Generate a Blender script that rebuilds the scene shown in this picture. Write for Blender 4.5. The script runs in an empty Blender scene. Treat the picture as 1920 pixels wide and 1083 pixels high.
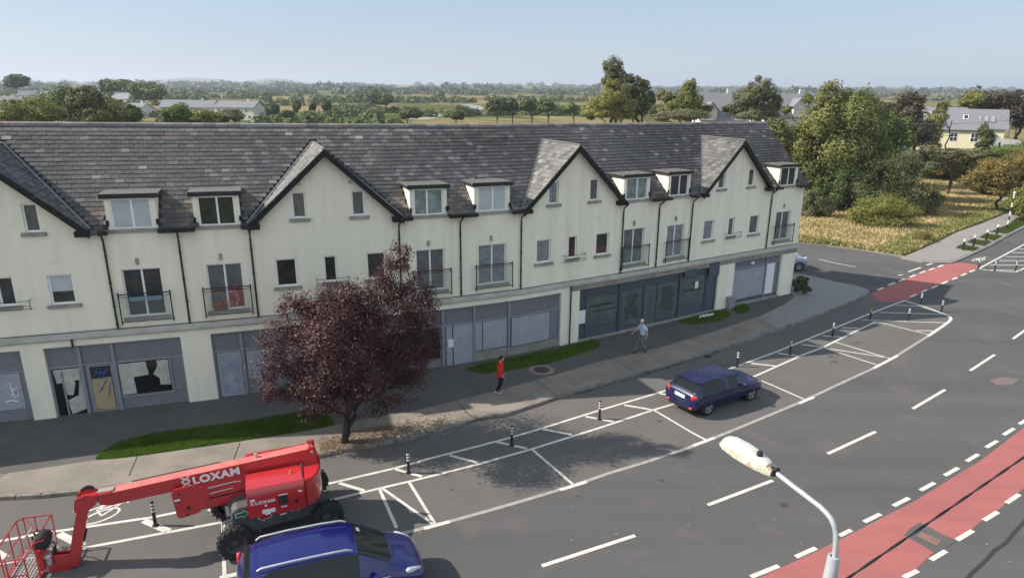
import bpy, bmesh, math, random
import numpy as np
from mathutils import Vector, Matrix, noise as mnoise
from mathutils.geometry import tessellate_polygon
random.seed(7); rng = np.random.default_rng(7)
R = math.radians
scene = bpy.context.scene

# ---------------------------------------------------------------- camera
F, PITCH, ROLL, CH, SL = 1262.0, .2947, .0078, 12.5, -.0202     # focal in photo pixels (1920 wide), camera height, cross-fall
cam_d = bpy.data.cameras.new('camera'); cam = bpy.data.objects.new('camera', cam_d)
scene.collection.objects.link(cam); scene.camera = cam
cam_d.sensor_width = 36; cam_d.lens = 36 * F / 1920; cam_d.clip_end = 20000; cam_d.clip_start = .1
_f = Vector((0, math.cos(PITCH), -math.sin(PITCH))); _u = Vector((0, math.sin(PITCH), math.cos(PITCH))); _r = Vector((1, 0, 0))
_r2 = _r * math.cos(ROLL) + _u * math.sin(ROLL); _u2 = _u * math.cos(ROLL) - _r * math.sin(ROLL)
_m = Matrix((( _r2.x, _u2.x, -_f.x), (_r2.y, _u2.y, -_f.y), (_r2.z, _u2.z, -_f.z)))
cam.matrix_world = Matrix.Translation((0, 0, CH)) @ _m.to_4x4()

# ---------------------------------------------------------------- sky and sun
SUN_EL, SUN_AZ = R(37.2), R(181)        # direction TO the sun, angle from +X
w = bpy.data.worlds.new('World'); scene.world = w; w.use_nodes = True
nt = w.node_tree; nt.nodes.clear()
sky = nt.nodes.new('ShaderNodeTexSky'); sky.sky_type = 'NISHITA'; sky.sun_disc = False
sky.sun_elevation = SUN_EL; sky.sun_rotation = R(90) - SUN_AZ
sky.air_density = 1.0; sky.dust_density = .35; sky.ozone_density = 2.2; sky.altitude = 60
bg = nt.nodes.new('ShaderNodeBackground'); bg.inputs[1].default_value = .077
out = nt.nodes.new('ShaderNodeOutputWorld')
tc = nt.nodes.new('ShaderNodeTexCoord'); mp = nt.nodes.new('ShaderNodeMapping'); mp.inputs['Scale'].default_value = (1.2, 1.2, 9)
mp.inputs['Rotation'].default_value = (0, R(4), 0)
nz = nt.nodes.new('ShaderNodeTexNoise'); nz.inputs['Scale'].default_value = 1.7; nz.inputs['Detail'].default_value = 5; nz.inputs['Roughness'].default_value = .55
rp = nt.nodes.new('ShaderNodeValToRGB'); rp.color_ramp.elements[0].position = .47; rp.color_ramp.elements[1].position = .78
rp.color_ramp.elements[0].color = (.68, .68, .68, 1); rp.color_ramp.elements[1].color = (.80, .80, .80, 1)
mx = nt.nodes.new('ShaderNodeMix'); mx.data_type = 'RGBA'; mx.inputs[7].default_value = (2.95, 3.6, 4.7, 1)
nt.links.new(tc.outputs['Generated'], mp.inputs[0]); nt.links.new(mp.outputs[0], nz.inputs[0]); nt.links.new(nz.outputs[0], rp.inputs[0])
hv = nt.nodes.new('ShaderNodeMix'); hv.data_type = 'RGBA'; hv.inputs[6].default_value = (5.6, 6.3, 7.0, 1); hv.inputs[7].default_value = (2.95, 3.6, 4.7, 1)   # sky brightened behind the viewer, added as fill for the shaded facade
sy = nt.nodes.new('ShaderNodeSeparateXYZ'); ym = nt.nodes.new('ShaderNodeMapRange'); ym.inputs[1].default_value = -.35; ym.inputs[2].default_value = .35
nt.links.new(tc.outputs['Generated'], sy.inputs[0]); nt.links.new(sy.outputs[1], ym.inputs[0]); nt.links.new(ym.outputs[0], hv.inputs[0]); nt.links.new(hv.outputs[2], mx.inputs[7])
nt.links.new(rp.outputs[0], mx.inputs[0]); nt.links.new(sky.outputs[0], mx.inputs[6]); nt.links.new(mx.outputs[2], bg.inputs[0]); nt.links.new(bg.outputs[0], out.inputs[0])
sun_d = bpy.data.lights.new('sun', 'SUN'); sun_d.energy = 3.6; sun_d.angle = R(.5); sun_d.color = (1, .93, .83)
sun = bpy.data.objects.new('sun', sun_d); scene.collection.objects.link(sun)
_d = Vector((math.cos(SUN_AZ) * math.cos(SUN_EL), math.sin(SUN_AZ) * math.cos(SUN_EL), math.sin(SUN_EL)))
sun.rotation_euler = _d.to_track_quat('Z', 'Y').to_euler(); sun.location = (-30, -10, 40)
scene.view_settings.view_transform = 'Standard'; scene.view_settings.look = 'None'; scene.view_settings.exposure = 1.0; scene.view_settings.gamma = 1
scene.cycles.max_bounces = 6; scene.cycles.diffuse_bounces = 3; scene.cycles.glossy_bounces = 3; scene.cycles.transmission_bounces = 4
scene.cycles.transparent_max_bounces = 8; scene.cycles.volume_bounces = 0; scene.cycles.use_adaptive_sampling = True
scene.cycles.sample_clamp_indirect = 6; scene.cycles.use_denoising = True

# ---------------------------------------------------------------- coordinates: where a point of the survey photo stands on the ground
def sstep(a, b, x):
    t = min(1, max(0, (x - a) / (b - a))); return t * t * (3 - 2 * t)
def gz(x, y):
    k = sstep(120, 260, y)
    return SL * max(-70, min(95, x)) * (1 - k) - .6 * k
def ray(px, py):
    a, b = px - 960, py - 541.5
    u = a * math.cos(ROLL) + b * math.sin(ROLL); w_ = -a * math.sin(ROLL) + b * math.cos(ROLL)
    u /= F; v = -w_ / F
    return Vector((u, math.cos(PITCH) + v * math.sin(PITCH), -math.sin(PITCH) + v * math.cos(PITCH)))
def G(px, py, dz=0):                       # ground point (plane z = SL*x + dz)
    d = ray(px, py); t = (dz - CH) / (d.z - SL * d.x); return Vector((0, 0, CH)) + d * t
def Yp(px, py, y):
    d = ray(px, py); return Vector((0, 0, CH)) + d * (y / d.y)
def farpt(px, y):                          # ground point under image column px at distance y
    d = ray(px, 200); x = d.x / d.y * y; return Vector((x, y, gz(x, y)))

# ---------------------------------------------------------------- objects
C = scene.collection
def obj(name, me, mt=None, parent=None, loc=None):
    o = bpy.data.objects.new(name, me); C.objects.link(o)
    if mt is not None:
        me.materials.clear()
        for m_ in (mt if isinstance(mt, (list, tuple)) else [mt]): me.materials.append(m_)
    if parent is not None: o.parent = parent
    if loc is not None: o.location = loc
    return o
def tag(o, label=None, cat=None, group=None, kind=None):
    if label: o['label'] = label
    if cat: o['category'] = cat
    if group: o['group'] = group
    if kind: o['kind'] = kind
    return o
def thing(name, label, cat, loc=(0, 0, 0), rz=0, group=None):
    o = bpy.data.objects.new(name, None); C.objects.link(o); o.location = loc; o.rotation_euler = (0, 0, rz)
    o.empty_display_size = .2
    return tag(o, label, cat, group)
def dup(o, loc=None, rz=None, label=None, scale=None, parent=None):
    c = o.copy(); C.objects.link(c)
    if parent is not None: c.parent = parent
    if loc is not None: c.location = loc
    if rz is not None: c.rotation_euler = (0, 0, rz)
    if scale is not None: c.scale = scale if hasattr(scale, '__len__') else (scale,) * 3
    if label: c['label'] = label
    for ch in list(o.children): dup(ch, parent=c)
    return c

class MB:
    """collects faces for ONE mesh"""
    def __init__(s): s.v = []; s.f = []; s.mi = []; s.col = []
    def add(s, vs, fs, mi=0, col=None):
        n = len(s.v); s.v += [tuple(v) for v in vs]
        for f in fs: s.f.append([n + i for i in f]); s.mi.append(mi); s.col.append(col)
    def quad(s, a, b, c, d, mi=0, col=None): s.add([a, b, c, d], [(0, 1, 2, 3)], mi, col)
    def hexa(s, p, mi=0):      # 8 corners: bottom 0-3 ccw, top 4-7
        s.add(p, [(3, 2, 1, 0), (4, 5, 6, 7), (0, 1, 5, 4), (1, 2, 6, 5), (2, 3, 7, 6), (3, 0, 4, 7)], mi)
    def box(s, c, sz, rz=0, mi=0, M=None):
        x, y, z = sz[0] / 2, sz[1] / 2, sz[2] / 2
        m = M if M is not None else Matrix.Translation(c) @ Matrix.Rotation(rz, 4, 'Z')
        s.hexa([m @ Vector(q) for q in ((-x, -y, -z), (x, -y, -z), (x, y, -z), (-x, y, -z), (-x, -y, z), (x, -y, z), (x, y, z), (-x, y, z))], mi)
    def tube(s, pts, r, n=8, cap=True, mi=0):
        pts = [Vector(p) for p in pts]; rs = r if hasattr(r, '__len__') else [r] * len(pts)
        base = len(s.v); up = Vector((0, 0, 1))
        for i, p in enumerate(pts):
            t = (pts[min(i + 1, len(pts) - 1)] - pts[max(i - 1, 0)]).normalized()
            a = t.cross(up) if abs(t.z) < .95 else t.cross(Vector((1, 0, 0))); a.normalize(); b = t.cross(a)
            for k in range(n):
                an = 2 * math.pi * k / n; s.v.append(tuple(p + (a * math.cos(an) + b * math.sin(an)) * rs[i]))
        for i in range(len(pts) - 1):
            for k in range(n):
                s.f.append([base + i * n + k, base + i * n + (k + 1) % n, base + (i + 1) * n + (k + 1) % n, base + (i + 1) * n + k]); s.mi.append(mi); s.col.append(None)
        if cap:
            s.f.append([base + k for k in range(n)][::-1]); s.mi.append(mi); s.col.append(None)
            s.f.append([base + (len(pts) - 1) * n + k for k in range(n)]); s.mi.append(mi); s.col.append(None)
    def lathe(s, prof, M=Matrix.Identity(4), n=24, mi=0, closed=True):   # prof: (r, z) list, turned round local z
        base = len(s.v)
        for r_, z_ in prof:
            for k in range(n):
                a = 2 * math.pi * k / n; s.v.append(tuple(M @ Vector((r_ * math.cos(a), r_ * math.sin(a), z_))))
        for i in range(len(prof) - 1):
            for k in range(n):
                s.f.append([base + i * n + k, base + i * n + (k + 1) % n, base + (i + 1) * n + (k + 1) % n, base + (i + 1) * n + k]); s.mi.append(mi); s.col.append(None)
        if closed:
            for i, rev in ((0, True), (len(prof) - 1, False)):
                if prof[i][0] > 1e-4:
                    q = [base + i * n + k for k in range(n)]; s.f.append(q[::-1] if rev else q); s.mi.append(mi); s.col.append(None)
    def prism(s, poly, z0, z1, M=Matrix.Identity(4), mi=0):              # poly in local xy, extruded in local z
        n = len(poly); tri = tessellate_polygon([[Vector((p[0], p[1], 0)) for p in poly]])
        vs = [M @ Vector((p[0], p[1], z0)) for p in poly] + [M @ Vector((p[0], p[1], z1)) for p in poly]
        fs = [tuple(t) for t in tri] + [tuple(i + n for i in t) for t in tri] + [(i, (i + 1) % n, (i + 1) % n + n, i + n) for i in range(n)]
        s.add(vs, fs, mi)
    def build(s, name, mt=None, parent=None, smooth=False, loc=None, fix=True, bevel=0):
        me = bpy.data.meshes.new(name); me.from_pydata(s.v, [], s.f)
        me.polygons.foreach_set('material_index', s.mi)
        if any(c is not None for c in s.col):
            at = me.color_attributes.new('tint', 'FLOAT_COLOR', 'CORNER'); buf = []
            for p in me.polygons:
                c = s.col[p.index] or (.5, .5, .5); buf += (list(c) + [1]) * p.loop_total
            at.data.foreach_set('color', buf)
        if fix:
            bm = bmesh.new(); bm.from_mesh(me); bmesh.ops.recalc_face_normals(bm, faces=bm.faces)
            if bevel: bmesh.ops.bevel(bm, geom=[e for e in bm.edges if len(e.link_faces) == 2 and e.calc_face_angle(0) > .6], offset=bevel, segments=2, affect='EDGES', clamp_overlap=True)
            bm.to_mesh(me); bm.free()
        if smooth:
            me.polygons.foreach_set('use_smooth', [True] * len(me.polygons))
            if smooth != 'all': me.set_sharp_from_angle(angle=R(38))
        return obj(name, me, mt, parent, loc)

def np_mesh(name, verts, quads, smooth=False):
    me = bpy.data.meshes.new(name); n = len(verts); m = len(quads); k = quads.shape[1]
    me.vertices.add(n); me.vertices.foreach_set('co', verts.astype(np.float32).ravel())
    me.loops.add(m * k); me.loops.foreach_set('vertex_index', quads.astype(np.int32).ravel())
    me.polygons.add(m); me.polygons.foreach_set('loop_start', np.arange(0, m * k, k, dtype=np.int32))
    me.polygons.foreach_set('loop_total', np.full(m, k, dtype=np.int32))
    if smooth: me.polygons.foreach_set('use_smooth', np.ones(m, dtype=bool))
    me.update(); return me

# ---------------------------------------------------------------- materials
def mat(name, col, rough=.8, col2=None, ns=3, detail=6, spec=.3, metal=0, bump=0, bs=40, coat=0, mask=(.35, .65), speck=None, stretch=None, emit=0, coords='Object', dirt=None):
    m = bpy.data.materials.new(name); m.use_nodes = True; t = m.node_tree; b = t.nodes['Principled BSDF']
    b.inputs['Roughness'].default_value = rough; b.inputs['Metallic'].default_value = metal
    b.inputs['Specular IOR Level'].default_value = spec
    if coat: b.inputs['Coat Weight'].default_value = coat; b.inputs['Coat Roughness'].default_value = .04
    c = t.nodes.new('ShaderNodeTexCoord'); src = c.outputs[coords]
    if stretch:
        mp_ = t.nodes.new('ShaderNodeMapping'); mp_.inputs['Scale'].default_value = stretch[0]; mp_.inputs['Rotation'].default_value = (0, 0, stretch[1])
        t.links.new(src, mp_.inputs[0]); ssrc = mp_.outputs[0]
    else: ssrc = src
    last = None
    def layer(prev, colr, scale, lo, hi, det, s_):
        n_ = t.nodes.new('ShaderNodeTexNoise'); n_.inputs['Scale'].default_value = scale; n_.inputs['Detail'].default_value = det; n_.inputs['Roughness'].default_value = .6
        t.links.new(s_, n_.inputs[0])
        r_ = t.nodes.new('ShaderNodeMapRange'); r_.inputs[1].default_value = lo; r_.inputs[2].default_value = hi; r_.clamp = True
        t.links.new(n_.outputs[0], r_.inputs[0])
        x = t.nodes.new('ShaderNodeMix'); x.data_type = 'RGBA'; t.links.new(r_.outputs[0], x.inputs[0])
        if isinstance(prev, tuple): x.inputs[6].default_value = (*prev, 1)
        else: t.links.new(prev, x.inputs[6])
        x.inputs[7].default_value = (*colr, 1); return x.outputs[2]
    last = tuple(col)
    if col2 is not None: last = layer(last, col2, ns, mask[0], mask[1], detail, ssrc)
    if dirt: last = layer(last, dirt[0], dirt[1], dirt[2], dirt[3], 5, src)
    if speck: last = layer(last, speck[0], speck[1], speck[2], speck[3], 2, src)
    if isinstance(last, tuple): b.inputs['Base Color'].default_value = (*last, 1)
    else: t.links.new(last, b.inputs['Base Color'])
    if bump:
        n_ = t.nodes.new('ShaderNodeTexNoise'); n_.inputs['Scale'].default_value = bs; n_.inputs['Detail'].default_value = 4
        t.links.new(src, n_.inputs[0]); bp = t.nodes.new('ShaderNodeBump'); bp.inputs['Strength'].default_value = bump; bp.inputs['Distance'].default_value = .02
        t.links.new(n_.outputs[0], bp.inputs['Height']); t.links.new(bp.outputs[0], b.inputs['Normal'])
    if emit: b.inputs['Emission Color'].default_value = (*col, 1); b.inputs['Emission Strength'].default_value = emit
    return m
def leafmat(name, cols, rough=.6, trans=.25, hue_noise=.25, ns=.5):
    """leaf clumps: a colour per leaf plus large patches"""
    m = bpy.data.materials.new(name); m.use_nodes = True; t = m.node_tree; b = t.nodes['Principled BSDF']
    g = t.nodes.new('ShaderNodeNewGeometry'); oi = t.nodes.new('ShaderNodeObjectInfo')
    c = t.nodes.new('ShaderNodeTexCoord'); n_ = t.nodes.new('ShaderNodeTexNoise'); n_.inputs['Scale'].default_value = ns; n_.inputs['Detail'].default_value = 3
    t.links.new(c.outputs['Object'], n_.inputs[0])
    a1 = t.nodes.new('ShaderNodeMath'); a1.operation = 'MULTIPLY_ADD'; t.links.new(g.outputs['Random Per Island'], a1.inputs[0]); a1.inputs[1].default_value = .45
    a2 = t.nodes.new('ShaderNodeMath'); a2.operation = 'MULTIPLY_ADD'; t.links.new(n_.outputs[0], a2.inputs[0]); a2.inputs[1].default_value = 1.3; a2.inputs[2].default_value = -.38
    t.links.new(a2.outputs[0], a1.inputs[2])
    r_ = t.nodes.new('ShaderNodeValToRGB'); cr = r_.color_ramp
    while len(cr.elements) < len(cols): cr.elements.new(.5)
    for i, cc in enumerate(cols): cr.elements[i].position = i / (len(cols) - 1); cr.elements[i].color = (*cc, 1)
    t.links.new(a1.outputs[0], r_.inputs[0]); t.links.new(r_.outputs[0], b.inputs['Base Color'])
    b.inputs['Roughness'].default_value = rough; b.inputs['Specular IOR Level'].default_value = .25
    tr = t.nodes.new('ShaderNodeBsdfTranslucent'); t.links.new(r_.outputs[0], tr.inputs[0])
    ms = t.nodes.new('ShaderNodeMixShader'); ms.inputs[0].default_value = trans
    o_ = t.nodes['Material Output']; t.links.new(b.outputs[0], ms.inputs[1]); t.links.new(tr.outputs[0], ms.inputs[2]); t.links.new(ms.outputs[0], o_.inputs[0])
    return m
def tintmat(name, rough=.75, bump=.3, spec=.3, ns=9):
    m = bpy.data.materials.new(name); m.use_nodes = True; t = m.node_tree; b = t.nodes['Principled BSDF']
    a = t.nodes.new('ShaderNodeAttribute'); a.attribute_name = 'tint'
    c = t.nodes.new('ShaderNodeTexCoord'); n_ = t.nodes.new('ShaderNodeTexNoise'); n_.inputs['Scale'].default_value = ns; n_.inputs['Detail'].default_value = 6; n_.inputs['Roughness'].default_value = .7
    t.links.new(c.outputs['Object'], n_.inputs[0])
    r_ = t.nodes.new('ShaderNodeMapRange'); r_.inputs[1].default_value = .3; r_.inputs[2].default_value = .7; r_.inputs[3].default_value = .72; r_.inputs[4].default_value = 1.3
    t.links.new(n_.outputs[0], r_.inputs[0])
    v = t.nodes.new('ShaderNodeVectorMath'); v.operation = 'SCALE'; t.links.new(a.outputs['Color'], v.inputs[0]); t.links.new(r_.outputs[0], v.inputs['Scale'])
    t.links.new(v.outputs[0], b.inputs['Base Color']); b.inputs['Roughness'].default_value = rough; b.inputs['Specular IOR Level'].default_value = spec
    bp = t.nodes.new('ShaderNodeBump'); bp.inputs['Strength'].default_value = bump; bp.inputs['Distance'].default_value = .01
    t.links.new(n_.outputs[0], bp.inputs['Height']); t.links.new(bp.outputs[0], b.inputs['Normal'])
    return m
def glassmat(name, col, rough=.06, spec=.6, col2=None, ns=2.5):
    return mat(name, col, rough, col2, ns=ns, spec=spec)

M = {}
M['asphalt'] = mat('asphalt', (.112, .106, .104), .9, (.086, .083, .082), ns=.35, detail=6, spec=.2, bump=.35, bs=120, speck=((.17, .16, .15), 55, .60, .74), stretch=((.10, 1.5, 1), R(-29)), mask=(.32, .68), dirt=((.130, .119, .113), .55, .54, .74))
M['asphalt_old'] = mat('asphalt_footway', (.092, .086, .080), .95, (.112, .104, .096), ns=1.2, bump=.3, bs=90, speck=((.16, .148, .135), 60, .6, .72))
M['concrete'] = mat('concrete', (.27, .235, .195), .9, (.19, .165, .138), ns=.8, detail=9, bump=.25, bs=50, speck=((.16, .14, .12), 35, .56, .72), dirt=((.26, .225, .17), 2.6, .55, .72))
M['ribbed'] = mat('concrete_apron', (.27, .262, .25), .9, (.235, .228, .215), ns=1.0, detail=9, bump=.2, bs=50, stretch=((1, 4, 1), R(30)))
M['parking'] = mat('parking_asphalt', (.14, .129, .12), .9, (.115, .107, .101), ns=.5, detail=6, spec=.2, bump=.35, bs=120, speck=((.19, .175, .16), 55, .58, .72), mask=(.3, .7), dirt=((.075, .072, .07), .9, .66, .8))
M['kerb'] = mat('kerb_stone', (.24, .225, .2), .9, (.11, .1, .09), ns=2.2, bump=.3, bs=30, mask=(.45, .7))
M['paint'] = mat('road_paint', (.64, .61, .54), .7, (.46, .435, .39), ns=4, mask=(.45, .72), speck=((.22, .205, .19), 34, .62, .75))
M['paint_old'] = mat('worn_paint', (.38, .355, .32), .8, (.26, .245, .225), ns=4, mask=(.4, .7), speck=((.18, .17, .16), 45, .58, .72))
M['red'] = mat('red_surfacing', (.38, .125, .115), .85, (.32, .11, .10), ns=.9, bump=.15, bs=90, speck=((.25, .08, .075), 50, .64, .76), stretch=((.5, 1.5, 1), R(-30)), dirt=((.27, .14, .125), 1.1, .62, .78))
M['tar'] = mat('tar', (.028, .027, .028), .6, (.05, .048, .048), ns=6)
M['patch'] = mat('patch_asphalt', (.19, .165, .15), .9, (.15, .138, .13), ns=3, bump=.3, bs=90)
M['iron'] = mat('cast_iron', (.06, .045, .04), .7, (.09, .06, .05), ns=12, bump=.5, bs=60)
M['grass'] = mat('lawn_soil', (.055, .105, .015), .95, (.035, .07, .012), ns=2)
M['soil'] = mat('leaf_litter', (.19, .155, .12), .95, (.12, .095, .072), ns=3, speck=((.26, .18, .12), 18, .5, .66), bump=.5, bs=30)
M['field'] = None
M['render_wall'] = mat('painted_render', (.86, .81, .665), .9, (.73, .68, .56), ns=.8, stretch=((2.6, 2.6, .2), 0), mask=(.45, .8), bump=.25, bs=35, spec=.15, dirt=((.66, .61, .50), 1.3, .60, .85))
M['render_band'] = mat('stone_band', (.33, .29, .25), .9, (.24, .215, .19), ns=1.8, mask=(.4, .6), speck=((.16, .12, .09), 3, .62, .72))
M['sill'] = mat('sill_concrete', (.36, .35, .32), .9, (.22, .215, .2), ns=3)
M['ledge'] = mat('ledge', (.55, .53, .48), .85, (.42, .40, .37), ns=2)
M['black'] = mat('black_paint', (.012, .012, .013), .55, (.03, .03, .028), ns=3, spec=.35)
M['barge'] = mat('bargeboard', (.012, .012, .013), .6, (.16, .15, .13), ns=6, mask=(.62, .7), spec=.3)
M['lead'] = mat('lead_flashing', (.26, .26, .26), .6, (.18, .18, .185), ns=3)
M['upvc'] = mat('window_frame', (.86, .86, .84), .4, spec=.4)
M['pane_dark'] = glassmat('glass_dark', (.018, .02, .022), .05, .8, (.05, .05, .048), 3)
M['pane_blind'] = glassmat('glass_blind', (.42, .46, .48), .15, .6, (.50, .54, .56), 2)
M['pane_grey'] = glassmat('glass_grey', (.08, .085, .088), .08, .8, (.14, .145, .145), 2.5)
M['pane_curtain'] = glassmat('glass_curtain', (.27, .28, .30), .25, .5, (.16, .18, .19), 5)
M['pane_red'] = glassmat('glass_red', (.02, .018, .019), .08, .7, (.055, .022, .022), 1.6)
M['pane_teal'] = glassmat('glass_teal', (.11, .16, .15), .08, .8, (.28, .33, .30), 3)
M['shop_panel'] = mat('shop_panel', (.21, .215, .24), .6, (.18, .185, .205), ns=4)
M['shop_frame'] = mat('shop_frame', (.24, .255, .29), .5)
M['shop_board'] = mat('shop_board', (.35, .37, .41), .6, (.30, .32, .36), ns=2.5)
M['shop_stucco'] = mat('stall_riser', (.31, .29, .25), .9, (.22, .205, .18), ns=3)
M['dark_shop'] = mat('dark_shopfront', (.07, .088, .112), .5, (.085, .105, .13), ns=3)
M['shop_glass'] = glassmat('shop_glass', (.085, .105, .105), .12, .6, (.12, .14, .135), 1.5)
M['shop_black'] = glassmat('shop_glass_black', (.012, .012, .013), .12, .5)
M['paper'] = mat('paper_sheet', (.52, .51, .45), .8, (.38, .37, .33), ns=4, bump=.6, bs=8)
M['white'] = mat('white', (.75, .75, .73), .6)
M['tan'] = mat('tan_board', (.42, .34, .2), .7, (.36, .29, .17), ns=3)
M['blue_tape'] = mat('blue_scribble', (.06, .12, .4), .6)
M['slate'] = tintmat('slate', .72, .35)
M['box'] = mat('grey_box', (.3, .31, .31), .6, (.24, .25, .25), ns=4)
M['galv'] = mat('galvanised', (.5, .52, .55), .42, (.42, .44, .46), ns=6, metal=.2, spec=.5)
M['lampwhite'] = mat('lamp_shell', (.56, .56, .53), .6, (.45, .45, .41), ns=14)
M['lichen'] = mat('lamp_skirt', (.46, .45, .40), .8, (.42, .31, .12), ns=11, mask=(.52, .64), speck=((.2, .19, .16), 34, .52, .68))
M['rubber'] = mat('rubber', (.022, .022, .023), .8, (.035, .034, .033), ns=20)
M['chrome'] = mat('chrome_trim', (.7, .7, .72), .18, metal=1, spec=.5)
M['alloy'] = mat('alloy', (.55, .56, .58), .3, metal=.7)
M['headlight'] = mat('headlight', (.62, .64, .68), .12, (.4, .42, .46), ns=15, spec=.7, coat=.6)
M['taillight'] = mat('taillight', (.55, .012, .015), .2, (.75, .05, .04), ns=14, spec=.6, coat=.6)
M['car_glass'] = glassmat('car_glass', (.010, .013, .013), .04, .45)
M['car_trim'] = mat('car_trim', (.015, .015, .016), .5)
M['blue_mpv'] = mat('blue_metallic', (.005, .007, .115), .25, metal=.15, coat=1, spec=.5)
M['blue_hatch'] = mat('navy_metallic', (.0025, .007, .055), .3, metal=.0, coat=.45, spec=.5)
M['silver'] = mat('silver_metallic', (.42, .47, .56), .35, metal=.2, coat=1)
M['skin'] = mat('skin', (.55, .33, .24), .6)
# ================================================================ the ground
def sheet(name, pts, dz, mt, parent=None, lift=0):
    """flat polygon laid on the sloping ground"""
    mb = MB(); P = [Vector((p[0], p[1], gz(p[0], p[1]) + dz)) for p in pts]
    tri = tessellate_polygon([[Vector((p[0], p[1], 0)) for p in P]]); mb.add(P, [tuple(t) for t in tri])
    o = mb.build(name, mt, parent)
    me = o.data
    if me.polygons and sum(p.normal.z for p in me.polygons) < 0: me.flip_normals()
    return o
def slab(name, pts, dz0, dz1, mt, parent=None):
    mb = MB(); n = len(pts); tri = tessellate_polygon([[Vector((p[0], p[1], 0)) for p in pts]])
    top = [Vector((p[0], p[1], gz(p[0], p[1]) + dz1)) for p in pts]; bot = [Vector((p[0], p[1], gz(p[0], p[1]) + dz0)) for p in pts]
    mb.add(top + bot, [tuple(t) for t in tri] + [(i, (i + 1) % n, (i + 1) % n + n, i + n) for i in range(n)])
    return mb.build(name, mt, parent)
def px(lst, dz=0): return [G(a, b, dz) for a, b in lst]

# terrain to the horizon
def fieldmat():
    m = bpy.data.materials.new('fields'); m.use_nodes = True; t = m.node_tree; b = t.nodes['Principled BSDF']; b.inputs['Roughness'].default_value = 1; b.inputs['Specular IOR Level'].default_value = 0
    c = t.nodes.new('ShaderNodeTexCoord'); mp_ = t.nodes.new('ShaderNodeMapping'); mp_.inputs['Scale'].default_value = (.0045, .0042, 0); mp_.inputs['Rotation'].default_value = (0, 0, R(23))
    t.links.new(c.outputs['Object'], mp_.inputs[0])
    vo = t.nodes.new('ShaderNodeTexVoronoi'); vo.distance = 'MANHATTAN'; t.links.new(mp_.outputs[0], vo.inputs[0])
    sp = t.nodes.new('ShaderNodeSeparateColor'); t.links.new(vo.outputs['Color'], sp.inputs[0])
    r_ = t.nodes.new('ShaderNodeValToRGB'); cr = r_.color_ramp; cr.interpolation = 'CONSTANT'
    cs = [(0, (.19, .15, .065)), (.22, (.085, .10, .03)), (.4, (.22, .18, .085)), (.58, (.10, .105, .035)), (.75, (.26, .205, .10)), (.9, (.07, .09, .028))]
    while len(cr.elements) < len(cs): cr.elements.new(.5)
    for i, (p_, cc) in enumerate(cs): cr.elements[i].position = p_; cr.elements[i].color = (*cc, 1)
    t.links.new(sp.outputs[0], r_.inputs[0])
    n_ = t.nodes.new('ShaderNodeTexNoise'); n_.inputs['Scale'].default_value = .06; n_.inputs['Detail'].default_value = 8; t.links.new(c.outputs['Object'], n_.inputs[0])
    x = t.nodes.new('ShaderNodeMix'); x.data_type = 'RGBA'; mr = t.nodes.new('ShaderNodeMapRange'); mr.inputs[1].default_value = .45; mr.inputs[2].default_value = .7; mr.inputs[4].default_value = .6
    t.links.new(n_.outputs[0], mr.inputs[0]); t.links.new(mr.outputs[0], x.inputs[0]); t.links.new(r_.outputs[0], x.inputs[6]); x.inputs[7].default_value = (.06, .075, .028, 1)
    t.links.new(x.outputs[2], b.inputs['Base Color']); return m
M['field'] = fieldmat()
HILLS = [(-2520, 5200, 200, 250, 44), (-2250, 5250, 170, 250, 34), (-1760, 5200, 190, 250, 46), (200, 3400, 300, 200, 7), (1500, 4600, 900, 300, 10), (2600, 5200, 1200, 400, 14), (110, 134, 28, 22, 3.9), (70, 126, 13, 12, 3.4)]
def terr(x, y):
    z = gz(x, y) - .04
    for hx, hy, sx, sy, h in HILLS:
        e = ((x - hx) / sx) ** 2 + ((y - hy) / sy) ** 2
        if e < 9: z += h * math.exp(-e)
    return z
xs = [-6000, -4500, -3500, -2800, -2400] + list(range(-2200, 3400, 100)) + [3600, 4200, 5200, 7000]; xs += [-70, -40, -20, 20, 40, 60, 70, 80, 88, 95, 108, 116, 124, 132, 140, 150]; xs = sorted(set(xs))
ys = [-400, -60, 0, 60, 90, 105, 112, 120, 128, 135, 142, 150, 160, 170, 190, 210, 230, 260, 300, 380, 500, 700, 1000, 1400, 1900, 2400] + list(range(2700, 6600, 150)) + [7200, 8600]
mb = MB(); nx = len(xs)
mb.v = [(x, y, terr(x, y)) for y in ys for x in xs]
for j in range(len(ys) - 1):
    for i in range(nx - 1): mb.f.append([j * nx + i, j * nx + i + 1, (j + 1) * nx + i + 1, (j + 1) * nx + i]); mb.mi.append(0); mb.col.append(None)
tag(mb.build('terrain', M['field'], smooth='all'), kind='structure')

far_kerb = px([(1920, 424.3), (1895, 437), (1858.5, 457.5), (1827, 472.3), (1803, 483.4), (1784.6, 490.8), (1757, 490.8), (1729, 489), (1688.6, 481.6), (1637, 473), (1600, 467.7), (1550, 461), (1497, 457)])
d_ = (far_kerb[0] - far_kerb[3]).normalized(); far_kerb = [far_kerb[0] + d_ * 45] + far_kerb
road_pts = [(-60, -12), (92, -12), (92, far_kerb[0].y)] + [(p.x, p.y) for p in far_kerb] + [(12, 62), (-40, 45), (-60, 35)]
tag(sheet('road', road_pts, 0, M['asphalt']), kind='structure')

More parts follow.
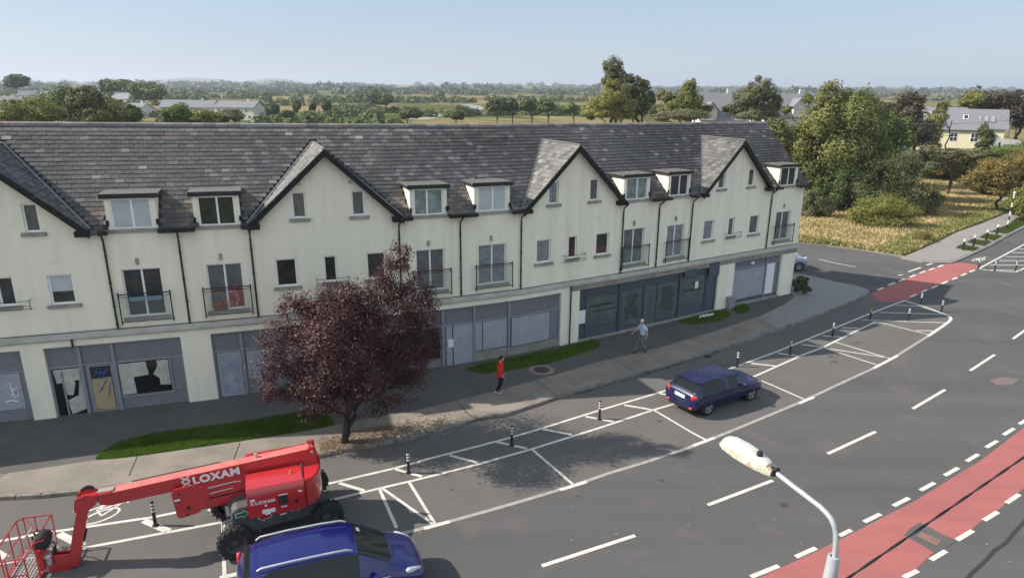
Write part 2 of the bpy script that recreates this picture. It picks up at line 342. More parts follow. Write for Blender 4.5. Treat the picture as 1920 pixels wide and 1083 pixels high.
# footway in front of the building
KERB = [(27, 930), (75, 927.5), (150, 920), (257, 908), (400, 888), (520, 867), (600, 852), (645, 841.5), (710, 831), (767, 819.5), (818.6, 806.6), (891, 784.6), (951.7, 773.8), (1003.4, 757), (1044.8, 742.8), (1096.5, 728.6), (1158.6, 710.5), (1236, 688.5), (1300, 669), (1340, 656), (1415, 632.5), (1462.5, 616), (1515, 597.5), (1580, 572.5), (1612, 559), (1628, 550), (1631, 546), (1627, 541), (1606, 535), (1565.6, 526.9), (1518.8, 516), (1493.8, 511.5)]
KW = px(KERB, .12)
dl = (KW[0] - KW[2]).normalized(); KW = [KW[0] + Vector((-.99, -.12, 0)) * 22] + KW
KW += [KW[-1] + Vector((-2.5, 2.0, 0)), KW[-1] + Vector((-7, 7, 0))]
def inset(P, d):
    o = []
    for i, p in enumerate(P):
        t = (P[min(i + 1, len(P) - 1)] - P[max(i - 1, 0)]); n = Vector((-t.y, t.x, 0)).normalized(); o.append(p + n * d)
    return o
back = [(12, 50), (-30, 30), (-45, 22)]
KI = inset(KW, .14)
foot_pts = [(p.x, p.y) for p in KI] + back
foot = slab('pavement', foot_pts, -.02, .115, M['asphalt_old']); tag(foot, kind='structure')
mb = MB()
for i in range(len(KW) - 1):
    a, b, c, d = KW[i], KW[i + 1], KI[i + 1], KI[i]
    L = (b - a).length; n = max(1, int(L / .92))
    for k in range(n):
        t0, t1 = k / n + .006 / L, (k + 1) / n - .006 / L
        q = [a.lerp(b, t0), a.lerp(b, t1), d.lerp(c, t1), d.lerp(c, t0)]
        dz = random.uniform(-.006, .006)
        mb.hexa([Vector((v.x, v.y, gz(v.x, v.y) - .02)) for v in q] + [Vector((v.x, v.y, gz(v.x, v.y) + .125 + dz)) for v in q])
tag(mb.build('kerb', M['kerb'], bevel=.012), kind='structure')
# concrete strip beside the kerb, in bays
CI = [(-30, 893), (60, 880), (178, 862), (257, 855), (450, 827), (560, 810), (626, 797), (700, 782), (780, 769), (852, 751), (940, 729), (1006, 712), (1122, 678), (1240, 650), (1342, 620), (1428, 591)]
CIw = [G(a, b, .12) for a, b in CI]; CIw = [CIw[0] + Vector((-18, -2.4, 0))] + CIw
KO = [p for p in KI[:23]]
strip_poly = [(p.x, p.y) for p in KO] + [(p.x, p.y) for p in CIw[::-1]]
tag(slab('concrete_strip', strip_poly, .10, .121, M['concrete']), kind='structure')
apron = [(p.x, p.y) for p in KI[22:-2]] + [(p.x, p.y) for p in px([(1475, 520), (1480, 548), (1490, 555), (1475, 568), (1428, 591)], .12)]
tag(slab('concrete_apron', apron, .10, .119, M['ribbed']), kind='structure')
def strip(mb, pts, wd, dz, dash=None, worn=None):
    """a painted or sealed line of width wd along ground points"""
    P = [Vector((p.x, p.y, 0)) for p in pts]; l, r = [], []
    for i, p in enumerate(P):
        t = (P[min(i + 1, len(P) - 1)] - P[max(i - 1, 0)]).normalized(); n = Vector((-t.y, t.x, 0)) * wd / 2
        l.append(p + n); r.append(p - n)
    f = lambda v: Vector((v.x, v.y, gz(v.x, v.y) + dz))
    for i in range(len(P) - 1): mb.quad(f(r[i]), f(r[i + 1]), f(l[i + 1]), f(l[i]))
mb = MB()
for a, b in (((257, 856), (242, 891)), ((450, 829), (438, 862)), ((854.8, 751), (887, 783.3)), ((1006, 711.8), (1044, 741)), ((15, 885), (-20, 905)), ((1145, 672), (1192, 698)), ((1290, 635), (1345, 652)), ((1428, 591), (1472, 611))):
    strip(mb, px([a, b], .121), .035, .1235)
tag(mb.build('joint_lines', M['tar']), kind='structure')
rib = MB()
for k in range(9):
    t = k / 9; a = Vector((1440 + 95 * t, 588 - 52 * t)); b = Vector((1490 + 118 * t, 603 - 52 * t))
    strip(rib, px([(a.x + 12, a.y), (b.x - 8, b.y)], .121), .05, .1215)
tag(rib.build('apron_ribs', M['kerb']), kind='structure')

# grass strips
GR = [[(178.8, 861), (185, 850), (225, 827.5), (287.5, 812.5), (400, 797.5), (480, 786), (566, 772), (609, 773.3), (620.7, 781), (626.5, 793), (610, 800), (527.6, 814), (450, 826), (350, 841), (250, 855), (210, 860)],
      [(871.4, 693), (904.7, 700), (960, 693), (1029.3, 681), (1098.6, 660), (1124, 650), (1125, 640), (1112.4, 635.8), (1086, 643), (1048.7, 652), (960, 671), (890.8, 684)],
      [(1268.8, 603.4), (1300, 608), (1346.9, 602.5), (1371, 592), (1366, 583), (1345, 582)],
      [(1371, 578), (1375, 571), (1393, 569), (1406, 575), (1404, 584), (1387, 588)]]
LAWN = []
M['blade'] = leafmat('grass_blades', [(.035, .08, .006), (.08, .15, .012), (.13, .205, .022), (.19, .22, .05)], trans=.3, ns=1.2)
def blades(name, poly, n, h, wd, mt, dz, kind='stuff', label=None, cat=None, dens=None):
    P = np.array([(p[0], p[1]) for p in poly]); mn, mxx = P.min(0), P.max(0)
    pts = []
    while len(pts) < n:
        q = rng.uniform(mn, mxx, (n * 3, 2)); ins = np.zeros(len(q), bool)
        for i in range(len(P)):
            a, b = P[i], P[i - 1]
            c = (a[1] > q[:, 1]) != (b[1] > q[:, 1])
            xi = (b[0] - a[0]) * (q[:, 1] - a[1]) / (b[1] - a[1] + 1e-12) + a[0]
            ins ^= c & (q[:, 0] < xi)
        q = q[ins]
        if dens is not None: q = q[rng.random(len(q)) < dens(q)]
        pts += q.tolist()
    q = np.array(pts[:n]); z = np.array([gz(a, b) for a, b in q]) + dz
    base = np.c_[q, z]; ang = rng.uniform(0, 2 * np.pi, n); hh = h * rng.uniform(.5, 1.2, n); w_ = wd * rng.uniform(.6, 1.3, n)
    u = np.c_[np.cos(ang), np.sin(ang), np.zeros(n)] * w_[:, None] / 2
    lean = np.c_[rng.normal(0, .35, (n, 2)) * hh[:, None], hh]
    v = np.stack([base - u, base + u, base + u * .3 + lean, base - u * .3 + lean], 1).reshape(-1, 3)
    me = np_mesh(name, v, np.arange(4 * n).reshape(-1, 4)); o = obj(name, me, mt)
    tag(o, label, cat, kind=kind); return o
glab = ['long strip of mown grass between the pavement and shopfronts at left', 'shaded grass strip along the foot of the boarded shopfront', 'shaded grass patch below the dark glazed shopfront', 'small round grass patch beside the pier and grey cabinet']
for i, g in enumerate(GR):
    P = [(p.x, p.y) for p in px(g, .12)]
    if i == 1: P = [(a + .0, b) for a, b in P]
    tag(slab('lawn', P, .10, .13, M['grass']), kind='structure')
    blades('grass', P, (26000, 9000, 5000, 2500)[i], .07, .022, M['blade'], .125, label=glab[i], cat='grass')
# leaf litter round the street tree
lit = px([(598, 845), (612, 826), (640, 818), (700, 800), (735, 796), (765, 800), (745, 817), (690, 831), (640, 840)], .12)
tag(slab('tree_pit', [(p.x, p.y) for p in lit], .10, .124, M['soil']), kind='structure')
M['dryleaf'] = leafmat('dry_leaves', [(.10, .07, .045), (.18, .12, .07), (.27, .18, .11), (.15, .08, .05)], trans=.1, ns=3)
def flatlitter(name, lst, n, sz, mt, dz):
    P = [G(a, b) for a, b in lst]; V = []
    for k in range(n):
        i = random.randrange(len(P) - 1); p = P[i].lerp(P[i + 1], random.random()) + Vector((random.gauss(0, .09), random.gauss(0, .09), 0))
        a = random.uniform(0, 6.28); s_ = sz * random.uniform(.5, 1.2); z = gz(p.x, p.y) + dz
        for q in range(4):
            an = a + q * 1.57; V.append((p.x + math.cos(an) * s_, p.y + math.sin(an) * s_ * .6, z + random.uniform(.0, .025)))
    me = np_mesh(name, np.array(V), np.arange(4 * n).reshape(-1, 4)); return obj(name, me, mt)
o = flatlitter('fallen_leaves', [(905, 787), (951.7, 775), (1003, 759), (1044, 746)], 900, .035, M['dryleaf'], .004); tag(o, 'brown fallen leaves gathered in the gutter near the woman in red', 'leaves', kind='stuff')
o = flatlitter('gutter_weeds', [(1070, 737), (1100, 729), (1160, 711), (1200, 700), (1240, 689), (1300, 670), (1345, 656)], 2600, .045, leafmat('weeds', [(.02, .018, .012), (.035, .03, .018), (.05, .05, .02)], ns=3), .006); tag(o, 'dark dead weeds along the kerb behind the hatchback', 'weeds', kind='stuff')
V = []; n = 1100
for k in range(n):
    i = random.random() ** 1.5; p = G(605 + 230 * i + random.gauss(0, 6), 836 - 48 * i + random.gauss(0, 9), .12); a = random.uniform(0, 6.28)
    for q in range(4): V.append((p.x + math.cos(a + q * 1.57) * .035, p.y + math.sin(a + q * 1.57) * .025, gz(p.x, p.y) + .126 + random.uniform(0, .03)))
tag(obj('leaf_litter', np_mesh('leaf_litter', np.array(V), np.arange(4 * n).reshape(-1, 4)), M['dryleaf']), 'brown dead leaves scattered at the foot of the purple tree', 'leaves', kind='stuff')

# ---------------------------------------------------------------- painted markings (one coat per line family)
Wd = .11
def line_obj(name, lines, wd, mt, dz=.004):
    mb = MB()
    for l in lines: strip(mb, px(l), wd, dz)
    return tag(mb.build(name, mt), kind='structure')
L1 = [(-40, 1021), (87.5, 997.5), (125, 992.5), (287, 968.8), (332.5, 959.5), (480, 933), (618, 905.6), (741, 877), (818.6, 855.7), (900, 835), (960, 819), (1016.4, 802.3), (1119.8, 770), (1254, 730), (1385, 685), (1460, 657.5), (1540, 625), (1622.5, 591), (1694, 563.8)]
L2 = [(-40, 1063), (138.8, 1030), (312.5, 997.5), (420, 977.5), (619.5, 937), (715, 914), (772, 901), (844, 883), (900, 868.7), (998, 841), (1122, 802.3), (1223, 768.7), (1267, 755.7), (1417.5, 703.8), (1505, 665), (1545, 650), (1590, 627.5), (1642.5, 602.5)]
line_obj('edge_line', [L1, L2], Wd, M['paint'])
L3 = [(412, 1083), (440, 1076), (600, 1040), (769.4, 995.4), (813.4, 985), (900, 961), (958, 944.5), (989.7, 935.3), (1075, 909.5), (1146.8, 884.9), (1214, 864.7), (1281.4, 842.2), (1325, 826), (1362.5, 811), (1497.5, 755), (1640, 688.8), (1677.5, 668.8), (1740, 630), (1771, 609)]
_k = [(a, b) for a, b in KERB[:26]]
prk = [(p.x, p.y) for p in px([(-60, 940)] + _k[0:1])] + [(p.x, p.y) for p in px(_k[1:26])] + [(p.x, p.y) for p in px([(1694, 563), (1775, 590), (1781, 597), (1771, 609), (1740, 630), (1640, 688.8), (1497.5, 755), (1362.5, 811), (1281.4, 842.2), (1146.8, 884.9), (989.7, 935.3), (813.4, 985), (600, 1040), (412, 1083), (-60, 1180)])]
tag(sheet('parking_strip', prk, .002, M['parking']), kind='structure')
line_obj('worn_edge_line', [L3], .14, M['paint_old'])
line_obj('island_edge_line', [[(1740, 630), (1768, 611), (1779, 603), (1783, 598), (1781, 593), (1775, 590.5), (1765, 586.5), (1730, 573.8), (1694, 563)]], .17, M['paint'], .006)
for a, b in (((795, 990), (843, 977)), ((1050, 918), (1100, 902.5)), ((1300, 835), (1340, 820)), ((1497.5, 756), (1526, 744)), ((1638, 690), (1683, 666.5)), ((412, 1083), (450, 1074))): line_obj('edge_line', [[a, b]], .15, M['paint'], .006)
BAY = [[(418, 978), (421, 1083)], [(711, 915), (743.6, 989)], [(717, 915), (814.7, 983.7)], [(766.9, 903), (816, 982.4)], [(998, 842.4), (1075, 908)], [(1227, 769), (1300, 812), (1325, 825)], [(1427.5, 713), (1510, 749)], [(1545, 652), (1651, 686)], [(1550, 653), (1675, 672)], [(1566, 641), (1670, 672.5)], [(1642.5, 602.5), (1745, 628)], [(1717.5, 619.5), (1750, 620)], [(1615, 599.5), (1774, 605)], [(1648.8, 585.5), (1765, 588.8)], [(1681, 572.3), (1730, 573.8)]]
line_obj('bay_line', BAY, .1, M['paint'], .0075)
HB = [[(110, 1000), (155, 1022.5)], [(270, 975), (316, 995)], [(-20, 1028), (10, 1045)], [(394, 952.5), (412, 961)], [(636, 905), (683, 919)], [(742, 879), (791.4, 892.7)], [(843, 853), (896, 867)], [(932, 828), (988, 840.3)], [(1017.6, 804), (1072, 814.4)], [(1097.8, 780.3), (1150.8, 790)], [(1170, 758.9), (1224.5, 768)], [(1237, 737.6), (1256, 739.5)], [(1408.8, 680.8), (1456, 686)], [(1458.8, 662), (1502.5, 667.5)], [(1502.5, 645.5), (1541, 650)], [(1542.5, 629), (1581, 631.8)], [(1578.8, 614), (1611, 615.5)]]
line_obj('buffer_hatching', HB[:4], .22, M['paint']); line_obj('buffer_hatching', HB[4:], .13, M['paint'])
CD = [[(1016, 1060), (1191, 1003)], [(1327, 946), (1449, 900)], [(1552, 850), (1642, 808.5)], [(1711, 766), (1772, 730)], [(1819, 694.5), (1865, 664.5)], [(1899, 635), (1930, 613)], [(600, 1180), (800, 1130)]]
line_obj('centre_line', CD, .13, M['paint'])
RD = [[(1573.6, 1004), (1596, 993)], [(1620, 978), (1651, 963)], [(1675, 948), (1704.5, 933)], [(1725.5, 919), (1752, 904.5)], [(1771, 891), (1797, 876.5)], [(1812, 864.5), (1834.5, 851)], [(1849, 838.5), (1870, 826)], [(1881.5, 815), (1901.5, 802.5)], [(1911, 795), (1930, 783)], [(1492, 1043.5), (1530, 1026.5)], [(1408, 1081), (1460, 1060)], [(1694, 1082), (1721, 1069)], [(1745, 1049), (1774, 1032)], [(1794, 1012), (1824, 994)], [(1845, 975), (1871, 959)], [(1887, 942.5), (1911.5, 926)]]
line_obj('lane_dashes', RD, .14, M['paint'], .0085)
red1 = px([(1340, 1120), (1422, 1083), (1470, 1061), (1540, 1028), (1601.6, 997), (1716, 938), (1836.6, 864), (1935, 790), (2100, 690), (2160, 760), (1920, 914), (1872, 955), (1842, 975), (1797, 1011), (1747, 1037), (1722, 1062), (1690, 1085), (1600, 1140)])
tag(sheet('red_cycle_lane', red1, .004, M['red']), kind='structure')
red2 = px([(1631.4, 551.5), (1658, 540), (1735, 507), (1786.5, 490.8), (1832.6, 496.3), (1834, 502), (1762.5, 533.5), (1700, 563), (1688, 564), (1664.6, 566.5), (1645, 562)])
tag(sheet('red_crossing', red2, .0035, M['red']), kind='structure')
pa = px([(1695, 1003), (1706, 990), (1725, 979), (1765, 1000), (1794, 1012), (1778, 1024), (1752.6, 1036), (1730, 1022)])
tag(sheet('trench_patch', pa, .0075, M['asphalt']), kind='structure')
pa = px([(1718, 1004), (1728, 996), (1765, 1012), (1756, 1022)]); tag(sheet('rusty_patch', pa, .010, mat('rusty', (.27, .14, .105), .95, (.17, .12, .1), ns=4)), kind='structure')
pa = px([(1855, 712), (1880, 706), (1912, 711), (1895, 722), (1868, 721)]); tag(sheet('reddish_patch', pa, .004, mat('reddish', (.19, .13, .115), .95, (.15, .125, .12), ns=4)), kind='structure')
mb = MB(); strip(mb, px([(1800, 1100), (1822, 1074), (1850, 1048), (1866, 1030), (1885, 1018), (1902, 997), (1935, 962)]), .10, .006); tag(mb.build('tar_seam', M['tar']), kind='structure')
D2 = [[(1645.5, 543.5), (1657, 539)], [(1666, 534.5), (1678, 529.5)], [(1685.5, 527), (1696, 523)], [(1705.5, 519.5), (1716.5, 515)], [(1724, 512), (1735, 508)], [(1742, 506), (1752, 502.5)], [(1758.5, 500.5), (1768.5, 496.5)], [(1706.5, 556.5), (1718, 551.5)], [(1728, 547.5), (1738, 543)], [(1747, 540), (1758, 535)], [(1765.5, 532), (1777, 527)], [(1785, 524), (1795, 520)], [(1801.5, 517), (1812, 512.5)], [(1817.5, 510), (1828, 506)],
      [(1703, 509.5), (1727, 501)], [(1737, 497), (1756, 491.5)]]
line_obj('lane_dashes', D2, .16, M['paint'], .007)
line_obj('side_road_line', [[(1536, 486), (1570, 494), (1604, 500)], [(1684, 516), (1693, 514.5)]], .12, M['paint'])
FI = [[(1835.4, 503.5), (1880, 479.5), (1960, 437)], [(1835.4, 504), (1870, 508), (1904.6, 509.6), (1920, 503), (1945, 486)], [(1910, 467), (1935, 467)], [(1898, 473.5), (1940, 473.5)], [(1885, 481), (1940, 481)], [(1874, 488.5), (1940, 489)], [(1856, 497), (1935, 497)], [(1845, 505.8), (1915, 507)]]
line_obj('island_hatching', FI, .14, M['paint'])
# bicycle symbols: two wheels, frame, bars
def bike(c, ax, ay, name='cycle_symbol'):
    mb = MB(); W_ = lambda u, v: c + ax * u + ay * v
    for cx_ in (-.62, .62):
        ring = [W_(cx_ + .42 * math.cos(a * math.pi / 10), .42 * math.sin(a * math.pi / 10)) for a in range(21)]
        strip(mb, ring, .07, .004)
    for l in ([(-.62, 0), (-.2, .55), (.45, .55), (0, 0), (-.62, 0)], [(-.2, .62), (0, 0)], [(.62, 0), (.4, .8), (.68, .86)], [(-.38, .68), (-.05, .68)]): strip(mb, [W_(*q) for q in l], .07, .0045)
    tag(mb.build(name, M['paint']), kind='structure')
bc = G(193, 955); fwd = (G(225, 941) - G(160, 966)).normalized(); sd = Vector((-fwd.y, fwd.x, 0))
bike(G(182, 956), sd * .62, fwd * 1.15)
bc = G(1835, 486.5); bike(bc, (G(1848, 486.3) - G(1824, 486.7)) * .42, (G(1842, 482) - G(1830, 490)) * .75)
# covers and gully
def disc(name, c, r, dz, mt, n=24):
    P = [(c.x + r * math.cos(i * 2 * math.pi / n), c.y + r * math.sin(i * 2 * math.pi / n)) for i in range(n)]
    return slab(name, P, dz - .02, dz, mt)
mh = thing('manhole_cover', 'round rusty manhole cover in a pale concrete surround on the pavement', 'manhole cover', G(1015.5, 693, .12))
q = G(1015.5, 693, .12); s4 = [(q.x + math.cos(a) * .62, q.y + math.sin(a) * .62) for a in (R(20), R(65), R(110), R(155), R(200), R(245), R(290), R(335))]
def reparent(o, p): o.parent = p; o.matrix_parent_inverse = Matrix.Translation(-Vector(p.location)); return o
reparent(slab('surround', s4, .11, .127, M['concrete']), mh); reparent(disc('lid', q, .36, .132, M['iron']), mh)
gu = thing('drain_gully', 'square iron gully grating in the road by the kerb behind the hatchback', 'drain', G(1325, 667.5))
q = G(1325, 667.5); f4 = lambda r: [(q.x + math.cos(R(30 + 45 + 90 * k)) * r, q.y + math.sin(R(30 + 45 + 90 * k)) * r) for k in range(4)]
reparent(slab('surround', f4(.42), -.01, .006, M['kerb']), gu)
mb = MB()
for k in range(-4, 5):
    a = Vector((math.cos(R(30)), math.sin(R(30)), 0)); b = Vector((-a.y, a.x, 0)); c_ = Vector((q.x, q.y, gz(q.x, q.y) + .012)) + a * k * .055
    mb.box(c_, (.03, .48, .02), R(30))
reparent(mb.build('grating', M['iron']), gu)
q = G(1470, 946.5); hb = slab('valve_cover', [(q.x - .12, q.y - .1), (q.x + .1, q.y - .12), (q.x + .12, q.y + .1), (q.x - .1, q.y + .12)], -.01, .006, M['iron']); tag(hb, 'small square iron valve cover in the middle of the traffic lane', 'valve cover')
# far footpath and verge
fp = px([(1920, 426), (1895, 438.5), (1858.5, 459), (1827, 473.8), (1803, 485), (1784.6, 492), (1757, 492), (1729, 490.2), (1688.6, 482.6), (1711, 474), (1757, 453.9), (1794, 435), (1840, 418.8), (1877, 404), (1897, 396), (1935, 380), (1960, 400)], .1)
tag(slab('footpath', [(p.x, p.y) for p in fp], -.02, .10, mat('pale_footpath', (.27, .25, .235), .9, (.24, .225, .21), ns=.6, speck=((.2, .18, .17), 30, .6, .75))), kind='structure')
mb = MB(); fk = px([(1940, 413), (1920, 425.5), (1895, 438), (1858.5, 458.5), (1827, 473.3), (1803, 484.4), (1784.6, 491.5), (1757, 491.5), (1729, 489.7), (1688.6, 482), (1637, 473.5), (1600, 468.5), (1550, 462), (1497, 458)])
for i in range(len(fk) - 1):
    a, b = fk[i], fk[i + 1]; t = (b - a); n = Vector((-t.y, t.x, 0)).normalized() * -.13
    mb.hexa([Vector((v.x, v.y, gz(v.x, v.y) + z)) for z in (-.02, .12) for v in (a, b, b + n, a + n)])
tag(mb.build('far_kerb', mat('far_kerbstone', (.2, .185, .17), .9, (.26, .235, .2), ns=1)), kind='structure')
VG = [[(1793, 465), (1803.5, 458.8), (1835.5, 465.6), (1823.5, 470.8)], [(1812.5, 454.5), (1823.5, 449.5), (1858.5, 453.5), (1845.5, 461)], [(1836.5, 445.5), (1847.5, 439.3), (1879, 443), (1864, 450.5)], [(1856.5, 435), (1888, 422.5), (1906, 409.5), (1930, 405), (1930, 417), (1889, 438.5)]]
M['verge'] = leafmat('verge_blades', [(.05, .075, .012), (.08, .11, .018), (.12, .14, .03)], ns=.6)
for i, g in enumerate(VG):
    P = [(p.x, p.y) for p in px(g, .1)]; tag(slab('verge', P, .08, .115, M['grass']), kind='structure')
    blades('verge_grass', P, 2500 if i < 3 else 6000, .1, .05, M['verge'], .11, label=('green verge patch at the first bollard by the junction', 'second green verge patch from the junction', 'third green verge patch from the junction', 'long green verge round the striped beacon pole')[i], cat='grass')
# rough lot
lot = px([(1497, 455.5), (1550, 459.5), (1600, 466.3), (1637, 471.5), (1688.6, 480.5), (1711, 472.5), (1757, 452.5), (1794, 433.5), (1840, 417.5), (1877, 402.5)])
e = (lot[-1] - lot[-3]).normalized()
LOT = [(p.x, p.y) for p in lot] + [(lot[-1] + e * 35).to_2d()[:], (95, 118), (20, 118), (10, 66)]
LOT = [(p[0], p[1]) for p in LOT]
M['lot'] = mat('dry_ground', (.36, .28, .14), 1, (.24, .21, .085), ns=.12, spec=0, detail=8, speck=((.32, .25, .13), 3, .45, .6), dirt=((.085, .10, .03), .35, .56, .68))
tag(slab('rough_ground', LOT, -.02, .07, M['lot']), kind='structure')
M['straw'] = leafmat('dry_grass', [(.18, .18, .055), (.32, .27, .115), (.47, .37, .18), (.58, .46, .24), (.48, .34, .18)], trans=.2, ns=.22)
M['greenstraw'] = leafmat('green_grass', [(.10, .14, .028), (.15, .185, .04), (.22, .21, .07)], trans=.2, ns=.3)
def clump(q): return np.array([.25 + .9 * max(0, mnoise.noise(Vector((a * .35, b * .35, 3)))) + .3 * mnoise.noise(Vector((a * 1.5, b * 1.5, 1))) for a, b in q])
blades('dry_grass', [p for p in LOT[:10]] + [(75, 104), (60, 108), (18, 72)], 110000, .26, .13, M['straw'], .05, label='tall dry straw coloured grass of the vacant lot', cat='grass', dens=clump)
edge = [Vector((*p, 0)) for p in LOT[:11]]; inn = [p + Vector((-.35, 1, 0)).normalized() * 2.6 for p in edge]
blades('lot_edge_grass', [p.to_2d()[:] for p in edge] + [p.to_2d()[:] for p in inn[::-1]], 14000, .3, .12, M['greenstraw'], .06, label='green grass fringe where the vacant lot meets the footpath', cat='grass')

# oil stains, wear spots and bits of litter on the road
M['oil'] = mat('oil_stain', (.06, .056, .054), .7, (.085, .08, .077), ns=9)
rs_ = random.Random(21)
for (cx_, cy_, r_) in ((1566, 678, .16), (1557, 668, .11), (1572, 665, .09), (1610, 641, .15), (1604, 645, .08), (1420, 748, .12), (1236, 789, .08), (846, 917, .05), (1150, 872, .07), (1470, 800, .06), (1240, 900, .09), (1085, 930, .06), (1620, 745, .05), (900, 905, .06), (1350, 905, .05), (1560, 770, .06)):
    c = G(cx_, cy_); P = []
    for i in range(11): a = i * 2 * math.pi / 11; q_ = r_ * rs_.uniform(.55, 1.25); P.append((c.x + math.cos(a) * q_ * 1.3, c.y + math.sin(a) * q_))
    tag(sheet('oil_stain', P, .0068, M['oil']), kind='structure')
V = []
for (cx_, cy_) in [(839, 920), (853, 943), (1071, 1012), (1155, 1001), (1607, 716), (1561, 743), (1236, 822), (1095, 860), (1290, 985), (1402, 990), (164, 890), (219, 894), (1893, 1052), (1850, 1020), (1645, 958)] + [(rs_.uniform(700, 1900), rs_.uniform(640, 1080)) for _ in range(30)]:
    c = G(cx_, cy_); s_ = rs_.uniform(.012, .035); a = rs_.uniform(0, 6)
    for q_ in range(4): V.append((c.x + math.cos(a + q_ * 1.57) * s_, c.y + math.sin(a + q_ * 1.57) * s_ * .6, gz(c.x, c.y) + .014))
tag(obj('litter_specks', np_mesh('litter_specks', np.array(V), np.arange(len(V)).reshape(-1, 4)), M['paper']), 'tiny pale bits of litter scattered over the road', 'litter', kind='stuff')
# ================================================================ the terrace
PV = [(-27.73, 18.79), (-20.2, 21.5), (-14.65, 23.5), (-12.37, 24.32), (-10.07, 25.21), (-4.72, 27.5), (-2.28, 28.63), (.4, 30.01), (5.46, 33.22), (7.57, 34.62), (9.65, 36.0), (15.31, 39.8), (17.95, 41.47)]
PV = [Vector((a, b, 0)) for a, b in PV]
SS = [-(PV[1] - PV[0]).length]
for i in range(1, len(PV)): SS.append(SS[-1] + (PV[i] - PV[i - 1]).length)
NB = len(PV) - 1
def bdir(k): return (PV[k + 1] - PV[k]).normalized()
def bn(k): d = bdir(k); return Vector((d.y, -d.x, 0))          # outward, towards the street
MI = []
for i in range(len(PV)):
    if i == 0: MI.append(bn(0))
    elif i == len(PV) - 1: MI.append(bn(NB - 1))
    else:
        a, b = bn(i - 1), bn(i); m_ = (a + b).normalized(); MI.append(m_ / m_.dot(a))
def bay(S):
    for k in range(NB):
        if S < SS[k + 1] or k == NB - 1: return k
def W(S, d, z, k=None):
    """arclength S along the facade, d metres out of it, height z"""
    if k is None: k = bay(S)
    t = (S - SS[k]) / (SS[k + 1] - SS[k])
    p = PV[k] + bdir(k) * (S - SS[k])
    m_ = MI[k].lerp(MI[k + 1], t)
    q = p + m_ * d if 0 <= t <= 1 else p + bn(k) * d
    return Vector((q.x, q.y, z + SL * q.x))
ZE, HR, DR = 7.28, 10.60, 3.55
SLP = (HR - ZE) / DR
house = thing('terraced_building', 'long cream rendered terrace with a slate roof, gables, dormers and grey shopfronts', 'building', (0, 0, 0))

GAB = {1: SS[1] + 2.6, 4: SS[4] + 2.97, 7: SS[7] + 3.0, 10: SS[10] + 3.55}      # bay -> ridge position
GZ, GS = 9.93, .93                                                     # gable ridge height and slope
def gtop(S, k): return GZ - .12 - GS * abs(S - GAB[k])
DORM = {2: (SS[2] + .40, SS[2] + 1.69), 3: (SS[3] + .81, SS[3] + 2.07), 5: (SS[5] + .68, SS[5] + 1.95), 6: (SS[6] + .87, SS[6] + 2.24), 8: (SS[8] + .20, SS[8] + 1.62), 9: (SS[9] + .75, SS[9] + 2.05), 11: (SS[11] + .70, SS[11] + 2.07)}
DW = .17            # dormer side strip
DT = 8.34           # dormer wall top
S_ = lambda k, s: SS[k] + s
# openings (S0, S1, z0, z1, kind, pane)
WIN = [ # gable windows
    (S_(1, 1.15), S_(1, 1.62), 7.15, 8.15, 'single', 'pane_grey'), (S_(1, 3.64), S_(1, 4.11), 7.15, 8.15, 'single', 'pane_grey'),
    (S_(4, 1.66), S_(4, 2.18), 7.27, 8.29, 'single', 'pane_grey'), (S_(4, 3.95), S_(4, 4.47), 7.26, 8.27, 'single', 'pane_grey'),
    (S_(7, 1.5), S_(7, 2.04), 7.26, 8.29, 'single', 'pane_curtain'), (S_(7, 3.91), S_(7, 4.44), 7.27, 8.3, 'single', 'pane_grey'),
    (S_(10, 2.02), S_(10, 2.55), 7.3, 8.28, 'single', 'pane_grey'), (S_(10, 4.56), S_(10, 5.1), 7.3, 8.28, 'single', 'pane_grey'),
    # first floor of gables
    (S_(1, .4), S_(1, 1.2), 4.5, 5.6, 'single', 'pane_dark'), (S_(1, 3.98), S_(1, 4.76), 4.5, 5.6, 'single', 'half_blind'),
    (S_(4, .84), S_(4, 1.64), 4.56, 5.69, 'single', 'pane_dark'), (S_(4, 4.41), S_(4, 5.2), 4.56, 5.69, 'single', 'pane_dark'),
    (S_(7, .87), S_(7, 1.68), 4.52, 5.63, 'single', 'pane_curtain'), (S_(7, 4.42), S_(7, 5.23), 4.52, 5.62, 'single', 'pane_dark'),
    (S_(10, 1.13), S_(10, 1.95), 4.48, 5.6, 'single', 'pane_curtain'), (S_(10, 5.1), S_(10, 5.95), 4.45, 5.56, 'single', 'pane_grey')]
NAR = [(S_(1, 2.46), S_(1, 2.96), 4.57, 5.62, 'open', 'pane_dark'), (S_(4, 2.69), S_(4, 3.2), 4.6, 5.68, 'open', 'pane_dark'), (S_(7, 2.72), S_(7, 3.22), 4.55, 5.64, 'open', 'pane_red'), (S_(10, 3.22), S_(10, 3.72), 4.53, 5.58, 'open', 'pane_grey')]
DORP = {2: 'pane_blind', 3: 'pane_dark', 5: 'pane_teal', 6: 'pane_blind', 8: 'pane_teal', 9: 'pane_dark', 11: 'pane_dark'}
DOOR = {2: 'pane_dark', 3: 'pane_grey', 5: 'pane_grey', 6: 'pane_curtain', 8: 'pane_grey', 9: 'pane_curtain', 11: 'pane_grey'}
DOORS = [(DORM[k][0] + .01, DORM[k][1] + .02, 3.82, 5.65 if k < 9 else 5.58, 'door', DOOR[k]) for k in DORM]
SHOP = [(-4.2, 2.71), (3.42, 7.93), (8.99, 13.3), (14.1, 24.69), (25.83, 36.1), (37.5, 41.95)]
OPEN = WIN + NAR + DOORS + [(a, b, -.3, 2.88, 'shop', '') for a, b in SHOP]

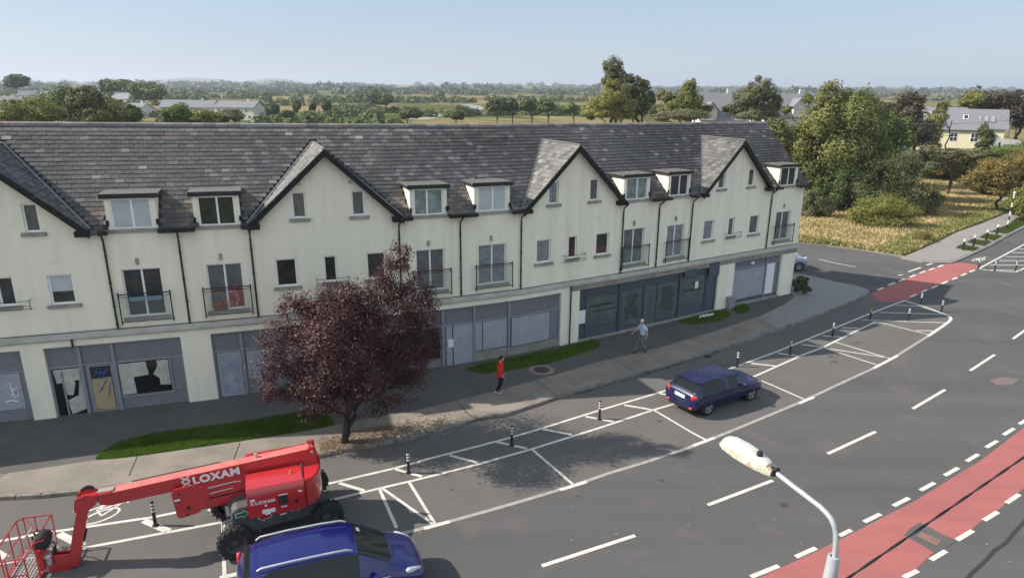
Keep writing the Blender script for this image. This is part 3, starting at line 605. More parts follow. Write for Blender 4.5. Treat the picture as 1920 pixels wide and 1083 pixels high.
def clip(poly, a, b, c):      # keep a*s + b*z <= c
    o = []
    for i in range(len(poly)):
        p, q = poly[i - 1], poly[i]; fp_, fq = a * p[0] + b * p[1] - c, a * q[0] + b * q[1] - c
        if (fp_ > 0) != (fq > 0): t = fp_ / (fp_ - fq); o.append((p[0] + (q[0] - p[0]) * t, p[1] + (q[1] - p[1]) * t))
        if fq <= 0: o.append(q)
    return o
wall = MB()
for k in range(NB):
    a, b = SS[k], SS[k + 1]; top = 10 if k in GAB else 7.2
    ops = [o for o in OPEN if o[0] < b and o[1] > a]
    brS = sorted({a, b} | {min(b, max(a, v)) for o in ops for v in o[:2]})
    brZ = sorted({-.3, top} | {v for o in ops for v in o[2:4] if -.3 < v < top} | {3.2, 7.2})
    for i in range(len(brS) - 1):
        for j in range(len(brZ) - 1):
            s0, s1, z0, z1 = brS[i], brS[i + 1], brZ[j], brZ[j + 1]; cs, cz = (s0 + s1) / 2, (z0 + z1) / 2
            if any(o[0] < cs < o[1] and o[2] < cz < o[3] for o in ops): continue
            poly = [(s0, z0), (s1, z0), (s1, z1), (s0, z1)]
            if k in GAB and z1 > 7.2:
                g = GAB[k]; poly = clip(poly, GS, 1, GZ - .1 + GS * g)
                if len(poly) > 2: poly = clip(poly, -GS, 1, GZ - .1 - GS * g)
            if len(poly) < 3: continue
            n0 = len(wall.v); wall.add([W(s, 0, z, k) for s, z in poly], [tuple(range(len(poly)))])
for (a, b, z0, z1, kd, pn) in OPEN:      # reveals
    dp = .55 if kd == 'shop' else .13
    ks = sorted({a, b} | {s for s in SS if a < s < b})
    for i in range(len(ks) - 1):
        k = bay((ks[i] + ks[i + 1]) / 2); s0, s1 = ks[i], ks[i + 1]
        wall.quad(W(s0, 0, z1, k), W(s1, 0, z1, k), W(s1, -dp, z1, k), W(s0, -dp, z1, k))
        if kd != 'shop': wall.quad(W(s0, 0, z0, k), W(s0, -dp, z0, k), W(s1, -dp, z0, k), W(s1, 0, z0, k))
    ka, kb = bay(a + .01), bay(b - .01)
    wall.quad(W(a, 0, z0, ka), W(a, 0, z1, ka), W(a, -dp, z1, ka), W(a, -dp, z0, ka)); wall.quad(W(b, 0, z0, kb), W(b, -dp, z0, kb), W(b, -dp, z1, kb), W(b, 0, z1, kb))
# end wall, back wall, other end
DB = 7.1
for S, k in ((SS[0], 0), (SS[-1], NB - 1)):
    p = [W(S, 0, -.3, k), W(S, -DB, -.3, k), W(S, -DB, ZE - .05, k), W(S, -DR, HR - .08, k), W(S, 0, ZE - .05, k)]
    wall.add(p, [(0, 1, 2, 3, 4)])
for k in range(NB): wall.quad(W(SS[k], -DB, -.3, k), W(SS[k + 1], -DB, -.3, k), W(SS[k + 1], -DB, ZE, k), W(SS[k], -DB, ZE, k))
me = bpy.data.meshes.new('wall'); me.from_pydata(wall.v, [], wall.f); obj('wall', me, M['render_wall'], house)
inner = MB()          # dark rooms behind the openings
for k in range(NB): inner.quad(W(SS[k], -.56, -.3, k), W(SS[k + 1], -.56, -.3, k), W(SS[k + 1], -.56, 7.1, k), W(SS[k], -.56, 7.1, k))
inner.build('interior', M['black'], house)

# facade box between two arclengths, following the bends
def fbox(mb, s0, s1, z0, z1, d0, d1, mi=0):
    ks = sorted({s0, s1} | {s for s in SS if s0 + .01 < s < s1 - .01})
    for i in range(len(ks) - 1):
        k = bay((ks[i] + ks[i + 1]) / 2); a, b = ks[i], ks[i + 1]
        mb.hexa([W(a, d1, z0, k), W(b, d1, z0, k), W(b, d0, z0, k), W(a, d0, z0, k), W(a, d1, z1, k), W(b, d1, z1, k), W(b, d0, z1, k), W(a, d0, z1, k)], mi)
mb = MB(); fbox(mb, SS[0], SS[-1] + .12, 3.2, 3.40, -.02, .13); fbox(mb, SS[0], SS[-1] + .06, 3.12, 3.197, -.02, .06); mb.build('string_course', M['ledge'], house)
mb = MB(); fbox(mb, 25.25, SS[-1] + .02, 2.86, 3.118, -.02, .03); mb.build('stone_band', M['render_band'], house)
mb = MB()
for k in range(NB): mb.tube([W(SS[k], .05, 3.425, k), W(SS[k + 1], .05, 3.425, k)], .013, 6)
mb.build('cable_run', M['black'], house)

# ---------------------------------------------------------------- windows
def pane(parent, s0, s1, z0, z1, d, m_, k):
    mb = MB(); fbox(mb, s0, s1, z0, z1, d - .012, d); o = mb.build('pane', M[m_], parent); return o
def window(a, b, z0, z1, kd, pn, name='window', frac=.5, d=-.07, sill=True, parent=house):
    k = bay((a + b) / 2); f = .05 if kd in ('split', 'door') else .062; mb = MB()
    fbox(mb, a, a + f, z0, z1, d - .05, d); fbox(mb, b - f, b, z0, z1, d - .05, d)
    fbox(mb, a + f, b - f, z0, z0 + f, d - .05, d); fbox(mb, a + f, b - f, z1 - f, z1, d - .05, d)
    mull = kd in ('split', 'door')
    if mull: mid = a + (b - a) * frac; fbox(mb, mid - .035, mid + .035, z0 + f, z1 - f, d - .05, d + .004)
    fr = mb.build(name, M['upvc'], parent, bevel=.004)
    cells = [(a + f, (mid - .035)), (mid + .035, b - f)] if mull else [(a + f, b - f)]
    for c0, c1 in cells:
        if pn == 'half_blind':
            pane(fr, c0, c1, z0 + f, z0 + (z1 - z0) * .42, d - .02, 'pane_dark', k); pane(fr, c0, c1, z0 + (z1 - z0) * .42, z1 - f, d - .02, 'pane_blind', k)
        else: pane(fr, c0, c1, z0 + f, z1 - f, d - .02, pn, k)
    if sill:
        mb = MB(); fbox(mb, a - .14, b + .14, z0 - .13, z0 - .003, -.1, .09); s = mb.build('sill', M['sill'], fr, bevel=.01)
    return fr
for o_ in WIN: window(*o_)
for k, (a, b) in DORM.items():
    window(a, b, 7.15, 8.24, 'split', DORP[k], frac=.52 if k != 5 else .45, d=-.02, sill=True)
for o_ in NAR:
    a, b, z0, z1, kd, pn = o_; fr = window(a, b, z0, z1, 'single', pn, sill=True)
    mb = MB(); l, r = a - .35, b + .42
    for s in (l, r): mb.tube([W(s, .05, z0 - .12), W(s, .22, z0 - .12)], .012, 6); mb.tube([W(s, .22, z0 - .12), W(s, .22, z0 + .2)], .012, 6); mb.tube([W(s, .0, z0 + .2), W(s, .22, z0 + .2)], .012, 6)
    for z in (-.1, .02, .19): mb.tube([W(l, .22, z0 + z), W(r, .22, z0 + z)], .01, 6)
    mb.build('window_rail', M['black'], fr)
M['rail_glass'] = bpy.data.materials.new('rail_glass'); m_ = M['rail_glass']; m_.use_nodes = True; t_ = m_.node_tree; b_ = t_.nodes['Principled BSDF']
b_.inputs['Base Color'].default_value = (.25, .34, .30, 1); b_.inputs['Roughness'].default_value = .08; b_.inputs['Alpha'].default_value = .13
for o_ in DOORS:
    a, b, z0, z1, kd, pn = o_; fr = window(a, b, z0, z1, 'door', pn, name='balcony_door', frac=.5, d=-.09, sill=True)
    mb = MB(); l, r = a - .19, b + .22; zb, zt = z0 - .22, z0 + .96
    for s in (l, r):
        mb.tube([W(s, .2, zb), W(s, .2, zt)], .024, 8); mb.tube([W(s, 0, zb + .06), W(s, .24, zb + .06)], .018, 6); mb.tube([W(s, 0, zt - .1), W(s, .2, zt - .1)], .014, 6)
        mb.lathe([(0, 0), (.032, .01), (.03, .04), (0, .06)], Matrix.Translation(W(s, .2, zt)), 8)
    mb.tube([W(l, .2, zt - .02), W(r, .2, zt - .02)], .022, 8); mb.tube([W(l, .2, zb + .1), W(r, .2, zb + .1)], .014, 6); mb.tube([W(l, .2, zt - .12), W(r, .2, zt - .12)], .012, 6)
    ra = mb.build('balcony_railing', M['black'], house, smooth=True)
    mb = MB(); fbox(mb, l + .05, r - .05, zb + .15, zt - .15, .195, .203); mb.build('glass_panel', M['rail_glass'], ra)
    mb = MB(); c = (a + b) / 2 - .08; fbox(mb, c - .05, c + .05, 5.82, 6.06, 0, .07); mb.build('wall_light', M['sill'], house, bevel=.01)
# flower pots and washing seen behind the third door's railing
k = 3; a, b = DORM[3]
mb = MB(); fbox(mb, a + .12, a + .62, 3.86, 4.02, .03, .17); pot = mb.build('flower_box', mat('terracotta', (.2, .06, .035), .8), None, bevel=.02)
tag(pot, 'brown flower box with red and yellow flowers on the balcony of the third door', 'flower box')
V = []
for i in range(170):
    c = W(a + .14 + .46 * random.random(), .1 + random.uniform(-.08, .08), 4.02 + random.random() * .16); u = Vector([random.gauss(0, 1) for _ in range(3)]).normalized() * .025; v = u.orthogonal().normalized() * .025
    V += [tuple(c - u), tuple(c - v), tuple(c + u), tuple(c + v)]
obj('flowers', np_mesh('flowers', np.array(V), np.arange(len(V)).reshape(-1, 4)), leafmat('petals', [(.02, .06, .01), (.05, .1, .02), (.5, .05, .05), (.6, .35, .1), (.5, .02, .06)], ns=6), pot)
mb = MB(); fbox(mb, DORM[3][0] + .70, DORM[3][0] + 1.2, 3.9, 4.62, -.105, -.098); mb.build('red_curtain', mat('red_cloth', (.30, .02, .03), .8, (.5, .3, .3), ns=5, mask=(.5, .6)), house)
mb = MB(); 
for s0 in (.12, .72): fbox(mb, DORM[2][0] + s0, DORM[2][0] + s0 + .5, 4.42, 4.58, -.06, -.02)
tub = mb.build('window_box_pair', mat('pale_blue', (.2, .28, .4), .6), house)

# ---------------------------------------------------------------- slates
def tint(S, D, ridge=False):
    n1 = mnoise.noise(Vector((S * .16, D * .3, 2))); n2 = mnoise.noise(Vector((S * .5, D * .9, 9)))
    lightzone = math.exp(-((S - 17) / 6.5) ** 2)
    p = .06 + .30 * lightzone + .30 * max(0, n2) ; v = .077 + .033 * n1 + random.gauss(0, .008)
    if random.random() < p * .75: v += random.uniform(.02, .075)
    if random.random() < .015: v += .12
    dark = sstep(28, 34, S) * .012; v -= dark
    c = [v * 1.05, v * .99, v * .955]
    if random.random() < .12: c = [c[0] * .96, c[1] * .97, c[2] * 1.04]
    if D > 2.9 and random.random() < .55: f_ = random.uniform(.1, .7) ; c = [c[0] + .06 * f_, c[1] + .03 * f_, c[2] + .015 * f_]
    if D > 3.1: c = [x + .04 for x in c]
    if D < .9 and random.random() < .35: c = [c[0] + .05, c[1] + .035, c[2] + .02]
    return tuple(max(.015, x) for x in c)
def in_gable(S, z, pad=.0):
    for k, g in GAB.items():
        if GZ - GS * abs(S - g) > z + pad and abs(S - g) < 3.0: return True
    for k, (a, b) in DORM.items():
        if a - DW < S < b + DW and z < 8.30: return True
    return False
main = MB(); W0 = .31; rows = 25; DD = (DR + .30) / rows
for r_ in range(rows):
    D0 = -.30 + r_ * DD; D1 = D0 + DD * 1.12; D1 = min(D1, DR)
    s = SS[0] - .1 - (W0 / 2 if r_ % 2 else 0)
    while s < SS[-1] + .22:
        s1 = min(s + W0, SS[-1] + .22); k = bay((s + s1) / 2); c = (s + s1) / 2; z0, z1 = ZE + SLP * D0, ZE + SLP * D1
        if not in_gable(c, z0 + .02, -.03):
            e = .006; l0 = .034 + random.uniform(-.004, .006); col = tint(c, D0); j0, j1 = random.uniform(-.006, .006), random.uniform(-.006, .006)
            A, B = W(s + e, -D0 + j0, z0 + l0, k), W(s1 - e, -D0 + j1, z0 + l0 + random.uniform(-.003, .003), k); Cc, Dd = W(s1 - e, -D1, z1 + .008, k), W(s + e, -D1, z1 + .008, k)
            A2, B2 = A - Vector((0, 0, .018)), B - Vector((0, 0, .018))
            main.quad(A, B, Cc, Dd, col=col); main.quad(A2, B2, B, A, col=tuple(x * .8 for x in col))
            main.quad(B2, Cc, Cc, B, col=col) if 0 else None
        s = s1 if s1 < SS[-1] + .22 else 1e9
# rear slope and underlay
und = MB()
for k in range(NB):
    a, b = SS[k], SS[k + 1]
    main.quad(W(a, -DR, HR, k), W(b, -DR, HR, k), W(b, -DB - .3, ZE - .3 * SLP, k), W(a, -DB - .3, ZE - .3 * SLP, k), col=(.08, .078, .082))
me = None
roof = main.build('roof', M['slate'], house, fix=False)
und = MB(); step = .05
s = SS[0]
# underlay only where no gable or dormer stands: strips following the gable valleys
while s < SS[-1] + .2:
    c = s + step / 2; k = bay(c); zt = ZE
    dlow = -.28
    for kk, g in GAB.items():
        if abs(c - g) < 3.0: dlow = max(dlow, (GZ - GS * abs(c - g) - ZE) / SLP - .02)
    for kk, (a, b) in DORM.items():
        if a - DW < c < b + DW: dlow = max(dlow, (8.36 - ZE) / SLP)
    if dlow < DR: und.quad(W(s, -dlow, ZE + SLP * dlow - .01, k), W(s + step, -dlow, ZE + SLP * dlow - .01, k), W(s + step, -DR, HR - .01, k), W(s, -DR, HR - .01, k), col=(.03, .03, .032))
    s += step
und.build('roof_underlay', M['black'], house)
rt = MB(); s = SS[0]
while s < SS[-1] + .2:
    s1 = min(s + .46, SS[-1] + .22); k = bay((s + s1) / 2); v = .13 + random.random() * .11; red_ = random.random() < .4
    col = (v + (.06 if red_ else .01), v + (.01 if red_ else 0), v)
    pr = [(.14, -.1), (.10, .0), (0, .045), (-.10, .0), (-.14, -.1)]
    A = [W(s + .004, -DR + p[0], HR + p[1] + .02, k) for p in pr]; B = [W(s1 - .004, -DR + p[0], HR + p[1] + .02, k) for p in pr]
    for i in range(4): rt.quad(A[i], B[i], B[i + 1], A[i + 1], col=col)
    rt.add(A, [(0, 1, 2, 3, 4)], col=col); rt.add(B, [(4, 3, 2, 1, 0)], col=col); s = s1
    if s1 >= SS[-1] + .2: break
rt.build('ridge_tiles', M['slate'], house)
# verge at the right hand end
mb = MB()
for d0, z0, d1, z1 in ((-.3, ZE - .3 * SLP, DR, HR), (DR, HR, DB + .3, ZE - .3 * SLP)):
    a, b = W(SS[-1] + .2, -d0, z0, NB - 1), W(SS[-1] + .2, -d1, z1, NB - 1); o2 = bdir(NB - 1) * .03
    mb.hexa([a - Vector((0, 0, .2)), a - Vector((0, 0, .2)) + o2, b - Vector((0, 0, .2)) + o2, b - Vector((0, 0, .2)), a, a + o2, b + o2, b])
    a2, b2 = W(SS[-1], -d0, z0 - .05, NB - 1), W(SS[-1], -d1, z1 - .05, NB - 1)
    mb.quad(a - Vector((0, 0, .05)), a2, b2, b - Vector((0, 0, .05)))
mb.build('verge', M['black'], house)
# gutters, soffits
def gut(s0, s1):
    mb = MB()
    fbox(mb, s0, s1, 7.04, 7.075, -.0, .30); fbox(mb, s0, s1, 7.0, 7.16, .30, .335); fbox(mb, s0, s1, 7.03, 7.06, .335, .42); fbox(mb, s0, s1, 7.03, 7.14, .42, .435); mb.build('gutter', M['black'], house)
for k, (a, b) in DORM.items():
    gut(SS[k] - .05, a - DW); gut(b + DW, SS[k + 1] + .1)

# ---------------------------------------------------------------- gables
for k, g in GAB.items():
    gm = MB(); hw = 2.98 if k not in (1,) else 2.95; SLn = math.hypot(1, GS)
    nr = 17; dx = hw / nr
    for side in (-1, 1):
        for r_ in range(nr):
            x1 = hw - r_ * dx; x0 = max(0, x1 - dx * 1.1); z1 = GZ - GS * x1; z0 = GZ - GS * x0      # x1 low edge, x0 high edge
            dmax = (z1 - ZE) / SLP + .1
            d = -.30 - (W0 / 2 if r_ % 2 else 0)
            while d < dmax:
                da, db_ = max(d, -.30), min(d + W0, dmax)
                if db_ - da > .02:
                    v = (random.uniform(.12, .19) if k != 10 else random.uniform(.10, .15)) if k != 1 else random.uniform(.09, .14); col = (v * 1.02, v * .99, v * .95)
                    if random.random() < .3: col = (v * .72, v * .72, v * .72)
                    if random.random() < .15: col = (v * 1.3, v * 1.22, v * 1.1)
                    P_ = [W(g + side * x1, -da - .004, z1 + .03, k), W(g + side * x1, -db_ + .004, z1 + .03, k), W(g + side * x0, -db_ + .004, z0 + .006, k), W(g + side * x0, -da - .004, z0 + .006, k)]
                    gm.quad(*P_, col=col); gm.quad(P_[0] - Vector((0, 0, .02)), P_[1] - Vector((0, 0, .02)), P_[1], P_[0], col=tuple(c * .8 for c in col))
                d += W0
    gr = gm.build('gable_roof', M['slate'], house, fix=False)
    # underlay planes, stopping at the main roof
    um = MB()
    for side in (-1, 1):
        um.quad(W(g, .29, GZ - .012, k), W(g, -(GZ - ZE) / SLP, GZ - .012, k), W(g + side * hw, -(GZ - GS * hw - ZE) / SLP, GZ - GS * hw - .012, k), W(g + side * hw, .29, GZ - GS * hw - .012, k))
    um.build('soffit', M['black'], gr)
    bb = MB()          # bargeboards: a black board following the verge with a soffit return at the foot
    for side in (-1, 1):
        for (d0, d1, th, lift) in ((.30, .335, .21, .01), (.0, .30, .07, -.06)):
            a0, a1 = 0, hw + .02
            p = lambda x, d, z: W(g + side * x, d, GZ - GS * x + z, k)
            bb.hexa([p(a0, d0, lift - th * 1.3), p(a1, d0, lift - th * 1.3), p(a1, d1, lift - th * 1.3), p(a0, d1, lift - th * 1.3), p(a0, d0, lift), p(a1, d0, lift), p(a1, d1, lift), p(a0, d1, lift)])
        x0, x1 = hw - .42, hw + .04
        fbox(bb, min(g + side * x0, g + side * x1), max(g + side * x0, g + side * x1), 6.97, 7.16, 0, .33)
    bb.build('bargeboard', M['barge'], gr)
    vb = MB()
    for side in (-1, 1):       # valley lead
        n = 8
        for i in range(n):
            xa, xb = hw * i / n, hw * (i + 1) / n; za, zb = GZ - GS * xa, GZ - GS * xb; wv = .075
            A = W(g + side * xa, -(za - ZE) / SLP, za + .05, k); B = W(g + side * xb, -(zb - ZE) / SLP, zb + .05, k)
            A2 = W(g + side * (xa + wv), -(za - ZE) / SLP, za + .045, k); B2 = W(g + side * (xb + wv), -(zb - ZE) / SLP, zb + .045, k); vb.quad(A, B, B2, A2)
    fbox(vb, g - .06, g + .06, GZ + .005, GZ + .04, -(GZ - ZE) / SLP, .3)
    vb.build('valley_flashing', M['lead'], gr)
# small vents near the gable heads
mb = MB()
for k in (4,):
    for s in (GAB[k] - 1.0, GAB[k] + .95): fbox(mb, s - .07, s + .07, 8.55, 8.68, 0, .02)
mb.build('wall_vent', mat('vent_cover', (.5, .46, .38), .8), house)

# ---------------------------------------------------------------- dormers
for k, (a, b) in DORM.items():
    a0, b0 = a - DW, b + DW; zb = 7.03; D_at = lambda z: (z - ZE) / SLP
    mb = MB()
    fbox(mb, a0, a, zb, DT, -.1, .012); fbox(mb, b, b0, zb, DT, -.1, .012); fbox(mb, a, b, 8.24, DT, -.1, .012)
    for s_ in (a0, b0):     # cheeks
        q = [W(s_, 0, 7.2, k), W(s_, 0, DT, k), W(s_, -D_at(DT), DT, k)]; q2 = [p + bdir(k) * (.05 if s_ == a0 else -.05) for p in q]
        mb.add(q + q2, [(0, 1, 2), (5, 4, 3), (0, 3, 4, 1), (1, 4, 5, 2), (2, 5, 3, 0)])
    dm = mb.build('dormer', M['render_wall'], house)
    mb = MB(); zr = DT + .07; rise = -.03; Dr = D_at(zr + rise)
    P_ = [(a0 - .12, .10, zr), (b0 + .12, .10, zr), (b0 + .12, -Dr, zr + rise), (a0 - .12, -Dr, zr + rise)]
    lo = [W(s, d, z - .05, k) for s, d, z in P_]; hi = [W(s, d, z + .02, k) for s, d, z in P_]; mb.hexa(lo + hi)
    mb.build('dormer_roof', mat('dormer_felt', (.10, .097, .095), .85, (.16, .145, .13), ns=5, bump=.3, bs=20) if 'dfelt' not in M else M['dfelt'], dm); M['dfelt'] = bpy.data.materials['dormer_felt']
    mb = MB(); fbox(mb, a0 - .12, b0 + .12, DT - .08, zr + .005, .102, .125)
    for s_ in (a0 - .12, b0 + .095):
        q = [W(s_, .102, DT - .06, k), W(s_ + .025, .102, DT - .06, k), W(s_ + .025, -Dr, zr + rise - .1, k), W(s_, -Dr, zr + rise - .1, k)]
        mb.hexa(q + [p + Vector((0, 0, .09)) for p in q])
    mb.build('fascia', M['black'], dm)
    mb = MB(); fbox(mb, a0 - .03, a0 + .06, 7.28, 7.48, .013, .06); fbox(mb, b0 - .06, b0 + .05, 7.28, 7.48, .013, .06); mb.build('flashing_end', M['barge'], dm)
# ---------------------------------------------------------------- downpipes
for s, off in ((SS[2], .02), (SS[3], .02), (SS[4], .02), (SS[5], -.02), (SS[6], 0), (SS[7], -.03), (SS[8], .05), (SS[9], .02), (SS[10], .02), (SS[11], .02)):
    mb = MB(); s = s + off; pts = [W(s + .02, .36, 7.03), W(s + .02, .30, 6.95), W(s, .09, 6.78), W(s, .07, 6.6), W(s, .07, 3.42)]
    mb.tube(pts, .036, 10)
    for z in (6.2, 5.2, 4.3, 3.6): mb.lathe([(.045, -.03), (.05, 0), (.045, .03)], Matrix.Translation(W(s, .07, z)), 10)
    mb.build('downpipe', M['black'], house, smooth=True)
for s in (25.23, 4.38):
    mb = MB(); z1 = 3.2 if s > 10 else 3.18
    mb.tube([W(s, .07, z1), W(s, .07, .1 if s > 10 else 2.86)], .036, 10); mb.build('downpipe', M['black'], house, smooth=True)

# ---------------------------------------------------------------- shopfronts
def shopfront(name, a, b, base, items, frame='shop_frame', panel='shop_panel', posts=(), ztr=2.06, zbot=.02):
    mb = MB(); fbox(mb, a, b, zbot, 2.87, -.24, -.16); sf = mb.build(name, M[panel], house)
    fr = MB(); fbox(fr, a, b, 2.80, 2.875, -.16, -.10); fbox(fr, a, b, ztr - .04, ztr + .04, -.16, -.10); fbox(fr, a, a + .07, zbot, ztr - .04, -.16, -.095); fbox(fr, b - .07, b, zbot, ztr - .04, -.16, -.095); fbox(fr, a, b, zbot - .015, .09, -.16, -.085)
    for p in posts: fbox(fr, p - .055, p + .055, .09, 2.8, -.16, -.06)
    fr.build('frame', M[frame], sf)
    gv = MB(); n = int((b - a) / .11)                        # ribbed cladding of the fascia
    for i in range(n): s = a + .08 + (b - a - .16) * i / n; fbox(gv, s, s + .035, ztr + .05, 2.79, -.16, -.148)
    if frame == 'shop_frame': gv.build('ribs', M[panel], sf)
    for it in items:
        nm, s0, s1, z0, z1, m_ = it[:6]; d = it[6] if len(it) > 6 else -.13
        mb = MB(); fbox(mb, s0, s1, z0, z1, d - .03, d); mb.build(nm, M[m_], sf, bevel=.004)
    return sf
shopfront('shopfront', -4.2, 2.71, 0, [('board', -4, 2.5, .58, 2.0, 'shop_board'), ('board', 2.52, 2.68, .1, 2.0, 'shop_panel')])
s0_ = bpy.data.objects['shopfront']
mb = MB()
for l in ([(2.05, 1.55), (2.15, 1.62), (2.2, 1.2), (2.1, 1.1)], [(2.2, 1.35), (2.4, 1.42), (2.36, 1.12), (2.22, 1.05), (2.2, 1.2)], [(1.9, .9), (2.1, .95), (2.3, .88)]): mb.tube([W(s, -.12, z) for s, z in l], .025, 6)
mb.build('white_scrawl', M['white'], s0_)
A = shopfront('shopfront', 3.42, 7.93, 0, [('dark_opening', 3.5, 4.4, .1, 1.98, 'shop_black', -.135), ('window_glass', 5.66, 7.38, .66, 1.98, 'shop_black', -.135), ('door_leaf', 4.6, 5.5, .1, 2.0, 'shop_frame', -.12),
    ('ribbed_panel', 7.47, 7.86, .64, 2.0, 'shop_panel'), ('ribbed_panel', 5.6, 7.86, .1, .55, 'shop_panel')], posts=(4.47, 5.56))
for q_ in ((5.6, 7.47, .57, .65), (7.39, 7.46, .65, 2.02), (3.78, 3.84, .1, 1.9)): fr = MB(); fbox(fr, *q_, -.13, -.09); fr.build('mullion', M['shop_frame'], A)
def sheetp(s0, z0, s1, z1, s2, z2, s3, z3, m_='paper', d=-.122, nm='paper_sheet', par=A):
    mb = MB(); n = 6; P_ = []
    for j in range(n + 1):
        for i in range(n + 1):
            u, v = i / n, j / n; s = (s0 * (1 - u) + s1 * u) * (1 - v) + (s3 * (1 - u) + s2 * u) * v; z = (z0 * (1 - u) + z1 * u) * (1 - v) + (z3 * (1 - u) + z2 * u) * v
            P_.append(W(s, d + .022 * mnoise.noise(Vector((s * 4, z * 4, 0))) + .01, z))
    mb.add(P_, [(j * (n + 1) + i, j * (n + 1) + i + 1, (j + 1) * (n + 1) + i + 1, (j + 1) * (n + 1) + i) for j in range(n) for i in range(n)])
    mb.build(nm, M[m_], par, smooth='all')
sheetp(5.67, .68, 6.15, .7, 6.1, 1.96, 5.67, 1.97); sheetp(6.12, 1.38, 6.65, 1.42, 6.6, 1.97, 6.08, 1.97); sheetp(7.0, .95, 7.36, .92, 7.36, 1.97, 6.98, 1.97); sheetp(6.8, 1.42, 7.02, 1.2, 7.1, 1.5, 7.0, 1.75)
sheetp(3.86, .95, 4.05, .9, 4.2, 1.4, 3.8, 1.95, nm='paper_sheet'); sheetp(3.6, 1.42, 4.38, 1.5, 4.4, 1.97, 3.55, 1.97); sheetp(3.9, .12, 4.4, .3, 4.4, .95, 3.85, .72); sheetp(4.22, .85, 4.4, .85, 4.4, 1.5, 4.33, 1.5)
mb = MB(); fbox(mb, 4.72, 5.4, .2, 1.95, -.118, -.114); mb.build('door_glass', M['shop_black'], A)
sheetp(4.73, .22, 5.38, .2, 5.38, 1.5, 4.73, 1.47, 'tan', -.112, 'board')
mb = MB()
for l in ([(4.8, 1.5), (5.0, 1.92)], [(4.95, 1.45), (5.12, 1.9)], [(5.05, 1.42), (5.3, 1.85)], [(4.78, 1.8), (5.32, 1.6)], [(4.8, 1.6), (5.3, 1.78)], [(5.0, 1.0), (5.25, 1.5)], [(4.9, .9), (5.2, 1.35)], [(5.2, .7), (5.33, 1.3)]): mb.tube([W(s, -.09, z) for s, z in l], .014, 5)
mb.build('blue_scribble', M['blue_tape'], A)
B_ = shopfront('shopfront', 8.99, 13.3, 0, [('door_leaf', 9.12, 10.0, .1, 2.0, 'shop_board', -.115), ('window_board', 10.2, 13.15, .75, 1.98, 'shop_board')], posts=(10.07,))
mb = MB(); fbox(mb, 9.22, 9.9, .2, 1.9, -.113, -.108); mb.build('door_panel', mat('blue_smear', (.2, .25, .34), .6, (.36, .38, .42), ns=3), B_)
Cs = shopfront('shopfront', 14.1, 24.69, 0, [('dark_window', 14.2, 18.3, .55, 1.98, 'shop_black'), ('board', 18.62, 18.9, .1, 2.02, 'shop_board', -.12), ('board', 18.95, 19.92, .1, 2.02, 'shop_board', -.12), ('board', 20.05, 20.4, .62, 2.0, 'shop_board'), ('board', 20.43, 21.66, .62, 2.0, 'shop_board', -.12),
    ('board', 21.92, 24.1, .56, 1.98, 'shop_board', -.12), ('stall_riser', 20.04, 21.7, .1, .54, 'shop_stucco', -.09), ('stall_riser', 21.84, 24.66, .1, .5, 'shop_stucco', -.09), ('ribbed_panel', 24.15, 24.6, .56, 2.0, 'shop_panel')], posts=(18.45, 19.98, 21.77))
mb = MB(); fbox(mb, 18.7, 18.95, 1.0, 1.38, -.118, -.112); mb.build('notice', M['white'], Cs)
mb = MB(); fbox(mb, 18.915, 18.935, .1, 2.02, -.13, -.117); fbox(mb, 21.86, 21.9, .5, 2.0, -.16, -.1); fbox(mb, 20.405, 20.425, .6, 2.0, -.13, -.118); mb.build('joint', M['black'], Cs)
Ds = shopfront('shopfront', 25.83, 36.1, 0, [('window_glass', 26.4, 28.42, .78, 2.28, 'shop_glass', -.125), ('window_glass', 28.7, 30.2, .35, 2.35, 'shop_glass', -.125), ('door_leaf', 30.35, 31.25, .12, 2.32, 'shop_glass', -.12), ('window_glass', 31.35, 32.9, .35, 2.35, 'shop_glass', -.125), ('window_glass', 33.15, 35.1, .7, 2.4, 'shop_glass', -.125),
    ('panel', 35.25, 36.0, .6, 2.3, 'dark_shop', -.12)], frame='dark_shop', panel='dark_shop', posts=(28.56, 33.03), ztr=2.5)
for s in (26.35, 30.28, 31.3, 35.17): fr = MB(); fbox(fr, s - .025, s + .025, .2, 2.46, -.16, -.10); fr.build('mullion', M['dark_shop'], Ds)
random.seed(5)           # dark lettering on the glass, too small to read in the photograph
for (s0, s1, z0, z1) in ((28.95, 29.95, .75, 2.05), (31.6, 32.7, .8, 2.15)):
    z = z0; mb = MB()
    while z < z1:
        c = (s0 + s1) / 2; wd = (s1 - s0) * random.uniform(.55, 1) / 2; s = c - wd
        while s < c + wd - .05: e = random.uniform(.05, .14); fbox(mb, s, min(s + e, c + wd), z, z + .05, -.122, -.118); s += e + .03
        z += .105
    mb.build('lettering', M['black'], Ds)
for (s0, s1, z, h_) in ((26.6, 28.1, 1.78, .1), (26.8, 28.3, 1.5, .07), (33.4, 34.8, 1.62, .09), (34.0, 34.9, 2.0, .06)):
    s = s0; mb = MB()
    while s < s1: e = random.uniform(.05, .13); fbox(mb, s, s + e, z + .02 * math.sin(s * 9), z + h_, -.122, -.118); s += e + .025
    mb.build('lettering', M['black'], Ds)
mb = MB(); fbox(mb, 25.88, 26.33, 1.02, 1.72, -.12, -.112); mb.build('notice', M['white'], Ds); mb = MB(); fbox(mb, 34.3, 34.55, 1.7, 2.1, -.12, -.112); mb.build('notice', M['white'], Ds)
Es = shopfront('shopfront', 37.5, 41.95, 0, [('board', 37.58, 40.55, .45, 2.28, 'shop_board', -.12), ('board', 40.7, 41.5, .3, 2.42, 'white', -.115), ('stall_riser', 37.56, 41.9, .1, .4, 'dark_shop', -.09)], posts=(40.62,), ztr=2.4)
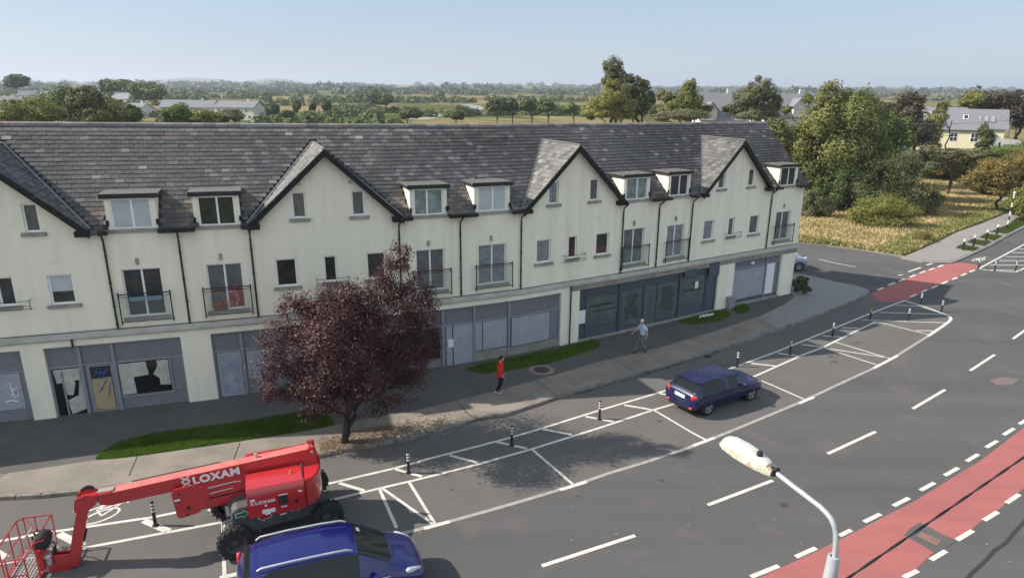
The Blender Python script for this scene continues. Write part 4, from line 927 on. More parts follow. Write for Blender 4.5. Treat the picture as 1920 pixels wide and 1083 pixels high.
mb = MB(); fbox(mb, 39.1, 39.35, 2.55, 2.68, -.14, -.02); mb.build('floodlight', M['white'], Es)
mb = MB(); fbox(mb, 35.2, 36.1, 2.3, 3.1, .031, .04); mb.build('bare_fascia_patch', M['dark_shop'], house); mb = MB(); fbox(mb, 33.2, 34.2, 2.5, 2.95, .031, .036); mb.build('bare_fascia_patch', M['dark_shop'], house)
# plinth step under the dark shopfront
mb = MB(); fbox(mb, 25.8, 36.12, -.05, .19, -.1, .07); mb.build('plinth', M['sill'], house); mb = MB(); fbox(mb, 37.48, 41.98, -.05, .24, -.1, .06); mb.build('plinth', M['sill'], house)
# grey meter cabinet by the pier
mb = MB(); c0 = W(37.15, .17, .55); k = bay(37.1)
fbox(mb, 37.0, 37.5, .12, .82, .03, .3); cab = mb.build('meter_cabinet', M['box'], bevel=.012); tag(cab, 'small grey meter cabinet against the cream pier near the right end shopfront', 'cabinet')
mb = MB(); fbox(mb, 36.98, 37.52, .82, .85, .02, .33); mb.build('lid', M['box'], cab); mb = MB(); fbox(mb, 37.24, 37.255, .16, .78, .3, .305); mb.build('door_gap', M['black'], cab)
# crumpled sheet on the grass
q = G(1325, 590.5, .2); mb = MB(); n = 9; P_ = [Vector((q.x + (i / n - .5) * .95 + (j / n - .5) * .2, q.y + (j / n - .5) * .4 + (i / n - .5) * .5, gz(q.x, q.y) + .19 + .06 * mnoise.noise(Vector((i * .9, j * .9, 4))))) for j in range(n + 1) for i in range(n + 1)]
mb.add(P_, [(j * (n + 1) + i, j * (n + 1) + i + 1, (j + 1) * (n + 1) + i + 1, (j + 1) * (n + 1) + i) for j in range(n) for i in range(n)]); tag(mb.build('plastic_sheet', M['white'], smooth='all'), 'crumpled white plastic sheet lying on the grass below the dark shopfront', 'litter')
# ================================================================ vehicles
def subsurf_split(mb_v, faces, mats, crease, levels, parent, names):
    """smooth a cage and split it by material into the named parts"""
    me = bpy.data.meshes.new('cage'); me.from_pydata(mb_v, [], [f for f, m_ in faces]); me.polygons.foreach_set('material_index', [m_ for f, m_ in faces])
    bm = bmesh.new(); bm.from_mesh(me); bmesh.ops.remove_doubles(bm, verts=bm.verts, dist=.002); bmesh.ops.recalc_face_normals(bm, faces=bm.faces)
    cl = bm.edges.layers.float.new('crease_edge')
    for e in bm.edges:
        if len(e.link_faces) == 2:
            a, b = e.link_faces
            if a.material_index != b.material_index: e[cl] = .75
    bm.to_mesh(me); bm.free()
    o = bpy.data.objects.new('cage', me); C.objects.link(o); md = o.modifiers.new('s', 'SUBSURF'); md.levels = levels; md.render_levels = levels
    dg = bpy.context.evaluated_depsgraph_get(); ev = bpy.data.meshes.new_from_object(o.evaluated_get(dg)); bpy.data.objects.remove(o)
    out_ = []
    for i, nm in enumerate(names):
        bm = bmesh.new(); bm.from_mesh(ev); bmesh.ops.delete(bm, geom=[f for f in bm.faces if f.material_index != i], context='FACES')
        if len(bm.faces) == 0: bm.free(); continue
        isl = [list(bm.faces)]
        if i > 0:           # each pane its own part
            isl = []; seen = set()
            for f in bm.faces:
                if f in seen: continue
                st = [f]; comp = []; seen.add(f)
                while st:
                    q = st.pop(); comp.append(q)
                    for e in q.edges:
                        for g in e.link_faces:
                            if g not in seen: seen.add(g); st.append(g)
                isl.append(comp)
        for comp in isl:
            vs = {}; V = []; Fc = []
            for f in comp:
                idx = []
                for v in f.verts:
                    if v not in vs: vs[v] = len(V); V.append(v.co.copy() + (v.normal * -.004 if i > 0 else Vector()))
                    idx.append(vs[v])
                Fc.append(idx)
            m2 = bpy.data.meshes.new(nm); m2.from_pydata(V, [], Fc); m2.polygons.foreach_set('use_smooth', [True] * len(Fc)); m2.set_sharp_from_angle(angle=R(50))
            out_.append(obj(nm, m2, mats[i], parent))
        bm.free()
    return out_
def wheel(parent, x, y, r, wd, side, spokes=5, rimmat='alloy', z=None):
    z = r if z is None else z
    Mx = Matrix.Translation((x, y, z)) @ Matrix.Rotation(R(-90) * side, 4, 'X')     # local z points outwards
    mb = MB(); mb.lathe([(r * .64, -wd / 2), (r * .9, -wd / 2), (r * .985, -wd * .38), (r, -wd * .2), (r, wd * .2), (r * .985, wd * .38), (r * .9, wd / 2), (r * .66, wd / 2), (r * .64, wd * .3), (r * .64, -wd / 2)], Mx, 32, closed=False)
    wl = mb.build('wheel', M['rubber'], parent, smooth=True)
    mb = MB(); mb.lathe([(0, wd * .30), (r * .10, wd * .32), (r * .12, wd * .2), (r * .6, wd * .08), (r * .6, -wd * .2)], Mx, 24, closed=False)
    mb.lathe([(r * .55, wd * .42), (r * .665, wd * .47), (r * .665, wd * .3), (r * .55, wd * .3)], Mx, 32, closed=False)
    mb.build('hub', M['car_trim'], wl, smooth=True)
    mb = MB()
    for k in range(spokes):
        a = 2 * math.pi * k / spokes + .3; c_, s_ = math.cos(a), math.sin(a); w0, w1 = r * .075, r * .13
        q = [Vector((c_ * r * .05 - s_ * w0, s_ * r * .05 + c_ * w0, wd * .36)), Vector((c_ * r * .05 + s_ * w0, s_ * r * .05 - c_ * w0, wd * .36)), Vector((c_ * r * .63 + s_ * w1, s_ * r * .63 - c_ * w1, wd * .45)), Vector((c_ * r * .63 - s_ * w1, s_ * r * .63 + c_ * w1, wd * .45))]
        mb.hexa([Mx @ (p - Vector((0, 0, wd * .12))) for p in q] + [Mx @ p for p in q])
    mb.lathe([(r * .60, wd * .30), (r * .60, wd * .46), (r * .68, wd * .49), (r * .68, wd * .3)], Mx, 32, closed=False)
    mb.lathe([(0, wd * .42), (r * .1, wd * .4), (r * .13, wd * .3)], Mx, 16, closed=False)
    mb.build('rim', M[rimmat], wl, smooth=True)
    return wl
def car(name, label, loc, rz, st, cab, paint, wb, wr, track, group=None, rails=False, plate_rear=True, hdl=None, tl=None):
    """st: stations rear->front (x, halfwidth sill, halfwidth belt, z bottom, z belt, halfwidth top, z top, crown)
    cab: dict  side=[(i0,i1)...] glass between stations, ws=(i,i+1), rw=(i,i+1)"""
    t = thing(name, label, 'car', loc, rz, group)
    V = []; n = len(st)
    for (x, ws_, wb_, zb, zl, wt, zt, cr) in st:
        half = [(0, zb), (ws_ * .8, zb), (ws_, zb + .13), (max(ws_, wb_) * 1.012, zb * .45 + zl * .55), (wb_, zl), (wt, zt), (wt * .62, zt + cr * .8), (0, zt + cr)]
        for y, z in half: V.append((x, y, z))
        for y, z in half[1:-1]: V.append((x, -y, z))
    m_ = 14; right = {0: 0, 7: 7}; 
    for k in range(1, 7): right[k] = 7 + k
    faces = []
    side = set(j for a, b in cab['side'] for j in range(a, b))
    for i in range(n - 1):
        for k in range(7):
            mi = 0
            if k == 4 and i in side: mi = 1
            if k in (5, 6) and i in cab['ws']: mi = 2
            if k in (5, 6) and i in cab['rw']: mi = 3
            if k in (5, 6) and i in cab.get('roofglass', ()): mi = 2
            for s_ in (0, 1):
                L_ = (lambda q: q) if s_ == 0 else (lambda q: right[q])
                a, b, c, d = i * m_ + L_(k), (i + 1) * m_ + L_(k), (i + 1) * m_ + L_(k + 1), i * m_ + L_(k + 1)
                faces.append(((a, b, c, d), mi))
    for i in (0, n - 1):
        for k in range(7): faces.append(((i * m_ + k, i * m_ + right[k], i * m_ + right[k + 1], i * m_ + k + 1) if k not in (0, 6) else ((i * m_ + 0, i * m_ + 1, i * m_ + 8) if k == 0 else (i * m_ + 6, i * m_ + 7, i * m_ + 13)), 0))
    subsurf_split(V, faces, [M[paint], M['car_glass'], M['car_glass'], M['car_glass']], None, 3, t, ['body', 'side_window', 'windscreen', 'rear_window'])
    xr = wb[0]; xf = wb[1]
    for x in (xr, xf):
        for s_ in (1, -1):
            wd = .215; y = s_ * track
            mb = MB(); Mx = Matrix.Translation((x, s_ * (track + .035), wr + .015)) @ Matrix.Rotation(R(-90) * s_, 4, 'X')
            pts = [(wr * 1.13 * math.cos(a * math.pi / 12), -wr * 1.13 * math.sin(a * math.pi / 12)) for a in range(-2, 15)]
            mb.lathe([(0, -.0), (wr * 1.14, 0), (wr * 1.14, -.25), (0, -.25)], Mx, 32, closed=False)
            mb.build('wheel_arch', M['car_trim'], t)
            wheel(t, x, s_ * (track - wd / 2 + .062), wr, wd, s_)
    return t
def blob(parent, name, c, sz, mt, rot=(0, 0, 0), sq=2.6, n=16):
    """rounded lens or housing (superellipsoid)"""
    mb = MB(); Mx = Matrix.Translation(c) @ Matrix.Rotation(rot[2], 4, 'Z') @ Matrix.Rotation(rot[1], 4, 'Y') @ Matrix.Rotation(rot[0], 4, 'X')
    P_ = []
    sg = lambda v, e: math.copysign(abs(v) ** e, v)
    for j in range(9):
        ph = -math.pi / 2 + math.pi * j / 8
        for i in range(n):
            th = 2 * math.pi * i / n; e = 2 / sq
            P_.append(Mx @ Vector((sz[0] * sg(math.cos(ph), e) * sg(math.cos(th), e), sz[1] * sg(math.cos(ph), e) * sg(math.sin(th), e), sz[2] * sg(math.sin(ph), e))))
    mb.add(P_, [(j * n + i, j * n + (i + 1) % n, (j + 1) * n + (i + 1) % n, (j + 1) * n + i) for j in range(8) for i in range(n)])
    o = mb.build(name, M[mt] if isinstance(mt, str) else mt, parent, smooth='all'); return o

# ---- navy hatchback, seen from behind on its right hand side; origin under the middle
#            x     sill  belt   zb    zl    wtop  ztop  crown
HB_ = [(-2.13, .68, .74, .36, .60, .68, .76, .02),
       (-2.12, .78, .82, .30, .72, .75, .90, .02),
       (-2.06, .81, .855, .27, .90, .73, .99, .02),
       (-1.99, .82, .865, .25, .94, .69, 1.05, .03),
       (-1.71, .84, .87, .24, .95, .61, 1.39, .03),
       (-1.42, .84, .87, .23, .94, .57, 1.43, .03),
       (-.95, .845, .875, .21, .93, .59, 1.46, .03),
       (-.32, .85, .88, .20, .92, .60, 1.475, .03),
       (-.22, .85, .88, .20, .92, .60, 1.475, .03),
       (.30, .85, .88, .20, .91, .59, 1.44, .03),
       (.42, .85, .88, .20, .91, .585, 1.41, .03),
       (1.12, .845, .87, .20, .90, .68, 1.00, .04),
       (1.25, .84, .865, .20, .88, .68, .955, .05),
       (1.75, .83, .85, .21, .82, .62, .88, .06),
       (2.02, .78, .80, .22, .72, .58, .77, .06),
       (2.14, .66, .68, .26, .60, .50, .66, .03)]
hb = car('parked_car', 'dark navy hatchback parked beside the line of bollards with its tail lights towards us', G(1, 1), 0, HB_, dict(side=[(4, 7), (8, 10)], ws=(10,), rw=(3,)), 'blue_hatch', (-1.32, 1.33), .315, .80)
def pillars(t, st, xs, z0, z1, y0, y1):
    for x in xs:
        for s_ in (1, -1):
            mb = MB(); mb.hexa([Vector((x - .035, s_ * (y0 - .01), z0)), Vector((x + .035, s_ * (y0 - .01), z0)), Vector((x + .035, s_ * (y0 + .008), z0)), Vector((x - .035, s_ * (y0 + .008), z0)), Vector((x - .03, s_ * (y1 - .01), z1)), Vector((x + .03, s_ * (y1 - .01), z1)), Vector((x + .03, s_ * (y1 + .006), z1)), Vector((x - .03, s_ * (y1 + .006), z1))]); mb.build('window_pillar', M['car_trim'], t)
def hb_extras(t):
    for s_ in (1, -1):
        blob(t, 'tail_light', (-2.05, s_ * .69, .86), (.06, .145, .14), 'taillight', rot=(s_ * R(12), R(-16), s_ * R(-34)), sq=3.6)
        blob(t, 'headlight', (1.88, s_ * .64, .70), (.20, .11, .075), 'headlight', rot=(0, R(16), s_ * R(-36)), sq=3)
        mr = blob(t, 'wing_mirror', (.62, s_ * .97, .98), (.07, .11, .075), 'blue_hatch')
        for x in (-.62, .12): 
            mb = MB(); mb.box((x, s_ * .888, .83), (.17, .025, .03)); mb.build('door_handle', M['blue_hatch'], t, bevel=.008)
        blob(t, 'reflector', (-2.15, s_ * .60, .42), (.03, .10, .03), 'taillight')
        blob(t, 'fog_light', (2.08, s_ * .55, .38), (.04, .09, .05), 'headlight')
    for s_ in (1, -1):
        mb = MB(); mb.tube([(-.27, s_ * .893, .30), (-.27, s_ * .906, .60), (-.27, s_ * .884, .90)], .006, 5); mb.tube([(.86, s_ * .885, .34), (.90, s_ * .898, .60), (.98, s_ * .872, .86)], .006, 5); mb.tube([(-1.06, s_ * .885, .62), (-1.0, s_ * .878, .90)], .006, 5); mb.build('door_seam', M['black'], t)
    mb = MB(); mb.tube([(-2.135, .62, .69), (-2.15, 0, .70), (-2.135, -.62, .69)], .006, 5); mb.build('tailgate_seam', M['black'], t)
    mb = MB(); mb.box((-2.145, 0, .80), (.03, .54, .125)); pl = mb.build('number_plate', M['white'], t, bevel=.006)
    mb = MB(); mb.box((-2.14, 0, .89), (.03, .56, .03)); mb.build('boot_trim', M['chrome'], t, bevel=.006)
    mb = MB(); mb.box((-1.60, 0, 1.42), (.18, 1.10, .03), M=Matrix.Translation((-1.70, 0, 1.43)) @ Matrix.Rotation(R(-4), 4, 'Y')); mb.build('spoiler', M['blue_hatch'], t, bevel=.012)
    mb = MB(); mb.tube([(-1.2, 0, 1.47), (-1.32, 0, 1.78)], .006, 6); mb.build('aerial', M['black'], t)
    mb = MB(); mb.tube([(-1.84, 0, 1.08), (-1.76, .32, 1.19)], .008, 6); mb.build('rear_wiper', M['black'], t)
    mb = MB(); mb.box((2.12, 0, .44), (.04, .95, .14)); mb.build('grille', M['car_trim'], t, bevel=.01)
    mb = MB()
    for s_ in (1, -1): 
        mb.tube([(1.16, s_ * .72, .98), (.45, s_ * .60, 1.40)], .012, 6)
    mb.tube([(1.05, .5, 1.03), (.98, -.25, 1.09)], .008, 6); mb.build('wiper', M['black'], t)
    mb = MB(); mb.box((-2.12, 0, .33), (.10, 1.15, .12)); mb.build('bumper_insert', M['car_trim'], t, bevel=.02)
hb_extras(hb)
a_, b_ = G(1323, 766, .32), G(1412, 736, .32); u_ = (b_ - a_).normalized(); nn = Vector((-u_.y, u_.x, 0)); mid = (a_ + b_) / 2 + nn * .80
hb.location = (mid.x, mid.y, gz(mid.x, mid.y)); hb.rotation_euler = (0, math.asin(-SL * u_.x) if 0 else R(1.05), math.atan2(u_.y, u_.x)); hb.scale = (1.0, .98, .95)

# ---- blue people carrier at the bottom edge
MP = [(-2.22, .70, .72, .40, .66, .64, .95, .02),
      (-2.20, .80, .83, .32, .80, .72, 1.06, .03),
      (-2.12, .85, .89, .28, 1.00, .74, 1.22, .03),
      (-2.02, .86, .90, .25, 1.03, .70, 1.42, .03),
      (-1.86, .87, .91, .24, 1.04, .66, 1.58, .04),
      (-1.70, .87, .915, .23, 1.04, .66, 1.61, .04),
      (-1.15, .875, .92, .21, 1.03, .67, 1.655, .045),
      (-1.07, .875, .92, .21, 1.03, .67, 1.66, .045),
      (-.25, .88, .92, .20, 1.01, .67, 1.67, .045),
      (-.16, .88, .92, .20, 1.01, .67, 1.67, .045),
      (.42, .88, .92, .20, .99, .655, 1.63, .045),
      (.56, .88, .92, .20, .98, .645, 1.60, .045),
      (1.40, .87, .915, .20, .95, .70, 1.12, .055),
      (1.52, .87, .91, .20, .94, .70, 1.06, .06),
      (1.95, .84, .88, .21, .84, .62, .92, .06),
      (2.14, .76, .80, .23, .74, .54, .80, .05),
      (2.23, .62, .66, .28, .62, .44, .68, .03)]
mp_t = car('passing_car', 'bright blue people carrier with silver roof rails driving past the red boom lift', (0, 0, 0), 0, MP, dict(side=[(5, 11)], ws=(11,), rw=(3,)), 'blue_mpv', (-1.38, 1.38), .335, .845)
for s_ in (1, -1):
    mb = MB(); yy = .60
    mb.tube([(-1.72, s_ * (yy - .02), 1.655), (-1.62, s_ * yy, 1.715), (-1.0, s_ * (yy + .01), 1.745), (-.2, s_ * (yy + .01), 1.75), (.3, s_ * yy, 1.735), (.44, s_ * (yy - .01), 1.68)], [.018, .026, .027, .027, .026, .018], 10); mb.build('roof_rail', M['chrome'] if 0 else M['galv'], mp_t, smooth=True)
    blob(mp_t, 'headlight', (1.90, s_ * .675, .835), (.27, .095, .07), 'headlight', rot=(0, R(20), s_ * R(-30)))
    blob(mp_t, 'fog_light', (2.14, s_ * .60, .42), (.05, .10, .06), 'headlight')
    blob(mp_t, 'tail_light', (-2.12, s_ * .78, 1.05), (.07, .10, .22), 'taillight', rot=(0, R(-8), s_ * R(-25)))
    blob(mp_t, 'wing_mirror', (.92, s_ * 1.03, 1.08), (.075, .13, .085), 'blue_mpv', rot=(0, 0, s_ * R(8)))
    for x in (-.62, .22):
        mb = MB(); mb.box((x, s_ * .932, .90), (.19, .025, .03)); mb.build('door_handle', M['chrome'], mp_t, bevel=.008)
    mb = MB(); mb.tube([(-1.55, s_ * .922, 1.045), (-.2, s_ * .93, 1.02), (.6, s_ * .93, .985), (1.28, s_ * .915, .965)], .010, 6); mb.build('window_trim', M['chrome'], mp_t)
mb = MB(); mb.tube([(1.42, .60, 1.12), (1.20, .10, 1.255)], .011, 6); mb.tube([(1.42, -.05, 1.15), (1.17, -.58, 1.245)], .011, 6); mb.tube([(1.43, .66, 1.115), (1.44, 0, 1.16), (1.43, -.66, 1.115)], .014, 6); mb.build('wiper', M['black'], mp_t)
mb = MB(); mb.box((2.2, 0, .62), (.06, .8, .10)); mb.box((2.2, 0, .40), (.06, 1.0, .14)); mb.build('grille', M['car_trim'], mp_t, bevel=.012)
mb = MB(); mb.box((0, 0, 0), (.09, .16, .004), M=Matrix.Translation((.70, .34, 1.571)) @ Matrix.Rotation(R(30), 4, 'Y')); mb.build('windscreen_disc', M['headlight'], mp_t)
mb = MB(); mb.tube([(-1.74, .67, 1.632), (-1.74, .35, 1.665), (-1.74, 0, 1.673), (-1.74, -.35, 1.665), (-1.74, -.67, 1.632)], .004, 5); mb.build('tailgate_seam', M['black'], mp_t)
mb = MB(); mb.box((-2.22, 0, .86), (.03, .52, .115)); mb.build('number_plate', M['white'], mp_t)
ca = (G(480.7, 1013.3, 1.70) + G(482, 1062, 1.70)) / 2; cb = (G(644.8, 979, 1.70) + G(657.8, 1028, 1.70)) / 2; u_ = (cb - ca); u_.z = 0; u_.normalize(); mid = (ca + cb) / 2 + u_ * .62
mp_t.location = (mid.x, mid.y, gz(mid.x, mid.y)); mp_t.rotation_euler = (0, R(1.05), math.atan2(u_.y, u_.x)); mp_t.scale = (1.0,) * 3

# ---- silver crossover half hidden behind the end wall
sv = car('parked_car', 'silver crossover car parked behind the right hand end wall', (0, 0, 0), 0, [tuple([s[0] * 1.0] + [s[1], s[2], s[3] + .08, s[4] + .10, s[5], s[6] + .02, s[7]]) for s in MP], dict(side=[(5, 11)], ws=(11,), rw=(3,)), 'silver', (-1.36, 1.42), .36, .85)
for s_ in (1, -1):
    blob(sv, 'headlight', (2.0, s_ * .70, .93), (.16, .14, .06), 'headlight', rot=(0, R(10), s_ * R(-30)))
    blob(sv, 'wing_mirror', (.92, s_ * 1.03, 1.15), (.075, .12, .08), 'silver')
mb = MB(); mb.box((2.22, 0, .80), (.06, .85, .16)); mb.build('grille', M['car_trim'], sv, bevel=.02)
mb = MB(); mb.box((2.25, 0, .56), (.03, .52, .115)); mb.build('number_plate', M['white'], sv)
mb = MB(); mb.box((2.2, 0, .38), (.10, 1.3, .14)); mb.build('bumper_insert', M['galv'], sv, bevel=.02)
fw = G(1497, 499, .34); a_ = R(8); u_ = Vector((math.cos(a_), math.sin(a_), 0)); n_ = Vector((-u_.y, u_.x, 0)); mid = fw - u_ * 1.42 + n_ * .82
sv.location = (mid.x, mid.y, gz(mid.x, mid.y)); sv.rotation_euler = (0, R(1), a_)

# ---------------------------------------------------------------- the boom lift
M['lred'] = mat('lift_red', (.50, .012, .016), .34, (.42, .012, .015), ns=2, spec=.9, coat=.9, dirt=((.30, .02, .02), 6, .66, .8))
M['lgrey'] = mat('lift_grey', (.085, .088, .092), .6, (.065, .067, .07), ns=3, spec=.4)
M['lsteel'] = mat('lift_steel', (.55, .55, .53), .35, metal=.6)
M['green'] = mat('arrow_green', (.0, .16, .08), .6); M['arrowred'] = mat('arrow_red', (.42, .015, .02), .6)
lo = Vector((-6.85, 16.85, 0)); la = R(21.6)
lift = thing('boom_lift', 'red articulated boom lift parked over the lane lines with its basket lowered at left', 'boom lift', (lo.x, lo.y, gz(lo.x, lo.y)), la)
# chassis, turned a few degrees from the boom
cr = R(6.5); CM = Matrix.Rotation(cr, 4, 'Z')
mb = MB()
prof = [(-1.14, .56), (-1.2, .9), (-1.16, 1.30), (-1.02, 1.37), (-.70, 1.37), (-.62, 1.10), (1.0, 1.10), (1.33, 1.02), (1.36, .75), (1.2, .56)]
def cprism(mb, prof, y0, y1, Mx=CM): 
    n = len(prof); tri = tessellate_polygon([[Vector((p[0], p[1], 0)) for p in prof]])
    vs = [Mx @ Vector((p[0], y0, p[1])) for p in prof] + [Mx @ Vector((p[0], y1, p[1])) for p in prof]
    mb.add(vs, [tuple(t) for t in tri] + [tuple(i + n for i in t) for t in tri] + [(i, (i + 1) % n, (i + 1) % n + n, i + n) for i in range(n)])
cprism(mb, prof, -.86, .80); chs = mb.build('chassis', M['lgrey'], lift, bevel=.03)
mb = MB(); mb.box((0, 0, 0), (2.1, .14, .14), M=CM @ Matrix.Translation((1.2, 0, .5)) @ Matrix.Rotation(R(90), 4, 'Z')); mb.box((0, 0, 0), (2.1, .14, .14), M=CM @ Matrix.Translation((-1.2, 0, .5)) @ Matrix.Rotation(R(90), 4, 'Z')); mb.build('axle', M['lgrey'], chs)
mb = MB(); mb.tube([CM @ Vector(p) for p in ((-1.16, -.7, 1.0), (-1.42, -.7, .95), (-1.45, -.7, .7), (-1.27, -.7, .6))], .028, 8); mb.build('tow_loop', M['lgrey'], chs, smooth=True)
def tractor_wheel(x, y, s_, r=.47, wd=.33, rz=0):
    Mx = CM @ Matrix.Translation((x, y, r)) @ Matrix.Rotation(rz, 4, 'Z') @ Matrix.Rotation(R(-90) * s_, 4, 'X')
    mb = MB(); mb.lathe([(r * .55, -wd / 2), (r * .82, -wd / 2), (r * .94, -wd * .36), (r * .95, wd * .36), (r * .82, wd / 2), (r * .62, wd / 2), (r * .58, wd * .36), (r * .56, -wd / 2)], Mx, 32, closed=False)
    wl = mb.build('wheel', M['rubber'], lift, smooth=True)
    mb = MB(); n = 18
    for k in range(n):
        for h_ in (0, 1):
            a0 = 2 * math.pi * (k + .5 * h_) / n; sg = -1 if h_ else 1; P_ = []
            for rr in (r * .92, r * 1.02):
                for (da, zz) in ((-.05, sg * wd * .02), (.05, sg * wd * .02), (.05 + .14, sg * wd * .5), (-.05 + .14, sg * wd * .5)): P_.append(Mx @ Vector((rr * math.cos(a0 + da), rr * math.sin(a0 + da), zz)))
            mb.hexa(P_)
            P_ = []
            for (r0, zz) in ((r * .76, .50), (r * 1.0, .46)):
                for da in (-.05 + .14, .05 + .14): P_.append(Mx @ Vector((r0 * math.cos(a0 + da), r0 * math.sin(a0 + da), sg * wd * (zz + .05))))
            P2 = []
            for (r0, zz) in ((r * .76, .40), (r * 1.0, .36)):
                for da in (-.05 + .14, .05 + .14): P2.append(Mx @ Vector((r0 * math.cos(a0 + da), r0 * math.sin(a0 + da), sg * wd * (zz + .05))))
            mb.hexa([P2[0], P2[1], P2[3], P2[2], P_[0], P_[1], P_[3], P_[2]])
    mb.build('tread', M['rubber'], wl)
    mb = MB(); mb.lathe([(0, wd * .12), (r * .16, wd * .12), (r * .18, wd * .05), (r * .42, -.01), (r * .52, wd * .36), (r * .575, wd * .42), (r * .575, wd * .2)], Mx, 28, closed=False)
    for k in range(8):
        a = k * math.pi / 4; mb.lathe([(0, .03), (.014, .03), (.014, 0)], Mx @ Matrix.Translation((r * .27 * math.cos(a), r * .27 * math.sin(a), wd * .06)), 6, closed=False)
    mb.build('rim', M['lgrey'], wl, smooth=True)
for x, y, s_ in ((-1.18, -.98, -1), (1.28, -.98, -1), (-1.18, .98, 1), (1.28, .98, 1)): tractor_wheel(x, y, s_)
# turret: hoods either side, counterweight at the back
mb = MB()
def hood(y0, y1):      # side hood, outer face at y0
    x0, x1 = -.66, .84; s_ = 1 if y1 > y0 else -1
    P_ = [(y0, 1.08), (y0, 1.72), (y0 + s_ * .08, 1.93), (y1, 1.99), (y1, 1.08)]; n = len(P_)
    vs = [Vector((x0, p[0], p[1])) for p in P_] + [Vector((x1, p[0], p[1] + (.02 if 0 else 0))) for p in P_]
    return vs, [(0, 1, 2, 3, 4), (9, 8, 7, 6, 5)] + [(i, (i + 1) % n, (i + 1) % n + n, i + n) for i in range(n)]
for y0, y1 in ((-1.13, -.28), (1.05, .30)):
    mb = MB(); v, f = hood(y0, y1); mb.add(v, f); hd = mb.build('engine_hood' if y0 > 0 else 'control_hood', M['lred'], lift, bevel=.035, smooth=True)
    if y0 < 0: near = hd
mb = MB()      # counterweight: rounded in plan
pl = [(.86, -1.10), (1.05, -1.02), (1.22, -.82), (1.33, -.5), (1.38, 0), (1.33, .5), (1.2, .8), (1.05, .98), (.86, 1.03)]
mb.prism([(a, b) for a, b in pl], 1.10, 1.93); mb.build('counterweight', M['lred'], lift, bevel=.03, smooth=True)
mb = MB(); mb.box((.1, 0, 1.2), (1.5, .62, .26)); mb.lathe([(.5, 1.06), (.5, 1.12)], n=32); mb.build('turntable', M['lgrey'], lift, bevel=.02)
# near hood fittings
def plate(name, x0, x1, z0, z1, mt, y=-1.138, par=None, d=.008):
    mb = MB(); mb.box(((x0 + x1) / 2, y, (z0 + z1) / 2), (x1 - x0, d, z1 - z0)); return mb.build(name, M[mt] if isinstance(mt, str) else mt, par or near, bevel=.0)
plate('control_panel', .14, .38, 1.36, 1.62, 'black', y=-1.145, d=.02); plate('warning_sticker', .14, .38, 1.64, 1.67, 'white'); plate('data_sticker', -.30, .03, 1.18, 1.30, 'white'); plate('data_sticker', -.24, -.10, 1.13, 1.18, 'white')
plate('data_sticker', -.58, -.46, 1.62, 1.67, 'white'); plate('data_sticker', .66, .76, 1.64, 1.69, 'white'); plate('warning_sticker', .18, .34, 1.27, 1.30, 'white')
mb = MB()
for k in range(3):
    for j in range(3): mb.lathe([(0, .012), (.018, .01), (.018, 0)], Matrix.Translation((.18 + .08 * k, -1.155, 1.41 + .07 * j)) @ Matrix.Rotation(R(90), 4, 'X'), 10, closed=False)
mb.build('control_knobs', M['lgrey'], near)
mb = MB(); mb.lathe([(0, .02), (.05, .02), (.055, 0)], Matrix.Translation((.60, -1.135, 1.38)) @ Matrix.Rotation(R(90), 4, 'X'), 20, closed=False); mb.build('key_lock', M['black'], near)
mb = MB(); mb.lathe([(.045, 0), (.045, .01), (.025, .02), (.028, .07), (0, .09)], Matrix.Translation((.52, -.62, 1.965)), 16); mb.build('beacon', mat('amber', (.6, .16, .02), .3), near, smooth=True)
# lettering
def text_mesh(name, body, size, ext, mt, parent, Mx, bold=.0, sx=1.0):
    cu = bpy.data.curves.new(name, 'FONT'); cu.body = body; cu.size = size; cu.extrude = ext; cu.offset = bold; cu.align_x = 'LEFT'; cu.align_y = 'BOTTOM_BASELINE'; cu.resolution_u = 4; cu.space_character = 1.12
    o = bpy.data.objects.new(name, cu); C.objects.link(o); dg = bpy.context.evaluated_depsgraph_get(); me = bpy.data.meshes.new_from_object(o.evaluated_get(dg)); bpy.data.objects.remove(o)
    me.transform(Mx @ Matrix.Diagonal((sx, 1, 1, 1))); return obj(name, me, mt, parent)
def emblem(name, h, parent, Mx, th=.03):      # two crossed strokes above a small one, left of the word
    mb = MB(); ex = .004
    for (x0, y0, x1, y1) in ((0, .55, .75, 1), (.75, .55, 0, 1), (0, 0, .75, .45), (.75, 0, 0, .45)):
        a, b = Vector((x0 * h, y0 * h, 0)), Vector((x1 * h, y1 * h, 0)); d = (b - a).normalized(); n = Vector((-d.y, d.x, 0)) * h * .075
        mb.hexa([Mx @ (p + Vector((0, 0, q))) for q in (0, ex) for p in (a - n, b - n, b + n, a + n)])
    return mb.build(name, M['white'], parent, fix=True)
# main boom: slopes gently up towards the turret; built between two points in the boom's own plane
def beam(mb, p0, p1, h0, h1, y0, y1):
    p0, p1 = Vector(p0), Vector(p1); d = (p1 - p0).normalized(); up = Vector((-d.z, 0, d.x))
    q = lambda p, h, y: Vector((p.x, y, p.z)) + up * h
    mb.hexa([q(p0, -h0, y0), q(p1, -h1, y0), q(p1, -h1, y1), q(p0, -h0, y1), q(p0, 0, y0), q(p1, 0, y0), q(p1, 0, y1), q(p0, 0, y1)])
mb = MB(); beam(mb, (-3.93, 0, 2.10), (1.16, 0, 2.36), .36, .38, -.2, .14); bm_o = mb.build('main_boom', M['lred'], lift, bevel=.012)
mb = MB(); beam(mb, (-3.90, 0, 2.106), (1.10, 0, 2.361), .004, .004, -.188, .128); mb.build('boom_top_sheen_plate', mat('sheen_red', (.62, .19, .17), .5, (.56, .13, .12), ns=3, coat=.4), bm_o)  # paler red sheet: sky sheen on the boom top put into its colour
sl_ = math.atan2(.26, 5.09)
